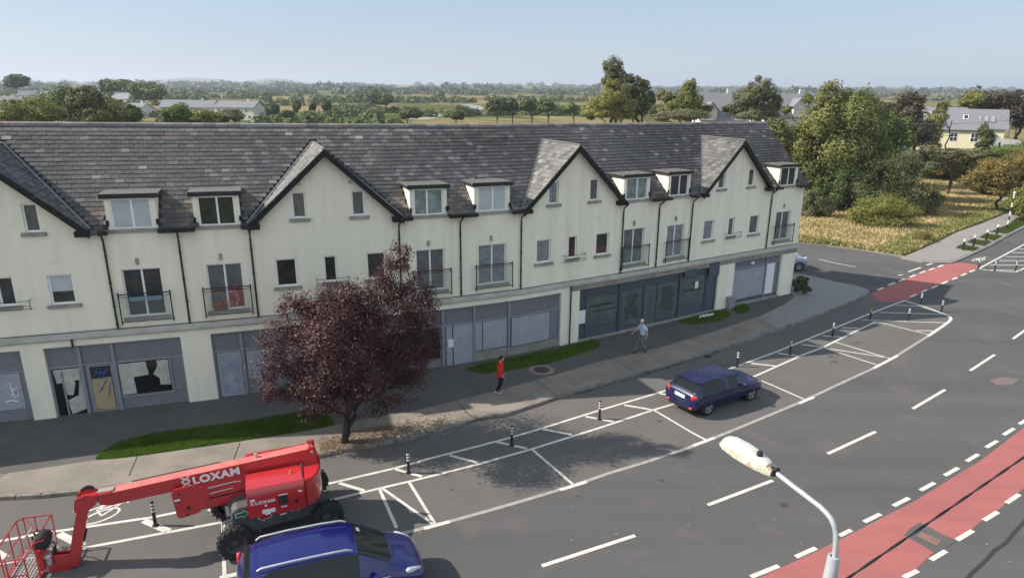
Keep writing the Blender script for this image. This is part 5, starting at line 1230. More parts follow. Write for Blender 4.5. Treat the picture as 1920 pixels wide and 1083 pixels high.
TX = lambda x, z, y: Matrix.Translation((x, y, z)) @ Matrix.Rotation(-sl_, 4, 'Y') @ Matrix.Rotation(R(90), 4, 'X')
text_mesh('boom_lettering', 'LOXAM', .30, .003, M['white'], bm_o, TX(-1.98, 1.925, -.206), .014, 1.08); emblem('boom_emblem', .27, bm_o, TX(-2.24, 1.90, -.202))
text_mesh('hood_lettering', 'LOXAM', .125, .002, M['white'], near, Matrix.Translation((-.46, -1.142, 1.50)) @ Matrix.Rotation(R(90), 4, 'X'), .004, 1.1); emblem('hood_emblem', .10, near, Matrix.Translation((-.575, -1.138, 1.495)) @ Matrix.Rotation(R(90), 4, 'X'))
mb = MB(); mb.lathe([(0, .004), (.032, .004), (.034, 0)], Matrix.Translation((-.20, -1.138, 1.42)) @ Matrix.Rotation(R(90), 4, 'X'), 16, closed=False); mb.build('round_sticker', M['white'], near)
mb = MB(); beam(mb, (1.05, 0, 2.42), (1.26, 0, 2.43), .62, .62, -.26, -.16); beam(mb, (1.05, 0, 2.42), (1.26, 0, 2.43), .62, .62, .12, .22); beam(mb, (.9, 0, 2.0), (1.2, 0, 2.02), .3, .3, -.24, .2); mb.build('boom_bracket', M['lred'], lift, bevel=.01)
mb = MB(); mb.lathe([(0, .30), (.05, .30), (.05, -.26), (0, -.26)], Matrix.Translation((1.16, 0, 2.3)) @ Matrix.Rotation(R(90), 4, 'X'), 14, closed=False); mb.build('pivot_pin', M['lsteel'], bm_o)
mb = MB(); mb.lathe([(.03, 0), (.03, .03), (.045, .035), (.045, .11), (0, .12)], Matrix.Translation((-.34, .02, 2.28)), 14); mb.build('level_sensor', M['lsteel'], bm_o, smooth=True)
mb = MB()      # energy chain on the far side of the boom
for i in range(44):
    x = -3.45 + i * .05; z = 2.08 + (x + 3.93) * .051; mb.box((x, .185, z - .01), (.034, .05, .07))
mb.build('cable_chain', M['black'], bm_o)
# boom head and knuckle
mb = MB(); beam(mb, (-4.22, 0, 2.12), (-3.90, 0, 2.13), .30, .40, -.215, .155); beam(mb, (-4.62, 0, 2.07), (-4.2, 0, 2.12), .16, .26, -.14, .08); mb.build('boom_head', M['lred'], lift, bevel=.012)
mb = MB(); mb.box((-4.05, -.03, 2.138), (.36, .2, .012)); mb.build('head_plate', M['lsteel'], lift)
mb = MB(); mb.lathe([(0, .03), (.17, .03), (.17, -.03), (0, -.03)], Matrix.Translation((-4.48, .10, 2.10)) @ Matrix.Rotation(R(90), 4, 'X'), 20, closed=False); mb.build('hose_guide', M['black'], lift, smooth=True)
mb = MB(); mb.lathe([(0, .2), (.045, .2), (.045, -.2), (0, -.2)], Matrix.Translation((-4.30, -.05, 1.98)) @ Matrix.Rotation(R(90), 4, 'X'), 12, closed=False); mb.tube([(-4.4, -.16, 1.83), (-3.95, -.16, 1.96)], .022, 8); mb.build('knuckle_cylinder', M['lsteel'], lift, smooth=True)
# jib: two side plates at the top, box section down to the basket arm
mb = MB(); beam(mb, (-5.19, 0, .22), (-4.66, 0, 2.02), .26, .26, -.24, .08)
cprism(mb, [(-4.80, 1.75), (-4.72, 2.12), (-4.50, 2.20), (-4.22, 2.12), (-4.28, 1.88), (-4.5, 1.72)], -.26, -.20, Matrix.Identity(4)); cprism(mb, [(-4.80, 1.75), (-4.72, 2.12), (-4.50, 2.20), (-4.22, 2.12), (-4.28, 1.88), (-4.5, 1.72)], .06, .12, Matrix.Identity(4))
mb.build('jib', M['lred'], lift, bevel=.012)
mb = MB(); mb.box((-4.72, -.08, .97), (.08, .13, .30), M=Matrix.Translation((-4.70, -.08, .96)) @ Matrix.Rotation(R(17), 4, 'Y')); mb.build('valve_block', M['black'], lift, bevel=.008)
# basket arm, rotator and basket
mb = MB(); cprism(mb, [(-5.62, .10), (-5.6, .50), (-5.45, .58), (-5.1, .52), (-5.0, .25), (-5.08, .12), (-5.4, .06)], -.19, -.13, Matrix.Identity(4)); cprism(mb, [(-5.62, .10), (-5.6, .48), (-5.45, .55), (-5.1, .50), (-5.0, .25), (-5.08, .12), (-5.4, .06)], .02, .08, Matrix.Identity(4)); cprism(mb, [(-5.6, .12), (-5.3, .12), (-5.3, .2), (-5.6, .2)], -.13, .02, Matrix.Identity(4)); mb.build('basket_arm', M['lred'], lift, bevel=.01)
mb = MB(); mb.lathe([(0, .02), (.15, .02), (.15, .42), (.10, .48), (0, .48)], Matrix.Translation((-5.62, -.04, .12)), 20, closed=False); mb.box((-5.62, .28, .40), (.28, .3, .3)); mb.build('rotator', M['lsteel'], lift, smooth=True)
BK = bpy.data.objects.new('basket', None); C.objects.link(BK); BK.parent = lift; BK.location = (-5.72, -.02, 0); BK.rotation_euler = (0, 0, R(-6)); BK.empty_display_size = .2
mb = MB()
X0, X1, Y0, Y1, zf, zt = -.78, 0, -.92, .92, .16, 1.16
def frame_loop(z, r_, inset_=0):
    a, b, c, d = X0, X1, Y0, Y1; k = .12
    mb.tube([(a + k, c, z), (b, c, z), (b, d, z), (a + k, d, z), (a, d - k, z), (a, c + k, z), (a + k, c, z)], r_, 8)
frame_loop(zt, .022); frame_loop(.70, .016); frame_loop(zf + .12, .016); frame_loop(zf, .025)
for x, y in ((X0 + .12, Y0), (X1, Y0), (X1, Y1), (X0 + .12, Y1), (X0, Y0 + .12), (X0, Y1 - .12), (X0, -.3), (X0, .3), (X1, -.35), (X1, .35), (-.4, Y0), (-.4, Y1)): mb.tube([(x, y, zf), (x, y, zt)], .018, 8)
mb.tube([(X1, .35, .7), (X0 + .12, .92, 1.24)], .014, 6)
# outer kick loop over the controls
mb.tube([(X1, -.30, zt), (X1 + .16, -.25, zt - .02), (X1 + .20, .22, zt - .05), (X1 + .10, .5, zt - .35), (X1, .55, .7)], .017, 8)
mb.build('basket_frame', M['lred'], BK, smooth=True)
mb = MB(); n = 9
for i in range(n): mb.box((X0 + .06 + (X1 - X0 - .12) * i / (n - 1), 0, zf + .012), (.035, Y1 - Y0 - .05, .012))
for i in range(19): mb.box(((X0 + X1) / 2, Y0 + .06 + (Y1 - Y0 - .12) * i / 18, zf + .02), (X1 - X0 - .05, .02, .01))
mb.build('floor_grating', M['lsteel'], BK)
cbx = blob(BK, 'control_console', (.06, .02, 1.0), (.20, .27, .24), 'rubber', rot=(0, R(15), 0), sq=2.6)
mb = MB(); mb.box((-.02, .02, 1.225), (.08, .06, .01)); mb.build('label_plate', M['white'], cbx)
for y in (-.2, -.05, .12): blob(cbx, 'joystick', (-.05, y, 1.24), (.02, .02, .06), 'rubber')
mb = MB(); mb.tube([(-.25, .35, 1.18), (-.45, .30, .95), (-.5, .28, .55)], .022, 8); mb.build('document_tube', M['lsteel'], BK, smooth=True)
mb = MB(); mb.box((.05, -.05, .6), (.12, .5, .62)); mb.build('support_plate', M['lred'], BK, bevel=.02)
mb = MB()
for k, y in enumerate((-.12, -.05, .02, .09)): mb.tube([(.14, y, .95), (.30, y + .05, .78), (.26, y - .02, .45), (.36, y, .30)], .014, 6)
mb.build('hoses', M['black'], BK, smooth=True)
mb = MB(); mb.box((.24, .22, .52), (.16, .2, .14)); mb.lathe([(0, 0), (.06, 0), (.06, .16), (0, .18)], Matrix.Translation((.22, -.22, .40)), 12, closed=False); mb.build('valve_block', M['lsteel'], BK, bevel=.01)
# secondary boom folded under the main boom
mb = MB(); beam(mb, (-2.40, 0, 1.84), (.75, 0, 1.96), .74, .62, -.30, -.10); sb_ = mb.build('lower_boom', M['lred'], lift, bevel=.012)
mb = MB(); beam(mb, (-2.35, 0, 1.86), (.6, 0, 1.98), .20, .20, -.05, .22); mb.build('upper_link', M['lred'], lift, bevel=.01)
mb = MB()
for y0, y1 in ((-.36, -.31), (.24, .29)): cprism(mb, [(-2.52, 1.86), (-2.44, 1.95), (-1.95, 1.97), (-1.62, 1.80), (-1.62, 1.42), (-1.9, 1.12), (-2.36, 1.04), (-2.46, 1.10)], y0, y1, Matrix.Identity(4))
mb.build('knuckle_plate', M['lred'], lift, bevel=.008)
mb = MB(); mb.box((-2.40, -.366, 1.62), (.14, .006, .05)); mb.build('data_sticker', M['white'], sb_)
mb = MB(); mb.tube([(-1.75, -.325, 1.78), (-.98, -.325, 1.84), (-.78, -.325, 1.82)], .016, 6); mb.tube([(-1.78, -.325, 1.60), (-1.0, -.325, 1.66)], .014, 6); mb.build('hydraulic_pipe', M['lsteel'], sb_, smooth=True)
mb = MB(); mb.box((-.7, -.307, 1.60), (1.7, .02, .03), M=Matrix.Translation((-.85, -.307, 1.50)) @ Matrix.Rotation(-.055, 4, 'Y')); mb.lathe([(0, .03), (.045, .03), (.045, 0)], Matrix.Translation((-2.15, -.365, 1.33)) @ Matrix.Rotation(R(90), 4, 'X'), 12, closed=False)
mb.lathe([(0, .02), (.03, .02), (.03, 0)], Matrix.Translation((-2.33, -.365, 1.80)) @ Matrix.Rotation(R(90), 4, 'X'), 10, closed=False); mb.lathe([(0, .02), (.03, .02), (.03, 0)], Matrix.Translation((-2.2, -.365, 1.12)) @ Matrix.Rotation(R(90), 4, 'X'), 10, closed=False); mb.build('pin', M['black'], sb_)
# direction arrows on the chassis side
def arrow(x, z, L_, s_, mt, nm):
    for grow, mm, yy in ((.018, M['white'], -.863), (0, mt, -.867)):
        g = grow; P_ = [(-L_ / 2 - g, -.05 - g), (.02 - g * .3, -.05 - g), (.02 - g * .3, -.10 - g * 1.4), (L_ / 2 + g * 1.6, 0), (.02 - g * .3, .10 + g * 1.4), (.02 - g * .3, .05 + g), (-L_ / 2 - g, .05 + g)]
        mb = MB(); vs = [CM @ Vector((x + s_ * p[0], yy, z + p[1])) for p in P_]; tri = tessellate_polygon([[Vector((p[0], p[1], 0)) for p in P_]]); mb.add(vs, [tuple(t) for t in tri])
        o = mb.build(nm, mm, chs, fix=False)
arrow(-.92, 1.18, .32, 1, M['green'], 'green_arrow'); arrow(-.36, .92, .34, -1, M['arrowred'], 'red_arrow'); arrow(.50, .95, .34, 1, M['green'], 'green_arrow')
mb = MB(); mb.box((0, 0, 0), (.18, .006, .05), M=CM @ Matrix.Translation((.12, -.863, .86))); mb.build('data_sticker', M['white'], chs)
# ================================================================ street furniture
M['bol_black'] = mat('bollard_black', (.014, .014, .016), .45, spec=.5); M['refl'] = mat('reflector_white', (.75, .75, .73), .4)
M['refl_y'] = mat('reflector_yellow', (.6, .62, .15), .4)
def bollard(loc, label, group, yellow=False, src=None, h=.80):
    if src is not None:
        return dup(src, loc=loc, label=label)
    t = thing('bollard', label, 'bollard', loc, 0, group)
    mb = MB(); mb.lathe([(0, 0), (.10, 0), (.10, .012), (.055, .03), (.05, .05), (.045, h - .33), (.047, h - .02), (.04, h), (0, h + .012)], n=18); mb.build('post', M['bol_black'], t, smooth=True)
    for z in (h - .05, h - .16, h - .27):
        mb = MB(); mb.lathe([(.049, z - .06), (.0495, z - .055), (.0495, z - .005), (.049, z)], n=18, closed=False); mb.build('reflective_band', M['refl_y' if yellow else 'refl'], t, smooth=True)
    return t
bg_ = 'black bollards with white bands along the cycle lane'
first = bollard(G(291.8, 984.5), 'black banded bollard standing just beyond the red lift boom', bg_)
for (x, y), l in (((766.3, 886), 'black banded bollard on the road to the right of the purple tree'), ((959.5, 834.6), 'black banded bollard nearest below the woman in red'), ((1123.9, 785.5), 'black banded bollard just left of the navy hatchback'), ((1382, 687), 'black banded bollard behind the bonnet of the navy hatchback'),
                  ((1481, 663.8), 'first black banded bollard beyond the navy hatchback'), ((1560.8, 629.5), 'second black banded bollard beyond the navy hatchback'), ((1702.5, 601), 'black banded bollard in the middle of the hatched island end'), ((1726, 571), 'black banded bollard at the tip of the island by the red crossing'), ((1765, 585), 'rightmost black banded bollard on the curved island end'),
                  ((1834.5, 502.8), 'left bollard of the far hatched island beyond the red crossing'), ((1864.6, 507.4), 'middle bollard of the far hatched island'), ((1903.7, 507.4), 'right bollard of the far hatched island')):
    bollard(G(x, y), l, bg_, src=first)
yb = bollard(G(1630.8, 598.8), 'black bollard with yellowish bands where the parking bays end', bg_, yellow=True)
# stout black posts with white caps on the verge
def vpost(loc, label):
    t = thing('verge_post', label, 'bollard', loc, 0, 'stout black posts with white tops on the verge')
    mb = MB(); mb.lathe([(0, 0), (.09, 0), (.085, .85), (.085, .92)], n=16); mb.build('post', M['bol_black'], t, smooth=True)
    mb = MB(); mb.lathe([(.088, .74), (.089, .745), (.089, .86), (.075, .97), (0, 1.0)], n=16, closed=False); mb.build('white_top', M['refl'], t, smooth=True)
    return t
vp = vpost(G(1805.5, 468.6, .1), 'nearest stout black post on the verge at the junction corner')
for (x, y), l in (((1825, 461), 'second stout black post along the verge'), ((1848.7, 450.5), 'third stout black post along the verge'), ((1868.6, 440), 'fourth stout black post, next to the striped beacon pole')): dup(vp, loc=G(x, y, .1), label=l)
# striped crossing pole
b0 = G(1887.7, 428.4, .1); t = thing('beacon_pole', 'tall black and white striped crossing pole on the far verge', 'crossing pole', b0)
hh = 3.45; n = 8
for i in range(n):
    mb = MB(); mb.lathe([(.06, hh * i / n), (.06, hh * (i + 1) / n)], n=14); mb.build('black_stripe' if i % 2 == 0 else 'white_stripe', M['bol_black'] if i % 2 == 0 else M['refl'], t, smooth=True)
blob(t, 'beacon_globe', (0, 0, hh + .12), (.13, .13, .13), mat('beacon_white', (.6, .58, .5), .3), sq=2)

# ---------------------------------------------------------------- street lamp close to the camera
lx, ly = Yp(1562, 1050, 5.5).x, 5.5; lz = gz(lx, ly)
lp = thing('street_lamp', 'white street lamp with lichen stained head reaching over the road in the foreground', 'street lamp', (lx, ly, lz))
ad = Vector((-.50, .866, 0))                      # arm direction, out over the road
def onplane(px_, py_):
    d = ray(px_, py_); n = Vector((ad.y, -ad.x, 0)); t_ = n.dot(Vector((lx, ly, 0)) - Vector((0, 0, 0))) / n.dot(d); q = Vector((0, 0, CH)) + d * t_; return q - Vector((lx, ly, lz))
armpts = [onplane(*p) for p in ((1449, 881), (1469, 896.5), (1488, 911.5), (1505, 924), (1521.5, 937), (1537, 948.5), (1549.5, 960.5), (1558.5, 972), (1564.5, 985), (1567, 1000), (1567, 1022), (1565, 1046))]
top_z = armpts[-1].z
mb = MB(); mb.tube(armpts + [Vector((0, 0, top_z - .3))], .026, 14, cap=False); mb.build('arm', M['galv'], lp, smooth=True)
mb = MB(); mb.lathe([(.052, top_z + .02), (.056, top_z), (.078, top_z - .55), (.08, top_z - 1.2), (.085, 1.6), (.10, 1.5), (.10, 0), (.04, 0)], n=24, closed=False); mb.lathe([(.052, top_z + .02), (.034, top_z + .02), (.034, top_z - .1)], n=24, closed=False); mb.build('pole', M['galv'], lp, smooth=True)
h0 = armpts[0]; hd_ = (onplane(1357, 822) - h0); L_ = hd_.length; hx = hd_.normalized(); hy = Vector((0, 0, 1)).cross(hx).normalized(); hz = hx.cross(hy)
HM = Matrix(((hx.x, hy.x, hz.x, h0.x), (hx.y, hy.y, hz.y, h0.y), (hx.z, hy.z, hz.z, h0.z), (0, 0, 0, 1)))
def lampshell(name, prof, mt, top=True, closedends=True):
    # prof: (x, half width, z bottom, z top)
    mb = MB(); n = 14; P_ = []
    for x, hw, zb, zt in prof:
        for k in range(n + 1):
            a = math.pi * k / n; c_ = math.cos(a); s_ = math.sin(a) ** .55; P_.append(HM @ Vector((x * L_, hw * math.copysign(abs(c_) ** .62, c_), zb + (zt - zb) * s_)))
    m_ = n + 1; mb.add(P_, [(i * m_ + k, i * m_ + k + 1, (i + 1) * m_ + k + 1, (i + 1) * m_ + k) for i in range(len(prof) - 1) for k in range(n)] + [tuple(range(m_)), tuple(range((len(prof) - 1) * m_, len(prof) * m_))] + [(i * m_, (i + 1) * m_, (i + 1) * m_ + n, i * m_ + n) for i in range(len(prof) - 1)])
    return mb.build(name, mt, lp, smooth=True)
lampshell('lamp_skirt', [(-.03, .062, -.045, .03), (.03, .072, -.05, .035), (.25, .105, -.055, .02), (.55, .125, -.055, .005), (.85, .115, -.05, -.005), (.97, .085, -.04, -.01), (1.0, .05, -.03, -.012)], M['lichen'])
lampshell('lamp_head', [(.07, .058, .0, .055), (.12, .066, .0, .075), (.3, .088, .0, .09), (.55, .103, .0, .098), (.82, .096, -.005, .082), (.93, .075, -.01, .055), (.975, .04, -.01, .02)], M['lampwhite'])
mb = MB(); mb.lathe([(0, .135), (.022, .132), (.032, .12), (.034, .075), (.038, .06)], HM @ Matrix.Translation((.26 * L_, .015, 0)), 18, closed=False); mb.build('photocell', M['rubber'], lp, smooth=True)
mb = MB(); mb.lathe([(.045, -.05), (.045, .02), (.03, .03), (.03, .05)], HM @ Matrix.Translation((-.0, 0, .0)) @ Matrix.Rotation(R(90), 4, 'Y'), 14); mb.box((0, 0, 0), (.02, .11, .07), M=HM @ Matrix.Translation((-.035 * 1, 0, .0))); mb.build('collar', M['rubber'], lp)
# overhead cable crossing the bottom right corner
A_, B_2 = Yp(1585, 1086, 5.0), None
def at_h(px_, py_, z):
    d = ray(px_, py_); t_ = (z - CH) / d.z; return Vector((0, 0, CH)) + d * t_
a_, b_ = at_h(1600, 1077, 6.0), at_h(1880, 884, 6.35); dd = b_ - a_
pts = [a_ + dd * k for k in (-4, -3, -2, -1, -.5, 0, .5, 1, 1.5, 2, 3, 4, 6)]
mb = MB(); r1 = []; r2 = []
N_ = 420
for i in range(N_):
    t_ = i / (N_ - 1) * 11 - 4.5; p = a_ + dd * t_ + Vector((0, 0, .012 * (t_ - 1) ** 2)); u_ = Vector((0, 0, 1)); v_ = dd.cross(u_).normalized(); an = i * .55
    r1.append(p + (u_ * math.cos(an) + v_ * math.sin(an)) * .010); r2.append(p - (u_ * math.cos(an) + v_ * math.sin(an)) * .010)
mb.tube(r1, .0125, 6); mb.tube(r2, .0125, 6); cbl = mb.build('overhead_cable', M['black'], smooth='all'); tag(cbl, 'thick twisted black overhead cable crossing the red cycle lane at bottom right', 'cable')

# ================================================================ people
def skin_mesh(joints, edges, radii, levels=2, root=0):
    me = bpy.data.meshes.new('skel'); me.from_pydata(joints, edges, []); o = bpy.data.objects.new('skel', me); C.objects.link(o)
    md = o.modifiers.new('k', 'SKIN'); md.use_smooth_shade = True; s2 = o.modifiers.new('s', 'SUBSURF'); s2.levels = levels; s2.render_levels = levels
    sv_ = me.skin_vertices[0].data if me.skin_vertices else None
    if sv_ is None:
        bm = bmesh.new(); bm.from_mesh(me); bm.verts.layers.skin.verify(); bm.to_mesh(me); bm.free(); sv_ = me.skin_vertices[0].data
    for i, r_ in enumerate(radii): sv_[i].radius = r_ if hasattr(r_, '__len__') else (r_, r_); sv_[i].use_root = (i == root)
    dg = bpy.context.evaluated_depsgraph_get(); out_ = bpy.data.meshes.new_from_object(o.evaluated_get(dg)); bpy.data.objects.remove(o); return out_
def join_meshes(mesh_list, name):
    bm = bmesh.new()
    for m_ in mesh_list: bm.from_mesh(m_)
    me = bpy.data.meshes.new(name); bm.to_mesh(me); bm.free(); me.polygons.foreach_set('use_smooth', [True] * len(me.polygons)); return me
def chain(P, Rr, levels=2): return skin_mesh([tuple(p) for p in P], [(i, i + 1) for i in range(len(P) - 1)], Rr, levels)
def hand(wrist, direc, palm_n, thumb_side, curl=.5, s_=1.0):
    """palm with five separate bent fingers"""
    d = Vector(direc).normalized(); n = Vector(palm_n).normalized(); side = d.cross(n).normalized() * thumb_side; w0 = Vector(wrist); ms = []
    ms.append(chain([w0, w0 + d * .035 * s_, w0 + d * .085 * s_], [(.024, .02), (.036, .017), (.038, .014)], 2))
    for k, (off, ln) in enumerate(((.030, .070), (.011, .080), (-.009, .075), (-.028, .058))):
        b = w0 + d * .085 * s_ + side * off; p = [b]; dd_ = d.copy()
        for seg in (.45, .32, .23):
            dd_ = (dd_ + n * curl * .55).normalized(); p.append(p[-1] + dd_ * ln * seg)
        ms.append(chain(p, [.0095, .009, .0085, .0065], 1))
    b = w0 + d * .03 * s_ + side * .028; p = [b, b + (d * .5 + side * .8).normalized() * .03, b + (d * .5 + side * .8).normalized() * .03 + (d * .9 + n * .4 + side * .2).normalized() * .03, b + (d * .5 + side * .8).normalized() * .03 + (d * .9 + n * .5).normalized() * .05]
    ms.append(chain(p, [.013, .011, .010, .0075], 1)); return ms
def head_mesh(c, face, up=Vector((0, 0, 1)), s_=1.0):
    """head with brow, eye sockets, nose, lips, chin; face = facing direction"""
    fx = Vector(face).normalized(); sx_ = up.cross(fx).normalized(); V = []; F_ = []; nu, nv = 32, 24
    for j in range(nv + 1):
        ph = math.pi * j / nv; 
        for i in range(nu):
            th = 2 * math.pi * i / nu; x = math.sin(ph) * math.cos(th); y = math.sin(ph) * math.sin(th); z = math.cos(ph)
            X, Y_, Z = x * .098, y * .076, z * .118
            if z < 0: k = -z; Y_ *= 1 - .28 * k; X = X * (1 - .10 * k) + .012 * k
            if x < -.2 and z < -.2: X *= .85
            g = lambda cy, cz, sy, sz: math.exp(-((Y_ - cy) / sy) ** 2 - ((Z - cz) / sz) ** 2) if x > 0 else 0
            X += .024 * g(0, -.018, .011, .020) + .010 * g(0, .0, .008, .02) - .010 * (g(.030, .006, .014, .010) + g(-.030, .006, .014, .010)) + .006 * g(0, .026, .045, .010) + .009 * g(0, -.056, .022, .010) + .010 * g(0, -.092, .024, .015) - .004 * g(0, -.066, .02, .004)
            V.append(tuple(Vector(c) + (fx * X + sx_ * Y_ + up * Z) * s_))
    for j in range(nv):
        for i in range(nu): F_.append((j * nu + i, j * nu + (i + 1) % nu, (j + 1) * nu + (i + 1) % nu, (j + 1) * nu + i))
    me = bpy.data.meshes.new('head'); me.from_pydata(V, [], F_); bm = bmesh.new(); bm.from_mesh(me); bmesh.ops.remove_doubles(bm, verts=bm.verts, dist=.0004); bm.to_mesh(me); bm.free()
    ears = []
    for s2 in (1, -1):
        b = Vector(c) + sx_ * s2 * .074 * s_ - fx * .006; ears.append(chain([b - up * .022, b + sx_ * s2 * .010 - fx * .012 - up * .006, b + sx_ * s2 * .010 - fx * .010 + up * .016, b + up * .022], [.008, .010, .012, .007], 1))
    return [me] + ears
def person(label, loc, rz, pose, hair_col, hair_kind, group=None, scale=1.0):
    """pose joints in metres, x forward, y left, z up"""
    t = thing('person', label, 'person', loc, rz); t.scale = (scale,) * 3; J = {k: Vector(v) for k, v in pose['J'].items()}; sk = []
    names = ['pelvis', 'spine', 'chest', 'neckb', 'neck', 'head']
    P_ = [J['pelvis'], J['spine'], J['chest'], J['neckb'], J['neck']]; E_ = [(0, 1), (1, 2), (2, 3), (3, 4)]; Rr = [(.10, .075), (.10, .07), (.115, .075), (.062, .06), (.052, .055)]
    w_ = pose.get('w', 1)
    for s_ in 'lr':
        i = len(P_); P_ += [J['sh' + s_], J['el' + s_], J['wr' + s_]]; E_ += [(2, i), (i, i + 1), (i + 1, i + 2)]; Rr += [.048, .040, .027]
        i = len(P_); P_ += [J['hip' + s_], J['kn' + s_], J['an' + s_], J['to' + s_]]; E_ += [(0, i), (i, i + 1), (i + 1, i + 2), (i + 2, i + 3)]; Rr += [.055, .038, .028, .018]
    ms = [skin_mesh([tuple(p) for p in P_], E_, Rr)]
    ms += head_mesh(J['head'], pose['face'])
    for s_, sd in (('l', 1), ('r', -1)):
        d = (J['wr' + s_] - J['el' + s_]).normalized(); ms += hand(J['wr' + s_], d, Vector((.35, -sd * .9, 0)), 1 if s_ == 'l' else -1, curl=.55)
    body = obj('body', join_meshes(ms, 'body'), M['skin'], t)
    # eyes and mouth
    f = Vector(pose['face']).normalized(); up = Vector((0, 0, 1)); sx_ = up.cross(f)
    mb = MB()
    for s2 in (1, -1): mb.lathe([(0, .004), (.008, .002), (.010, -.003)], Matrix.Translation(J['head'] + f * .083 + sx_ * s2 * .030 + up * .006) @ f.to_track_quat('Z', 'Y').to_matrix().to_4x4(), 10, closed=False)
    mb.build('eyes', M['rubber'], body)
    mb = MB(); mb.box((0, 0, 0), (.036, .008, .006), M=Matrix.Translation(J['head'] + f * .098 - up * .058) @ f.to_track_quat('Y', 'Z').to_matrix().to_4x4()); mb.build('mouth', mat('lips', (.35, .12, .10), .6), body)
    # clothes follow the same joints, a little thicker
    cl = pose['clothes']
    tp, tr_ = cl['top'], cl['legs']
    P_ = [J['pelvis'] + Vector((0, 0, tp['hem'] - .10)), J['spine'], J['chest'], J['neckb'] + Vector((0, 0, -.01))]; E_ = [(0, 1), (1, 2), (2, 3)]; k_ = tp['fat']; Rr = [(.19 * k_, .14 * k_), (.18 * k_, .135 * k_), (.195 * k_, .14 * k_), (.09 * k_, .085 * k_)]
    for s_ in 'lr':
        i = len(P_); e = J['el' + s_]; w2 = J['wr' + s_]
        if tp['sleeve'] == 'short': m_ = J['sh' + s_].lerp(e, .75); P_ += [J['sh' + s_], m_]; E_ += [(2, i), (i, i + 1)]; Rr += [.09 * k_, .082 * k_]
        else: P_ += [J['sh' + s_], e, e.lerp(w2, .95)]; E_ += [(2, i), (i, i + 1), (i + 1, i + 2)]; Rr += [.092 * k_, .075 * k_, .055 * k_]
    me = skin_mesh([tuple(p) for p in P_], E_, Rr); obj(tp['name'], join_meshes([me], 'top'), tp['mat'], t)
    P_ = [J['pelvis'] + Vector((0, 0, .16)), J['pelvis']]; E_ = [(0, 1)]; Rr = [(.17, .13), (.185, .145)]
    for s_ in 'lr':
        i = len(P_); P_ += [J['hip' + s_], J['kn' + s_], J['kn' + s_].lerp(J['an' + s_], 1.0)]; E_ += [(1, i), (i, i + 1), (i + 1, i + 2)]; Rr += [.13 * tr_['fat'], .10 * tr_['fat'], .082 * tr_['fat']]
    obj(tr_['name'], join_meshes([skin_mesh([tuple(p) for p in P_], E_, Rr, root=1)], 'legs'), tr_['mat'], t)
    for s_ in 'lr':
        a, b = J['an' + s_], J['to' + s_]; d = (b - a); d.normalize(); heel = a - d * .05 + Vector((0, 0, -.035))
        sh = chain([heel, a + Vector((0, 0, -.02)), a.lerp(b, .6) + Vector((0, 0, -.018)), b + d * .03 + Vector((0, 0, -.006))], [(.042, .045), (.048, .05), (.045, .035), (.038, .026)]); so = obj('shoe', join_meshes([sh], 'shoe'), cl['shoe'], t)
        if 'sole' in cl:
            mb = MB(); zz = min(heel.z, b.z) - .045; m0 = (heel + b) / 2; mb.box((m0.x, m0.y, zz + .012), ((b - heel).length + .10, .09, .03), math.atan2(d.y, d.x)); mb.build('sole', cl['sole'], so, bevel=.01)
    # hair
    mb = MB(); f = Vector(pose['face']).normalized(); sx_ = up.cross(f); nu, nv = 28, 12; V = []
    for j in range(nv + 1):
        for i in range(nu):
            th = 2 * math.pi * i / nu; back_ = -math.cos(th); low = (1.65 + .55 * max(0, back_)) if hair_kind == 'short' else (1.75 + .75 * max(0, back_)); low -= .62 * max(0, math.cos(th)) ; ph = low * j / nv
            r_ = 1.10 + .035 * mnoise.noise(Vector((math.cos(th) * 5, math.sin(th) * 5, ph * 4)))
            V.append(J['head'] + (f * (math.sin(ph) * math.cos(th) * .096 - .004) + sx_ * (math.sin(ph) * math.sin(th) * .078) + up * (math.cos(ph) * .119)) * r_)
    mb.add(V, [(j * nu + i, j * nu + (i + 1) % nu, (j + 1) * nu + (i + 1) % nu, (j + 1) * nu + i) for j in range(nv) for i in range(nu)])
    if hair_kind == 'tied': mb.lathe([(0, -.03), (.03, -.015), (.03, .015), (0, .03)], Matrix.Translation(J['head'] - f * .12 + up * .02), 12)
    mb.build('hair', mat('hair', hair_col, .8, bump=.6, bs=90), body, smooth='all')
    return t
fab = lambda nm, c, c2: mat(nm, c, .85, c2, ns=6, bump=.4, bs=14)
# man walking towards the left: facing the camera's left
man = dict(face=(.9, .25, -.12), clothes=dict(top=dict(name='shirt', mat=fab('pale_blue_shirt', (.52, .60, .78), (.45, .53, .72)), hem=-.01, sleeve='short', fat=1.0), legs=dict(name='trousers', mat=fab('grey_trousers', (.15, .165, .175), (.12, .13, .14)), fat=1.0), shoe=mat('black_shoe', (.015, .015, .016), .5)),
    J=dict(pelvis=(0, 0, .93), spine=(.01, 0, 1.10), chest=(.03, 0, 1.31), neckb=(.04, 0, 1.46), neck=(.06, 0, 1.53), head=(.095, 0, 1.64),
    shl=(.03, .17, 1.40), ell=(-.10, .24, 1.14), wrl=(-.02, .27, .90), shr=(.03, -.17, 1.40), elr=(.13, -.25, 1.15), wrr=(.33, -.30, 1.02),
    hipl=(0, .09, .90), knl=(.10, .09, .50), anl=(-.17, .10, .17), tol=(-.02, .11, .075), hipr=(0, -.09, .90), knr=(.17, -.09, .50), anr=(.34, -.09, .095), tor=(.48, -.10, .075)))
mloc = G(1203, 661, .125)
mp_ = person('white haired man in pale blue short sleeved shirt and grey trousers striding along the pavement', mloc, R(203), man, (.62, .60, .57), 'short', scale=1.0)
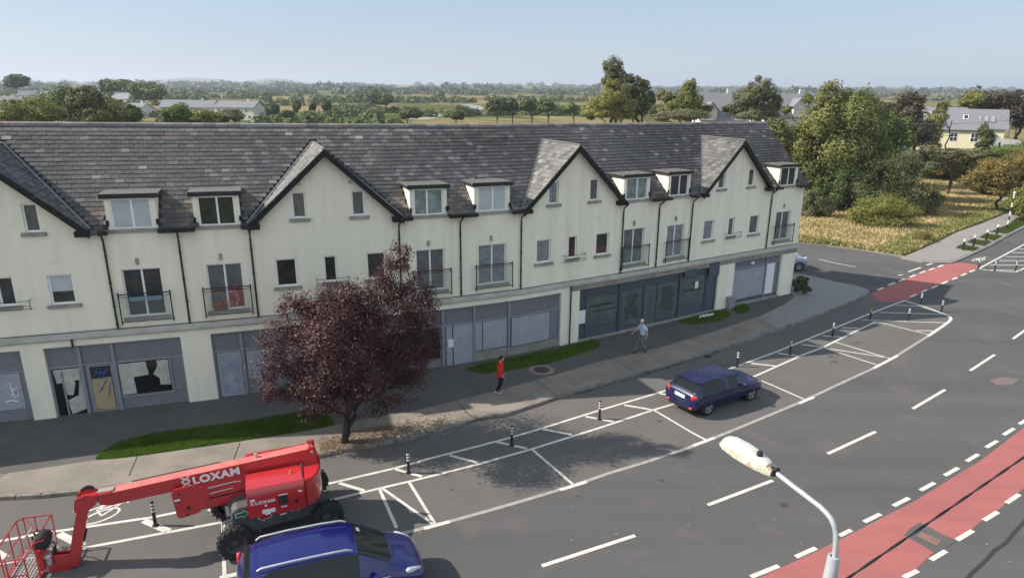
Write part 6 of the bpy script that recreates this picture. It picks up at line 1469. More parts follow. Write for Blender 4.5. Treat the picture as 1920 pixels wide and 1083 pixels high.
woman = dict(face=(.97, -.12, -.02), clothes=dict(top=dict(name='jacket', mat=fab('red_jacket', (.68, .028, .018), (.58, .02, .014)), hem=-.14, sleeve='long', fat=1.02), legs=dict(name='leggings', mat=fab('black_leggings', (.012, .012, .015), (.018, .018, .02)), fat=.80), shoe=mat('dark_trainer', (.03, .03, .035), .6), sole=M['white']),
    J=dict(pelvis=(0, 0, .88), spine=(-.01, 0, 1.04), chest=(-.01, 0, 1.24), neckb=(0, 0, 1.38), neck=(.02, 0, 1.44), head=(.05, 0, 1.54),
    shl=(-.01, .15, 1.33), ell=(-.05, .20, 1.08), wrl=(.06, .20, .86), shr=(-.01, -.15, 1.33), elr=(-.02, -.21, 1.08), wrr=(.13, -.22, .88),
    hipl=(0, .08, .86), knl=(.06, .08, .48), anl=(-.09, .08, .12), tol=(.04, .08, .075), hipr=(0, -.08, .86), knr=(.02, -.08, .47), anr=(-.12, -.08, .10), tor=(.03, -.10, .07)))
wloc = G(938, 735, .125)
person('woman in a bright red jacket and black leggings standing on the pavement', wloc, R(-12), woman, (.05, .028, .018), 'tied', scale=1.0)
# ================================================================ foliage
def leaves(blobs, n, size, dens_in=.25, flat=.0, droop=0, sub=9, seed=1, subr=.36, asp=.62):
    """leaf quads in clumps around ellipsoid blobs: (centre, (rx,ry,rz))"""
    rg = np.random.default_rng(seed); w_ = np.array([(b[1][0] * b[1][1] + b[1][1] * b[1][2] + b[1][0] * b[1][2]) for b in blobs]); w_ = w_ / w_.sum(); out_ = []; nrm = []
    for (c, r_), ww in zip(blobs, w_):
        m_ = int(n * ww) + 1; k = max(6, int(sub * (1 + ww * 6)))
        d = rg.normal(size=(k, 3)); d /= np.linalg.norm(d, axis=1)[:, None]; rad = rg.uniform(.35, .93, k) ** .7
        cc = d * rad[:, None] * np.array(r_) * .80; sr = subr * rg.uniform(.55, 1.25, k)
        idx = rg.integers(0, k, m_); e = rg.normal(size=(m_, 3)); e /= np.linalg.norm(e, axis=1)[:, None]
        p = cc[idx] + e * (rg.random(m_) ** .45)[:, None] * (sr[idx])[:, None] * np.array(r_)
        if droop: p[:, 2] -= droop * rg.random(m_) * np.linalg.norm(p[:, :2], axis=1) * .3
        out_.append(p + np.array(c)); nn_ = e * .8 + p / (np.linalg.norm(p, axis=1)[:, None] + 1e-6) * .6; nrm.append(nn_)
    P = np.concatenate(out_); Nn = np.concatenate(nrm) + rg.normal(0, .55, (len(P), 3)) + np.array((0, 0, .35)); Nn /= np.linalg.norm(Nn, axis=1)[:, None]
    a = rg.normal(size=P.shape); u = np.cross(Nn, a); u /= np.linalg.norm(u, axis=1)[:, None]; v = np.cross(Nn, u)
    s_ = (size * rg.uniform(.6, 1.35, len(P)))[:, None] / 2
    V = np.stack([P - u * s_, P - v * s_ * asp + u * s_ * .1, P + u * s_, P + v * s_ * asp - u * s_ * .1], 1).reshape(-1, 3)
    return V, np.arange(len(V)).reshape(-1, 4)
M['bark'] = mat('bark', (.11, .085, .07), .95, (.06, .05, .04), ns=5, bump=.8, bs=14, stretch=((6, 6, 1), 0))
M['bark2'] = mat('dark_bark', (.035, .028, .026), .95, (.07, .055, .048), ns=4, bump=.8, bs=12)
def limb(mb, a, b, r0, r1, wob=.12, n=5, seg=6):
    a, b = Vector(a), Vector(b); P_ = []; L = (b - a).length
    for i in range(n + 1):
        t_ = i / n; j = Vector((random.gauss(0, 1), random.gauss(0, 1), random.gauss(0, .4))) * wob * L * .25 * math.sin(math.pi * t_); P_.append(a.lerp(b, t_) + j)
    mb.tube(P_, [r0 + (r1 - r0) * i / n for i in range(n + 1)], seg); return P_
def trunk_mesh(h, r0, blobs, bark, parent, lean=(0, 0), name='trunk'):
    mb = MB(); top = Vector((lean[0], lean[1], h)); P_ = limb(mb, (0, 0, -.1), top, r0, r0 * .45, .15, 7, 10)
    for c, r_ in blobs:
        c = Vector(c); i = random.randint(3, 6); limb(mb, P_[i], c, r0 * .38, r0 * .10, .25, 5, 6)
        for _ in range(3):
            d = Vector((random.gauss(0, 1), random.gauss(0, 1), random.gauss(.3, .8))).normalized(); limb(mb, P_[i].lerp(c, random.uniform(.5, .95)), c + Vector((d.x * r_[0], d.y * r_[1], d.z * r_[2])) * .8, r0 * .13, r0 * .03, .2, 4, 5)
    return mb.build(name, bark, parent, smooth='all')
LM = dict(
 purple=leafmat('purple_leaves', [(.009, .004, .006), (.024, .010, .013), (.062, .020, .024), (.105, .050, .046), (.075, .022, .026), (.030, .012, .015)], rough=.5, trans=.12, ns=.8),
 willow=leafmat('willow_leaves', [(.06, .08, .02), (.13, .15, .038), (.21, .21, .065), (.29, .27, .10)], trans=.25, ns=.35),
 bright=leafmat('bright_leaves', [(.095, .115, .022), (.18, .19, .045), (.29, .275, .075), (.37, .33, .11)], trans=.3, ns=.4),
 dark=leafmat('dark_leaves', [(.028, .038, .012), (.062, .078, .025), (.11, .125, .045), (.155, .16, .065)], trans=.15, ns=.35),
 grey=leafmat('grey_leaves', [(.05, .062, .025), (.11, .12, .05), (.17, .17, .085), (.21, .20, .12)], trans=.2, ns=.35),
 mid=leafmat('mid_leaves', [(0.040, 0.067, 0.019), (0.088, 0.125, 0.032), (0.160, 0.184, 0.051), (0.232, 0.240, 0.080)], trans=.22, ns=.3),
 autumn=leafmat('autumn_leaves', [(.06, .08, .018), (.13, .14, .032), (.20, .17, .045), (.30, .18, .06), (.16, .16, .04), (.26, .13, .04)], trans=.3, ns=.45),
 copper=leafmat('copper_leaves', [(.03, .026, .022), (.065, .05, .04), (.11, .08, .055), (.09, .09, .04)], trans=.15, ns=.3),
 hazy=leafmat('far_leaves', [(0.044, 0.060, 0.027), (0.075, 0.094, 0.037), (0.119, 0.131, 0.056), (0.163, 0.163, 0.075)], trans=.1, ns=.05))
def tree_px(name, label, cat, y, blobs, base, leaf, nl, lsz, tr=None, group=None, bark='bark', sub=9, droop=0, parts=('trunk', 'crown'), zscale=1.0, ydepth=1.0, subr=.36, seed=None):
    """blobs in photo pixels (px, py, rx, ry[, depth offset m]) standing at distance y; base: photo column of the foot"""
    bx = Yp(base, 400, y).x; g = Vector((bx, y, gz(bx, y))); B = []
    for b in blobs:
        dy = b[4] if len(b) > 4 else 0; c = Yp(b[0], b[1], y + dy); k = (c - Vector((0, 0, CH))).length / F * .97
        B.append((tuple(c - g), (b[2] * k, max(b[2], b[3]) * .9 * k * ydepth, b[3] * k)))
    t = thing(name, label, cat, g, 0, group)
    zmin = min(b[0][2] for b in B); ztop = max(b[0][2] for b in B)
    r_ = tr or .03 * (ztop + 2)
    if parts[0]: trunk_mesh(max(.6, ztop * .8), r_, B, M[bark], t, name=parts[0])
    V, Fq = leaves(B, int(nl * 2.1), lsz * .68, seed=seed or random.randint(1, 9999), sub=sub, droop=droop, subr=subr); obj(parts[1], np_mesh(parts[1], V, Fq), LM[leaf], t)
    return t
# ---- the purple street tree in front of the terrace
base = G(645, 828, .12); g = base.copy(); g.z = gz(g.x, g.y) + .11
pt = thing('purple_tree', 'purple leaved street tree leaning over the pavement in front of the terrace', 'tree', g)
PB = [(745, 487, 34, 36, 0), (705, 545, 66, 50, 0), (775, 560, 58, 52, .3), (640, 600, 78, 62, -.2), (560, 580, 46, 36, 0), (720, 640, 90, 75, 0), (540, 660, 68, 62, -.3), (800, 625, 38, 58, .2), (620, 700, 88, 62, 0), (530, 715, 46, 46, -.4), (700, 720, 80, 48, .2), (600, 755, 50, 30, -.2), (765, 690, 50, 45, .6), (660, 620, 95, 70, 1.1), (640, 640, 90, 70, -1.2), (640, 560, 50, 40, .6)]
B = []
for b in PB:
    c = Yp(b[0], b[1], g.y + b[4]); k = (c - Vector((0, 0, CH))).length / F; B.append((tuple(c - g), (b[2] * k, b[2] * k * .95, b[3] * k)))
mb = MB(); tips = []
for dx, dy, tx in ((-.05, 0, .50), (.04, .03, .75), (-.01, -.04, .25)):
    tp_ = Vector((tx, dy * 2, 2.1)); tips.append((limb(mb, (dx, dy, -.05), tp_, .10, .075, .12, 6, 9), tp_))
for c, r_ in B:
    P_, tp_ = random.choice(tips); c = Vector(c); m2 = limb(mb, P_[random.randint(3, 6)], c, .05, .02, .25, 6, 6)
    for _ in range(6):
        d = Vector((random.gauss(0, 1), random.gauss(0, 1), random.gauss(.2, .8))).normalized(); limb(mb, m2[random.randint(3, 6)], c + Vector((d.x * r_[0], d.y * r_[1], d.z * r_[2])) * .95, .015, .004, .25, 4, 4)
mb.build('trunk', M['bark2'], pt, smooth='all')
V, Fq = leaves([(c, tuple(x * 1.15 for x in r_)) for c, r_ in B], 80000, .067, seed=11, sub=24, subr=.34, asp=.7); obj('crown', np_mesh('crown', V, Fq), LM['purple'], pt)
# fringe of single leaves on thin twigs
V, Fq = leaves([(c, tuple(x * 1.14 for x in r_)) for c, r_ in B], 5200, .07, seed=5, sub=26, subr=.22, asp=.7); obj('outer_twigs', np_mesh('outer_twigs', V, Fq), LM['purple'], pt)

# ---- right of and behind the terrace
def T(name, label, cat, y, blobs, base, leaf, nl, lsz, **k):
    if isinstance(y, tuple): y = G(*y).y
    return tree_px(name, label, cat, y, blobs, base, leaf, nl, lsz, **k)
T('willow_tree', 'tall light green willow tree rising above the right end of the roof', 'tree', 78, [(1557, 195, 38, 48), (1530, 235, 60, 55), (1590, 235, 62, 62), (1480, 270, 52, 48), (1550, 290, 95, 62), (1620, 285, 60, 55), (1450, 250, 40, 35), (1500, 325, 70, 50), (1590, 340, 75, 45), (1640, 320, 40, 48)], 1560, 'willow', 26000, .42, sub=14, droop=.5)
T('broadleaf_tree', 'dark green broadleaf tree merging into the right side of the tall willow', 'tree', 84, [(1605, 205, 42, 42), (1640, 240, 44, 44), (1650, 285, 42, 50), (1680, 250, 40, 35)], 1630, 'mid', 12000, .42, sub=10)
T('conifer_like_tree', 'dark tree with reddish black crown left of the yellow house', 'tree', 105, [(1700, 205, 36, 32), (1705, 245, 46, 34), (1670, 225, 28, 26)], 1700, 'copper', 9000, .5)
T('dark_tree', 'dark green tree over the parked car left of the yellow house', 'tree', 108, [(1650, 220, 36, 28), (1680, 232, 40, 16), (1728, 245, 22, 24)], 1690, 'dark', 7500, .5)
T('ivy_tree', 'slim pale trunked tree beside the left corner of the yellow house', 'tree', 112, [(1757, 222, 17, 24), (1752, 250, 14, 24), (1765, 200, 12, 14), (1748, 275, 14, 16)], 1752, 'willow', 3200, .42, tr=.16)
T('big_bush', 'large dark rounded bush in the middle of the vacant lot', 'bush', (1700, 402), [(1640, 340, 58, 40), (1700, 350, 60, 50), (1600, 350, 45, 42), (1660, 375, 90, 30), (1738, 375, 30, 26), (1690, 308, 38, 26), (1690, 385, 70, 22)], 1670, 'dark', 20000, .26, sub=14)
T('grey_bush', 'greyer bush at the left end of the large dark bush', 'bush', (1560, 395), [(1560, 370, 32, 28), (1590, 335, 32, 34), (1535, 355, 22, 20)], 1565, 'mid', 8000, .26)
T('low_bush', 'low olive brown bush right against the end wall of the terrace', 'bush', (1530, 408), [(1525, 378, 26, 26), (1545, 392, 26, 18), (1520, 400, 24, 12)], 1530, 'grey', 4500, .24)
T('yellow_green_bush', 'bright yellow green bush in the dry grass in front of the dark bush', 'bush', (1655, 424), [(1655, 388, 46, 26), (1620, 398, 34, 18), (1690, 395, 34, 22), (1655, 408, 64, 16)], 1655, 'bright', 13000, .2, sub=14)
T('autumn_tree', 'orange brown autumn tree with spreading crown above the striped pole', 'tree', (1865, 398), [(1870, 322, 48, 28), (1838, 335, 36, 22), (1900, 340, 38, 28), (1868, 352, 40, 16), (1922, 310, 34, 28)], 1867, 'autumn', 17000, .3, tr=.2, sub=13)
T('autumn_tree', 'smaller orange tree to the left of the spreading autumn tree', 'tree', (1790, 342), [(1790, 300, 34, 20), (1770, 316, 24, 14), (1820, 296, 26, 16), (1852, 294, 24, 13), (1762, 298, 16, 13)], 1795, 'autumn', 10000, .3)
T('green_tree', 'green tree at the right edge above the autumn trees', 'tree', 92, [(1900, 288, 36, 16), (1935, 280, 30, 20), (1865, 290, 22, 10)], 1900, 'mid', 8000, .34)
T('sapling', 'slim dark sapling in front of the yellow house wall', 'tree', 98, [(1847, 245, 12, 16), (1850, 262, 17, 13), (1840, 275, 14, 9)], 1846, 'dark', 1800, .34)
T('green_bush', 'bright green roadside bush at the right edge behind the striped pole', 'bush', 71, [(1922, 375, 26, 30), (1912, 395, 13, 14)], 1920, 'bright', 5000, .24)
T('copper_trees', 'reddish brown and green tree crown behind the yellow house roof', 'tree', 150, [(1870, 186, 50, 16), (1915, 188, 40, 22), (1840, 193, 26, 13), (1900, 215, 60, 22)], 1880, 'copper', 6500, .75)
T('golden_tree', 'small golden green tree left of the reddish crowns behind the yellow house', 'tree', 148, [(1828, 186, 18, 14), (1810, 194, 12, 8)], 1825, 'bright', 2500, .6)
T('hedge_bush', 'dark scrub between the big bush and the yellow house', 'bush', 96, [(1690, 290, 60, 10), (1740, 295, 40, 12), (1640, 300, 40, 12), (1770, 290, 30, 12)], 1700, 'grey', 9000, .3)
T('bramble_bush', 'brownish bramble scrub in front of the yellow house', 'bush', 90, [(1745, 308, 30, 12), (1780, 284, 28, 9), (1830, 288, 30, 8), (1740, 285, 24, 14)], 1770, 'grey', 6500, .3)
T('weed_clump', 'reddish weed clump at the footpath corner of the vacant lot', 'bush', 59, [(1725, 452, 18, 10), (1735, 442, 14, 10)], 1727, 'autumn', 1800, .16)
T('corner_shrub', 'dark shrub growing against the right hand end pier of the terrace', 'shrub', 41.5, [(1497, 533, 14, 16), (1512, 538, 12, 13), (1505, 525, 12, 10)], 1502, 'dark', 3200, .12, tr=.03)
# trees just beyond the roof ridge
T('tall_bare_tree', 'tall thin crowned grey green tree, the highest one beyond the roof', 'tree', 120, [(1150, 125, 24, 20), (1155, 145, 30, 24), (1140, 150, 16, 14)], 1152, 'grey', 4500, .42, sub=12, subr=.3)
T('yellow_green_tree', 'bright yellow green tree below the tall grey tree beyond the roof', 'tree', 112, [(1140, 192, 44, 26), (1120, 210, 34, 18), (1150, 160, 20, 15), (1165, 205, 36, 20)], 1140, 'bright', 9000, .42)
T('dark_green_tree', 'dark green tree directly right of the yellow green tree beyond the roof', 'tree', 118, [(1185, 165, 28, 28), (1205, 185, 26, 34), (1180, 200, 36, 24), (1210, 155, 12, 12)], 1190, 'dark', 9000, .45)
T('conical_tree', 'light green tree with pointed top beyond the middle of the roof', 'tree', 112, [(1292, 165, 16, 22), (1290, 190, 32, 26), (1262, 200, 34, 26), (1245, 185, 18, 18), (1310, 205, 26, 18), (1240, 215, 24, 14)], 1280, 'willow', 10000, .42)
T('olive_bush', 'low olive bush in front of the pointed light green tree beyond the roof', 'bush', 104, [(1285, 215, 50, 12), (1240, 218, 26, 10)], 1270, 'grey', 3500, .4)
T('grey_willow', 'broad grey green tree standing between the two slate roofed houses', 'tree', 112, [(1425, 165, 26, 26), (1400, 185, 34, 24), (1440, 190, 26, 30), (1380, 205, 26, 16), (1415, 210, 50, 18)], 1415, 'grey', 11000, .42)
T('garden_tree', 'small pale tree in front of the gable of the right slate roofed house', 'tree', 116, [(1515, 185, 12, 9), (1475, 205, 12, 8)], 1512, 'mid', 1500, .4)
# left, beyond the ridge: the row of big bushy trees
left = [(20, 210, 40, 22, 'bright', 'yellow green tree at the left edge behind the ridge'), (70, 207, 44, 24, 'bright', 'yellow green tree second from the left edge behind the ridge'), (120, 195, 50, 32, 'mid', 'dark rounded tree behind the ridge near the left edge'), (160, 182, 30, 20, 'grey', 'olive topped tree behind the row at left'), (195, 208, 40, 24, 'willow', 'pale green tree behind the ridge right of the dark rounded tree'), (235, 212, 32, 18, 'mid', 'low dark tree just left of the first white gabled house'),
        (330, 210, 28, 16, 'mid', 'dark tree in front of the long white row of houses'), (375, 216, 38, 12, 'bright', 'low yellow green hedge tree in front of the white houses'), (432, 216, 26, 10, 'grey', 'greyish low tree below the right end white house')]
for i, (x, y_, rx, ry, lf, lb) in enumerate(left):
    T('hedgerow_tree', lb, 'tree', 95 + (i % 3) * 6, [(x, y_, rx, ry), (x - rx * .5, y_ + 6, rx * .6, ry * .8), (x + rx * .5, y_ + 5, rx * .6, ry * .75), (x + rx * .1, y_ - ry * .35, rx * .5, ry * .6)], x, lf, 5200, .42, group=None)

T('scrub', 'green scrub between the smaller orange tree and the vacant lot grass', 'bush', (1800, 338), [(1775, 320, 28, 12), (1825, 316, 34, 14), (1880, 306, 38, 15), (1738, 318, 26, 13), (1920, 300, 30, 14)], 1820, 'mid', 8000, .3)
T('scrub', 'olive scrub below the yellow bungalow wall at the far side of the vacant lot', 'bush', (1780, 318), [(1740, 300, 34, 12), (1790, 290, 34, 11), (1700, 305, 30, 12), (1660, 310, 30, 10)], 1740, 'grey', 7000, .32)
# ================================================================ houses beyond
M['white_wall'] = mat('far_white_wall', (.62, .61, .57), .9, (.55, .54, .50), ns=1); M['yellow_wall'] = mat('yellow_wall', (.74, .67, .45), .9, (.70, .63, .43), ns=1)
M['far_slate'] = mat('far_slate', (.21, .21, .225), .75, (.17, .17, .185), ns=1.5, stretch=((1, 1, 8), 0)); M['far_glass'] = glassmat('far_window', (.03, .035, .04), .1, .7)
def house_far(label, cx, cy, rz, L, Wd, he, hr, wall, wins=(), skylights=(), gable=True, base=None, hip=False, group=None, wing=None):
    g = gz(cx, cy) if base is None else base
    t = thing('house', label, 'house', (cx, cy, g), rz, group); x, y = L / 2, Wd / 2
    mb = MB(); mb.hexa([(-x, -y, -1), (x, -y, -1), (x, y, -1), (-x, y, -1), (-x, -y, he), (x, -y, he), (x, y, he), (-x, y, he)])
    if not hip:
        for s_ in (-1, 1): mb.add([(s_ * x, -y, he), (s_ * x, y, he), (s_ * x, 0, hr - .1)], [(0, 1, 2)])
    mb.build('wall', M[wall], t)
    o_ = .35; hx_ = 0 if not hip else y; mb = MB(); e = he - o_ * (hr - he) / y
    A = [(-x - o_, -y - o_, e), (x + o_, -y - o_, e), (x + o_ - hx_, 0, hr), (-x - o_ + hx_, 0, hr), (-x - o_, y + o_, e), (x + o_, y + o_, e)]
    mb.add(A, [(0, 1, 2, 3), (5, 4, 3, 2)] + ([(4, 0, 3), (1, 5, 2)] if hip else [])); mb.add([(p[0], p[1], p[2] - .15) for p in A], [(3, 2, 1, 0), (2, 3, 4, 5)])
    mb.tube([(-x - o_, -y - o_, e - .05), (x + o_, -y - o_, e - .05)], .08, 6)
    rf = mb.build('roof', M['far_slate'], t, fix=False)
    for (sx, z0, w_, h_) in wins:
        mb = MB(); mb.box((sx, -y - .01, z0 + h_ / 2), (w_ + .16, .06, h_ + .16)); f = mb.build('window', M['upvc'], t)
        n = max(1, round(w_ / .6))
        mb = MB()
        for i in range(n):
            for j in range(2): mb.box((sx - w_ / 2 + w_ * (i + .5) / n, -y - .05, z0 + h_ * (j + .5) / 2), (w_ / n - .09, .03, h_ / 2 - .09))
        mb.build('pane', M['far_glass'], f)
    for (sx, fr_) in skylights:
        z = he + (hr - he) * fr_; yy = -y * (1 - fr_); sl_ = math.atan2(hr - he, y); mb = MB(); mb.box((0, 0, 0), (.8, 1.1, .1), M=Matrix.Translation((sx, yy - .03, z + .08)) @ Matrix.Rotation(sl_, 4, 'X')); mb.build('skylight', M['upvc'], rf)
        mb = MB(); mb.box((0, 0, 0), (.6, .9, .1), M=Matrix.Translation((sx, yy - .04, z + .11)) @ Matrix.Rotation(sl_, 4, 'X')); mb.build('skylight_glass', M['far_glass'], rf)
    mb = MB(); mb.box((x * .5, 0, hr + .15), (.9, .6, 1.1)); mb.build('chimney', M[wall], rf) if not hip and wins is not None and label[0] != '~' else None
    return t
def hpos(px_, y): d = ray(px_, 200); return d.x / d.y * y
# yellow house: wall px 1757..1858, eaves y~232, ridge y~198, at about 125 m
cx = hpos(1812, 120); yh = house_far('pale yellow bungalow with a grey slate roof and skylights beyond the vacant lot', cx + .8, 127, R(-27), 14.0, 8.0, 3.1, 6.5, 'yellow_wall', wins=[(-1.6, .7, 2.0, 1.6), (1.7, .8, 1.1, 1.4), (4.8, .8, 1.1, 1.4)], skylights=[(.2, .55), (3.2, .5), (-2.6, .6)], hip=True, base=2.65)
mb = MB(); w2 = 4.0
mb.hexa([(4.2, -1, -1), (9.5, -1, -1), (9.5, 5.5, -1), (4.2, 5.5, -1), (4.2, -1, 3.0), (9.5, -1, 3.0), (9.5, 5.5, 3.0), (4.2, 5.5, 3.0)]); mb.build('rear_wing', M['yellow_wall'], yh)
mb = MB(); mb.add([(3, -1.4, 2.9), (10, -1.4, 2.9), (10, 2.2, 6.2), (3, 2.2, 6.2), (3, 6, 2.9), (10, 6, 2.9)], [(0, 1, 2, 3), (3, 2, 5, 4), (1, 5, 2)]); rw = mb.build('wing_roof', M['far_slate'], yh, fix=False)
for k in range(3):
    mb = MB(); mb.box((0, 0, 0), (.55, 1.5, .1), M=Matrix.Translation((5.6 + k * 1.0, .2, 4.5)) @ Matrix.Rotation(R(43), 4, 'X')); mb.build('skylight', M['box'], rw)
# grey garden fence right of the yellow house
a_ = Vector((hpos(1880, 112), 112, 0)); b_ = Vector((hpos(1960, 104), 104, 0)); fn = thing('garden_fence', 'long grey fence to the right of the pale yellow bungalow', 'fence', (a_.x, a_.y, 2.2)); n = 12
for i in range(n):
    p, q = (b_ - a_) * (i / n), (b_ - a_) * ((i + 1) / n); u_ = (q - p).normalized() * .03
    mb = MB(); mb.hexa([p + u_, q - u_, q - u_ + Vector((0, .06, 0)), p + u_ + Vector((0, .06, 0))] + [v + Vector((0, 0, 2.6)) for v in (p + u_, q - u_, q - u_ + Vector((0, .06, 0)), p + u_ + Vector((0, .06, 0)))]); mb.build('fence_panel', M['box'], fn)
# big slate roofed houses beyond the roof, mostly hidden by trees
def roofline(label, pl, pr, ptop, pbot, y, wall='white_wall', dormer=()):
    xl, xr = hpos(pl, y), hpos(pr, y); cx_ = (xl + xr) / 2; L = xr - xl; zr = Yp((pl + pr) / 2, ptop, y + 4.5).z; ze = Yp((pl + pr) / 2, pbot, y).z; g = gz(cx_, y)
    t = house_far(label, cx_, y + 4.5, 0, L, 9.0, ze - g, zr - g, wall, wins=())
    for (dp, dz_) in dormer:
        dx = hpos(dp, y) - cx_; z0 = Yp(dp, dz_, y).z - g
        mb = MB(); mb.hexa([(dx - 1.1, -4.55, z0 - 3.2), (dx + 1.1, -4.55, z0 - 3.2), (dx + 1.1, 0, z0 - 3.2), (dx - 1.1, 0, z0 - 3.2), (dx - 1.1, -4.55, z0 - 1.2), (dx + 1.1, -4.55, z0 - 1.2), (dx + 1.1, 0, z0 - 1.2), (dx - 1.1, 0, z0 - 1.2)]); mb.add([(dx - 1.1, -4.56, z0 - 1.2), (dx + 1.1, -4.56, z0 - 1.2), (dx, -4.56, z0)], [(0, 1, 2)]); d = mb.build('dormer', M['white_wall'], t)
        mb = MB(); mb.add([(dx - 1.4, -4.9, z0 - 1.45), (dx, -4.9, z0 + .08), (dx, .6, z0 + .08), (dx - 1.4, .6, z0 - 1.45), (dx + 1.4, -4.9, z0 - 1.45), (dx + 1.4, .6, z0 - 1.45)], [(0, 1, 2, 3), (1, 4, 5, 2)]); mb.build('dormer_roof', M['far_slate'], d, fix=False)
    return t
roofline('large slate roofed house with a white dormer behind the pointed light green tree', 1316, 1400, 174, 222, 128, dormer=[(1335, 192)])
roofline('large slate roofed house behind the tall willow tree', 1440, 1545, 175, 216, 128, dormer=[(1460, 196), (1500, 185)])
# white houses at the left
def fpos(px_, pyr, hr_):    # distance at which a ridge of height hr_ appears on image row pyr
    d = ray(px_, pyr); y = 150
    for _ in range(20):
        x = d.x / d.y * y; z = gz(x, y) + hr_; y = (z - CH) / d.z * d.y
    return x, y
for (lb, pl, pr, pyr, hr_, he_, rz, wins) in (
    ('white gabled house left of centre among the trees beyond the ridge', 208, 262, 174, 7.4, 4.6, -28, [(0, 1.2, 1.4, 1.2)]),
    ('small white house with dark roof in front of the gabled one', 236, 282, 193, 5.2, 3.0, -22, [(3, 1.0, 1.2, 1.2)]),
    ('long low white row of cottages with dark slate roof in the fields', 304, 408, 187, 6.0, 3.4, -4, [(-8, 1, 1.2, 1.2), (2, 1, 1.2, 1.2), (6, 1, 1.2, 1.2)]),
    ('two storey white house with lighter roof at the right end of the cottages', 407, 490, 189, 6.6, 4.6, -12, [(-6, 2.8, 1, 1.1), (2, 2.8, 1, 1.1), (5, 2.8, 1, 1.1), (2, .6, 1, 1.1), (6, .6, 1, 1.1)]),
    ('low house with grey roof at the far left edge among trees', -10, 42, 180, 6.0, 3.4, 8, [(0, 1, 1.2, 1.2)]),
    ('white gabled farmhouse above the trees at far left', 42, 92, 170, 7.0, 4.4, 20, [(0, 1.6, 1.2, 1.2)])):
    x0, y0 = fpos(pl, pyr, hr_); x1, y1 = fpos(pr, pyr, hr_); L = abs(hpos(pr, y0) - hpos(pl, y0)); house_far(lb, (x0 + hpos(pr, y0)) / 2, y0, R(rz), L * .97, 7.5, he_, hr_, 'white_wall', wins=wins)
# silver car seen under the dark trees left of the yellow house
farcar = dup(sv, loc=(hpos(1692, 121), 121, terr(hpos(1692, 121), 121)), rz=R(16), label='silver car parked under the dark trees left of the yellow bungalow')
# ---------------------------------------------------------------- far country road with poles
def roadpoly(name, px_list, wd, mt):
    mb = MB(); P_ = []
    for (a, b) in px_list:
        d = ray(a, b); y = 250
        for _ in range(20): x = d.x / d.y * y; y = (gz(x, y) - CH) / d.z * d.y
        P_.append(Vector((d.x / d.y * y, y, 0)))
    strip_far(mb, P_, wd); return tag(mb.build(name, mt), kind='structure')
def strip_far(mb, P_, wd, dz=.05):
    l, r = [], []
    for i, p in enumerate(P_):
        t_ = (P_[min(i + 1, len(P_) - 1)] - P_[max(i - 1, 0)]).normalized(); n = Vector((-t_.y, t_.x, 0)) * wd / 2; l.append(p + n); r.append(p - n)
    for i in range(len(P_) - 1): mb.quad(*[Vector((v.x, v.y, terr(v.x, v.y) + dz)) for v in (r[i], r[i + 1], l[i + 1], l[i])])
M['pale_road'] = mat('pale_road', (.26, .26, .26), .9)
roadpoly('country_road', [(780, 224), (835, 214), (872, 209), (893, 204), (890, 199), (870, 196)], 9, M['pale_road'])
rg_ = random.Random(3)
poles = []
M['pole_grey'] = mat('pole_grey', (.35, .35, .34), .7); M['pole_brown'] = mat('pole_brown', (.16, .13, .10), .9)
def farpole(label, px_, pyb, pyt, mt, group, arm=0):
    d = ray(px_, pyb); y = 250
    for _ in range(20): x = d.x / d.y * y; y = (gz(x, y) - CH) / d.z * d.y
    x = d.x / d.y * y; h_ = Yp(px_, pyt, y).z - gz(x, y)
    t = thing('lamp_column' if arm else 'telegraph_pole', label, 'street lamp' if arm else 'pole', (x, y, gz(x, y)), 0, group)
    mb = MB(); mb.tube([(0, 0, 0), (0, 0, h_)], [.14, .09], 8); mb.build('post', M[mt], t)
    mb = MB()
    if arm: mb.tube([(0, 0, h_ - .05), (1.4, 0, h_ + .2)], .07, 6)
    else: mb.box((0, 0, h_ - .4), (1.6, .1, .12))
    mb.build('lamp_arm' if arm else 'crossarm', M[mt], t); return t, Vector((x, y, gz(x, y) + h_ - .35))
tops = []
for (a, b, c) in ((625, 210, 190), (697, 206, 192), (721, 212, 190), (748, 212, 195), (788, 208, 182), (822, 209, 190)):
    t, q = farpole('thin wooden telegraph pole in the fields beyond the ridge', a, b, c, 'pole_brown', 'telegraph poles crossing the fields'); tops.append(q)
for (a, b, c) in ((831, 200, 184), (843, 199, 184), (855, 198, 185), (862, 198, 186)): farpole('pale lamp column along the bend of the country road', a, b, c, 'pole_grey', 'lamp columns along the country road', arm=1)
mb = MB()
for i in range(len(tops) - 1): 
    a_, b_ = tops[i], tops[i + 1]; mb.tube([a_.lerp(b_, k / 6) - Vector((0, 0, 1.2 * math.sin(math.pi * k / 6))) for k in range(7)], .03, 4)
tag(mb.build('telegraph_wire', M['pole_grey']), 'thin telegraph wires strung between the field poles', 'wire')
# pole by the yellow house with a wire, and slatted pole
p1 = Yp(1886, 262, 112); t = thing('telegraph_pole', 'wooden telegraph pole at the right corner of the yellow bungalow', 'pole', (p1.x, 112, .5)); mb = MB(); zt_ = Yp(1888, 222, 112).z - .5; mb.tube([(0, 0, 0), (.3, 0, zt_)], [.14, .10], 8); mb.build('post', M['pole_brown'], t); mb = MB(); mb.box((.3, 0, zt_ - .3), (1.8, .1, .12)); mb.build('crossarm', M['pole_brown'], t)
mb = MB(); a_, b_ = Yp(1600, 226, 88), Yp(1888, 226, 112); mb.tube([a_.lerp(b_, k / 8) - Vector((0, 0, .5 * math.sin(math.pi * k / 8))) for k in range(9)], .035, 5); tag(mb.build('overhead_wire', M['pole_grey']), 'pale overhead wire running to the pole by the yellow bungalow', 'wire')

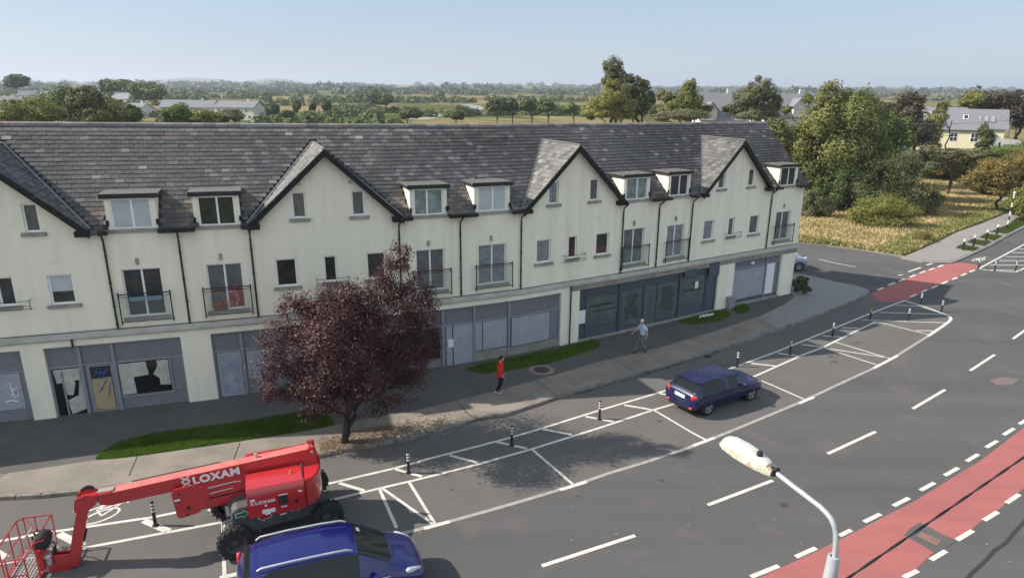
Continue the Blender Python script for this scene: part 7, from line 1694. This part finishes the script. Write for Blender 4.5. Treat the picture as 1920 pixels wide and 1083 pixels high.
# ---------------------------------------------------------------- hedgerows and woods to the horizon
def far_mass(name, label, spots, leaf, quads, seed):
    """spots: (x, y, radius, height)"""
    rg = np.random.default_rng(seed); VV = []
    for (x, y, r_, h_) in spots:
        m_ = quads; e = rg.normal(size=(m_, 3)); e /= np.linalg.norm(e, axis=1)[:, None]; e[:, 2] = np.abs(e[:, 2]) * 1.0 - .12
        lump = 1 + .22 * np.sin(e[:, 0] * 7 + x) * np.cos(e[:, 1] * 6 + y)
        p = e * np.array((r_, r_, h_)) * (lump * rg.uniform(.75, 1.05, m_))[:, None] + np.array((x, y, terr(x, y)))
        n_ = e + rg.normal(0, .5, e.shape); n_ /= np.linalg.norm(n_, axis=1)[:, None]; u = np.cross(n_, rg.normal(size=e.shape)); u /= np.linalg.norm(u, axis=1)[:, None]; v = np.cross(n_, u)
        s_ = (r_ * rg.uniform(.13, .26, m_))[:, None]
        VV.append(np.stack([p - u * s_, p - v * s_, p + u * s_, p + v * s_], 1).reshape(-1, 3))
    V = np.concatenate(VV); o = obj(name, np_mesh(name, V, np.arange(len(V)).reshape(-1, 4)), LM[leaf]); return tag(o, label, 'trees', kind='stuff')
rs = random.Random(12)
def hedge(px0, px1, y0, y1, gap=0, r=(1.8, 3.2), h=(1.8, 3.4), step=4.5):
    a = Vector((hpos(px0, y0), y0)); b = Vector((hpos(px1, y1), y1)); n = max(2, int((b - a).length / step)); out_ = []
    for i in range(n):
        if rs.random() < gap: continue
        p = a.lerp(b, i / n); out_.append((p.x + rs.gauss(0, 1.5), p.y + rs.gauss(0, 2.5), rs.uniform(*r), rs.uniform(*h) * (2.1 if rs.random() < .10 else 1)))
    return out_
# individual dark trees beyond the fields that can be counted
for (x, y_, rx, ry, lf, lb, yy) in ((770, 212, 26, 12, 'dark', 'rounded dark bush beside the ridge in front of the field poles', 165), (858, 216, 14, 9, 'dark', 'small round bush left of the country road bend', 185), (932, 196, 22, 14, 'dark', 'first dark tree right of the country road bend', 215), (960, 197, 16, 12, 'dark', 'second dark tree right of the country road bend', 218), (995, 198, 22, 12, 'dark', 'third dark tree right of the country road bend', 215), (1025, 199, 20, 12, 'dark', 'fourth dark tree right of the country road bend', 212), (1070, 202, 16, 10, 'mid', 'small green tree left of the bright yellow green tree', 200),
    (232, 160, 34, 12, 'mid', 'broad green tree above the white gabled house at left', 330), (200, 160, 13, 12, 'dark', 'round dark tree above the white gabled house', 330), (275, 170, 34, 18, 'mid', 'large green tree right of the white gabled house', 300), (30, 152, 22, 11, 'dark', 'dark tree on the skyline at the far left', 330), (556, 198, 7, 12, 'dark', 'narrow dark conifer in the fields right of the white houses', 230), (586, 198, 6, 10, 'dark', 'second narrow dark conifer in the fields', 235), (612, 197, 9, 10, 'dark', 'third dark conifer in the fields', 235), (510, 203, 14, 12, 'mid', 'green tree at the right gable of the white two storey house', 210),
    (540, 213, 12, 8, 'dark', 'round dark bush in the field below the narrow conifers', 190), (705, 182, 16, 13, 'hazy', 'pale grey tree in the fields beyond the poles', 330), (722, 184, 16, 12, 'mid', 'green tree beside the pale grey tree in the fields', 320)):
    T('field_tree', lb, 'tree', yy, [(x, y_, rx, ry), (x - rx * .4, y_ + ry * .3, rx * .6, ry * .7), (x + rx * .4, y_ + ry * .2, rx * .6, ry * .7)], x, lf, 1700, yy * .0052)
near_ = hedge(-30, 560, 150, 158, .2, (2, 4), (2.5, 4)) + hedge(500, 1130, 170, 160, .25, (2, 3.5), (2, 3.2)) + hedge(560, 760, 180, 185, .05, (2, 3.5), (2.5, 4)) + hedge(880, 1130, 160, 150, .2, (1.5, 3), (1.5, 3)) + hedge(1050, 1320, 150, 140, .1, (2, 4), (3, 5))
far_mass('hedgerow', 'low hedges and scrub in the near fields beyond the ridge', near_, 'mid', 260, 1)
mid_ = hedge(-40, 900, 262, 290, .15) + hedge(300, 760, 225, 232, .1) + hedge(640, 1150, 330, 300, .15) + hedge(-40, 600, 380, 420, .15) + hedge(860, 1300, 300, 350, .1, (2, 4), (3, 6)) + hedge(500, 900, 470, 520, .12, (3, 5), (3, 5), 6) + hedge(620, 700, 300, 420, .1) + hedge(450, 380, 260, 400, .2) + hedge(1500, 1960, 230, 260, .1, (3, 6), (4, 7)) + hedge(1250, 1960, 330, 330, .1, (4, 6), (4, 7), 6) + hedge(-40, 300, 300, 340, .1, (3, 5), (4, 7)) + hedge(600, 1200, 560, 600, .15, (3, 5), (3, 5), 7) + hedge(200, 700, 620, 560, .2, (3, 5), (3, 5), 7) + hedge(0, 400, 500, 520, .1, (3, 5), (4, 7), 6)
far_mass('hedgerow', 'hedgerows with trees dividing the fields in the middle distance', mid_, 'mid', 190, 2)
fw_ = []
for (yy, gp, hh_) in ((760, .3, 5), (930, .2, 7), (1150, .1, 9), (1400, .15, 12), (1750, .15, 13), (2200, .15, 14), (2800, .2, 15), (3400, .2, 16)):
    st_ = 7 + yy * .006; n = int(yy * 1.75 / st_)
    for i in range(n):
        xx = -yy * .85 + yy * 1.75 * i / n; k = mnoise.noise(Vector((xx * .004, yy * .01, 0)))
        if rs.random() < gp + (.7 if k > .08 else 0): continue
        fw_.append((xx + rs.gauss(0, st_ * .4), yy + rs.gauss(0, yy * .035) + 60 * k, st_ * rs.uniform(.7, 1.1), rs.uniform(.55, 1.25) * hh_ * (.65 + .5 * (k < -.1))))
far_mass('woodland', 'woods and tree belts fading towards the horizon', fw_, 'hazy', 110, 3)
# ---------------------------------------------------------------- haze
hz_ = MB(); hz_.hexa([(-7000, -420, -25), (8000, -420, -25), (8000, 9000, -25), (-7000, 9000, -25), (-7000, -420, 95), (8000, -420, 95), (8000, 9000, 95), (-7000, 9000, 95)])
hm = bpy.data.materials.new('haze'); hm.use_nodes = True; tn = hm.node_tree; tn.nodes.remove(tn.nodes['Principled BSDF']); pv = tn.nodes.new('ShaderNodeVolumePrincipled'); pv.inputs['Color'].default_value = (.80, .88, 1, 1); pv.inputs['Density'].default_value = .00022; pv.inputs['Anisotropy'].default_value = .2
tn.links.new(pv.outputs[0], tn.nodes['Material Output'].inputs['Volume']); ho = hz_.build('haze', hm); tag(ho, kind='stuff')
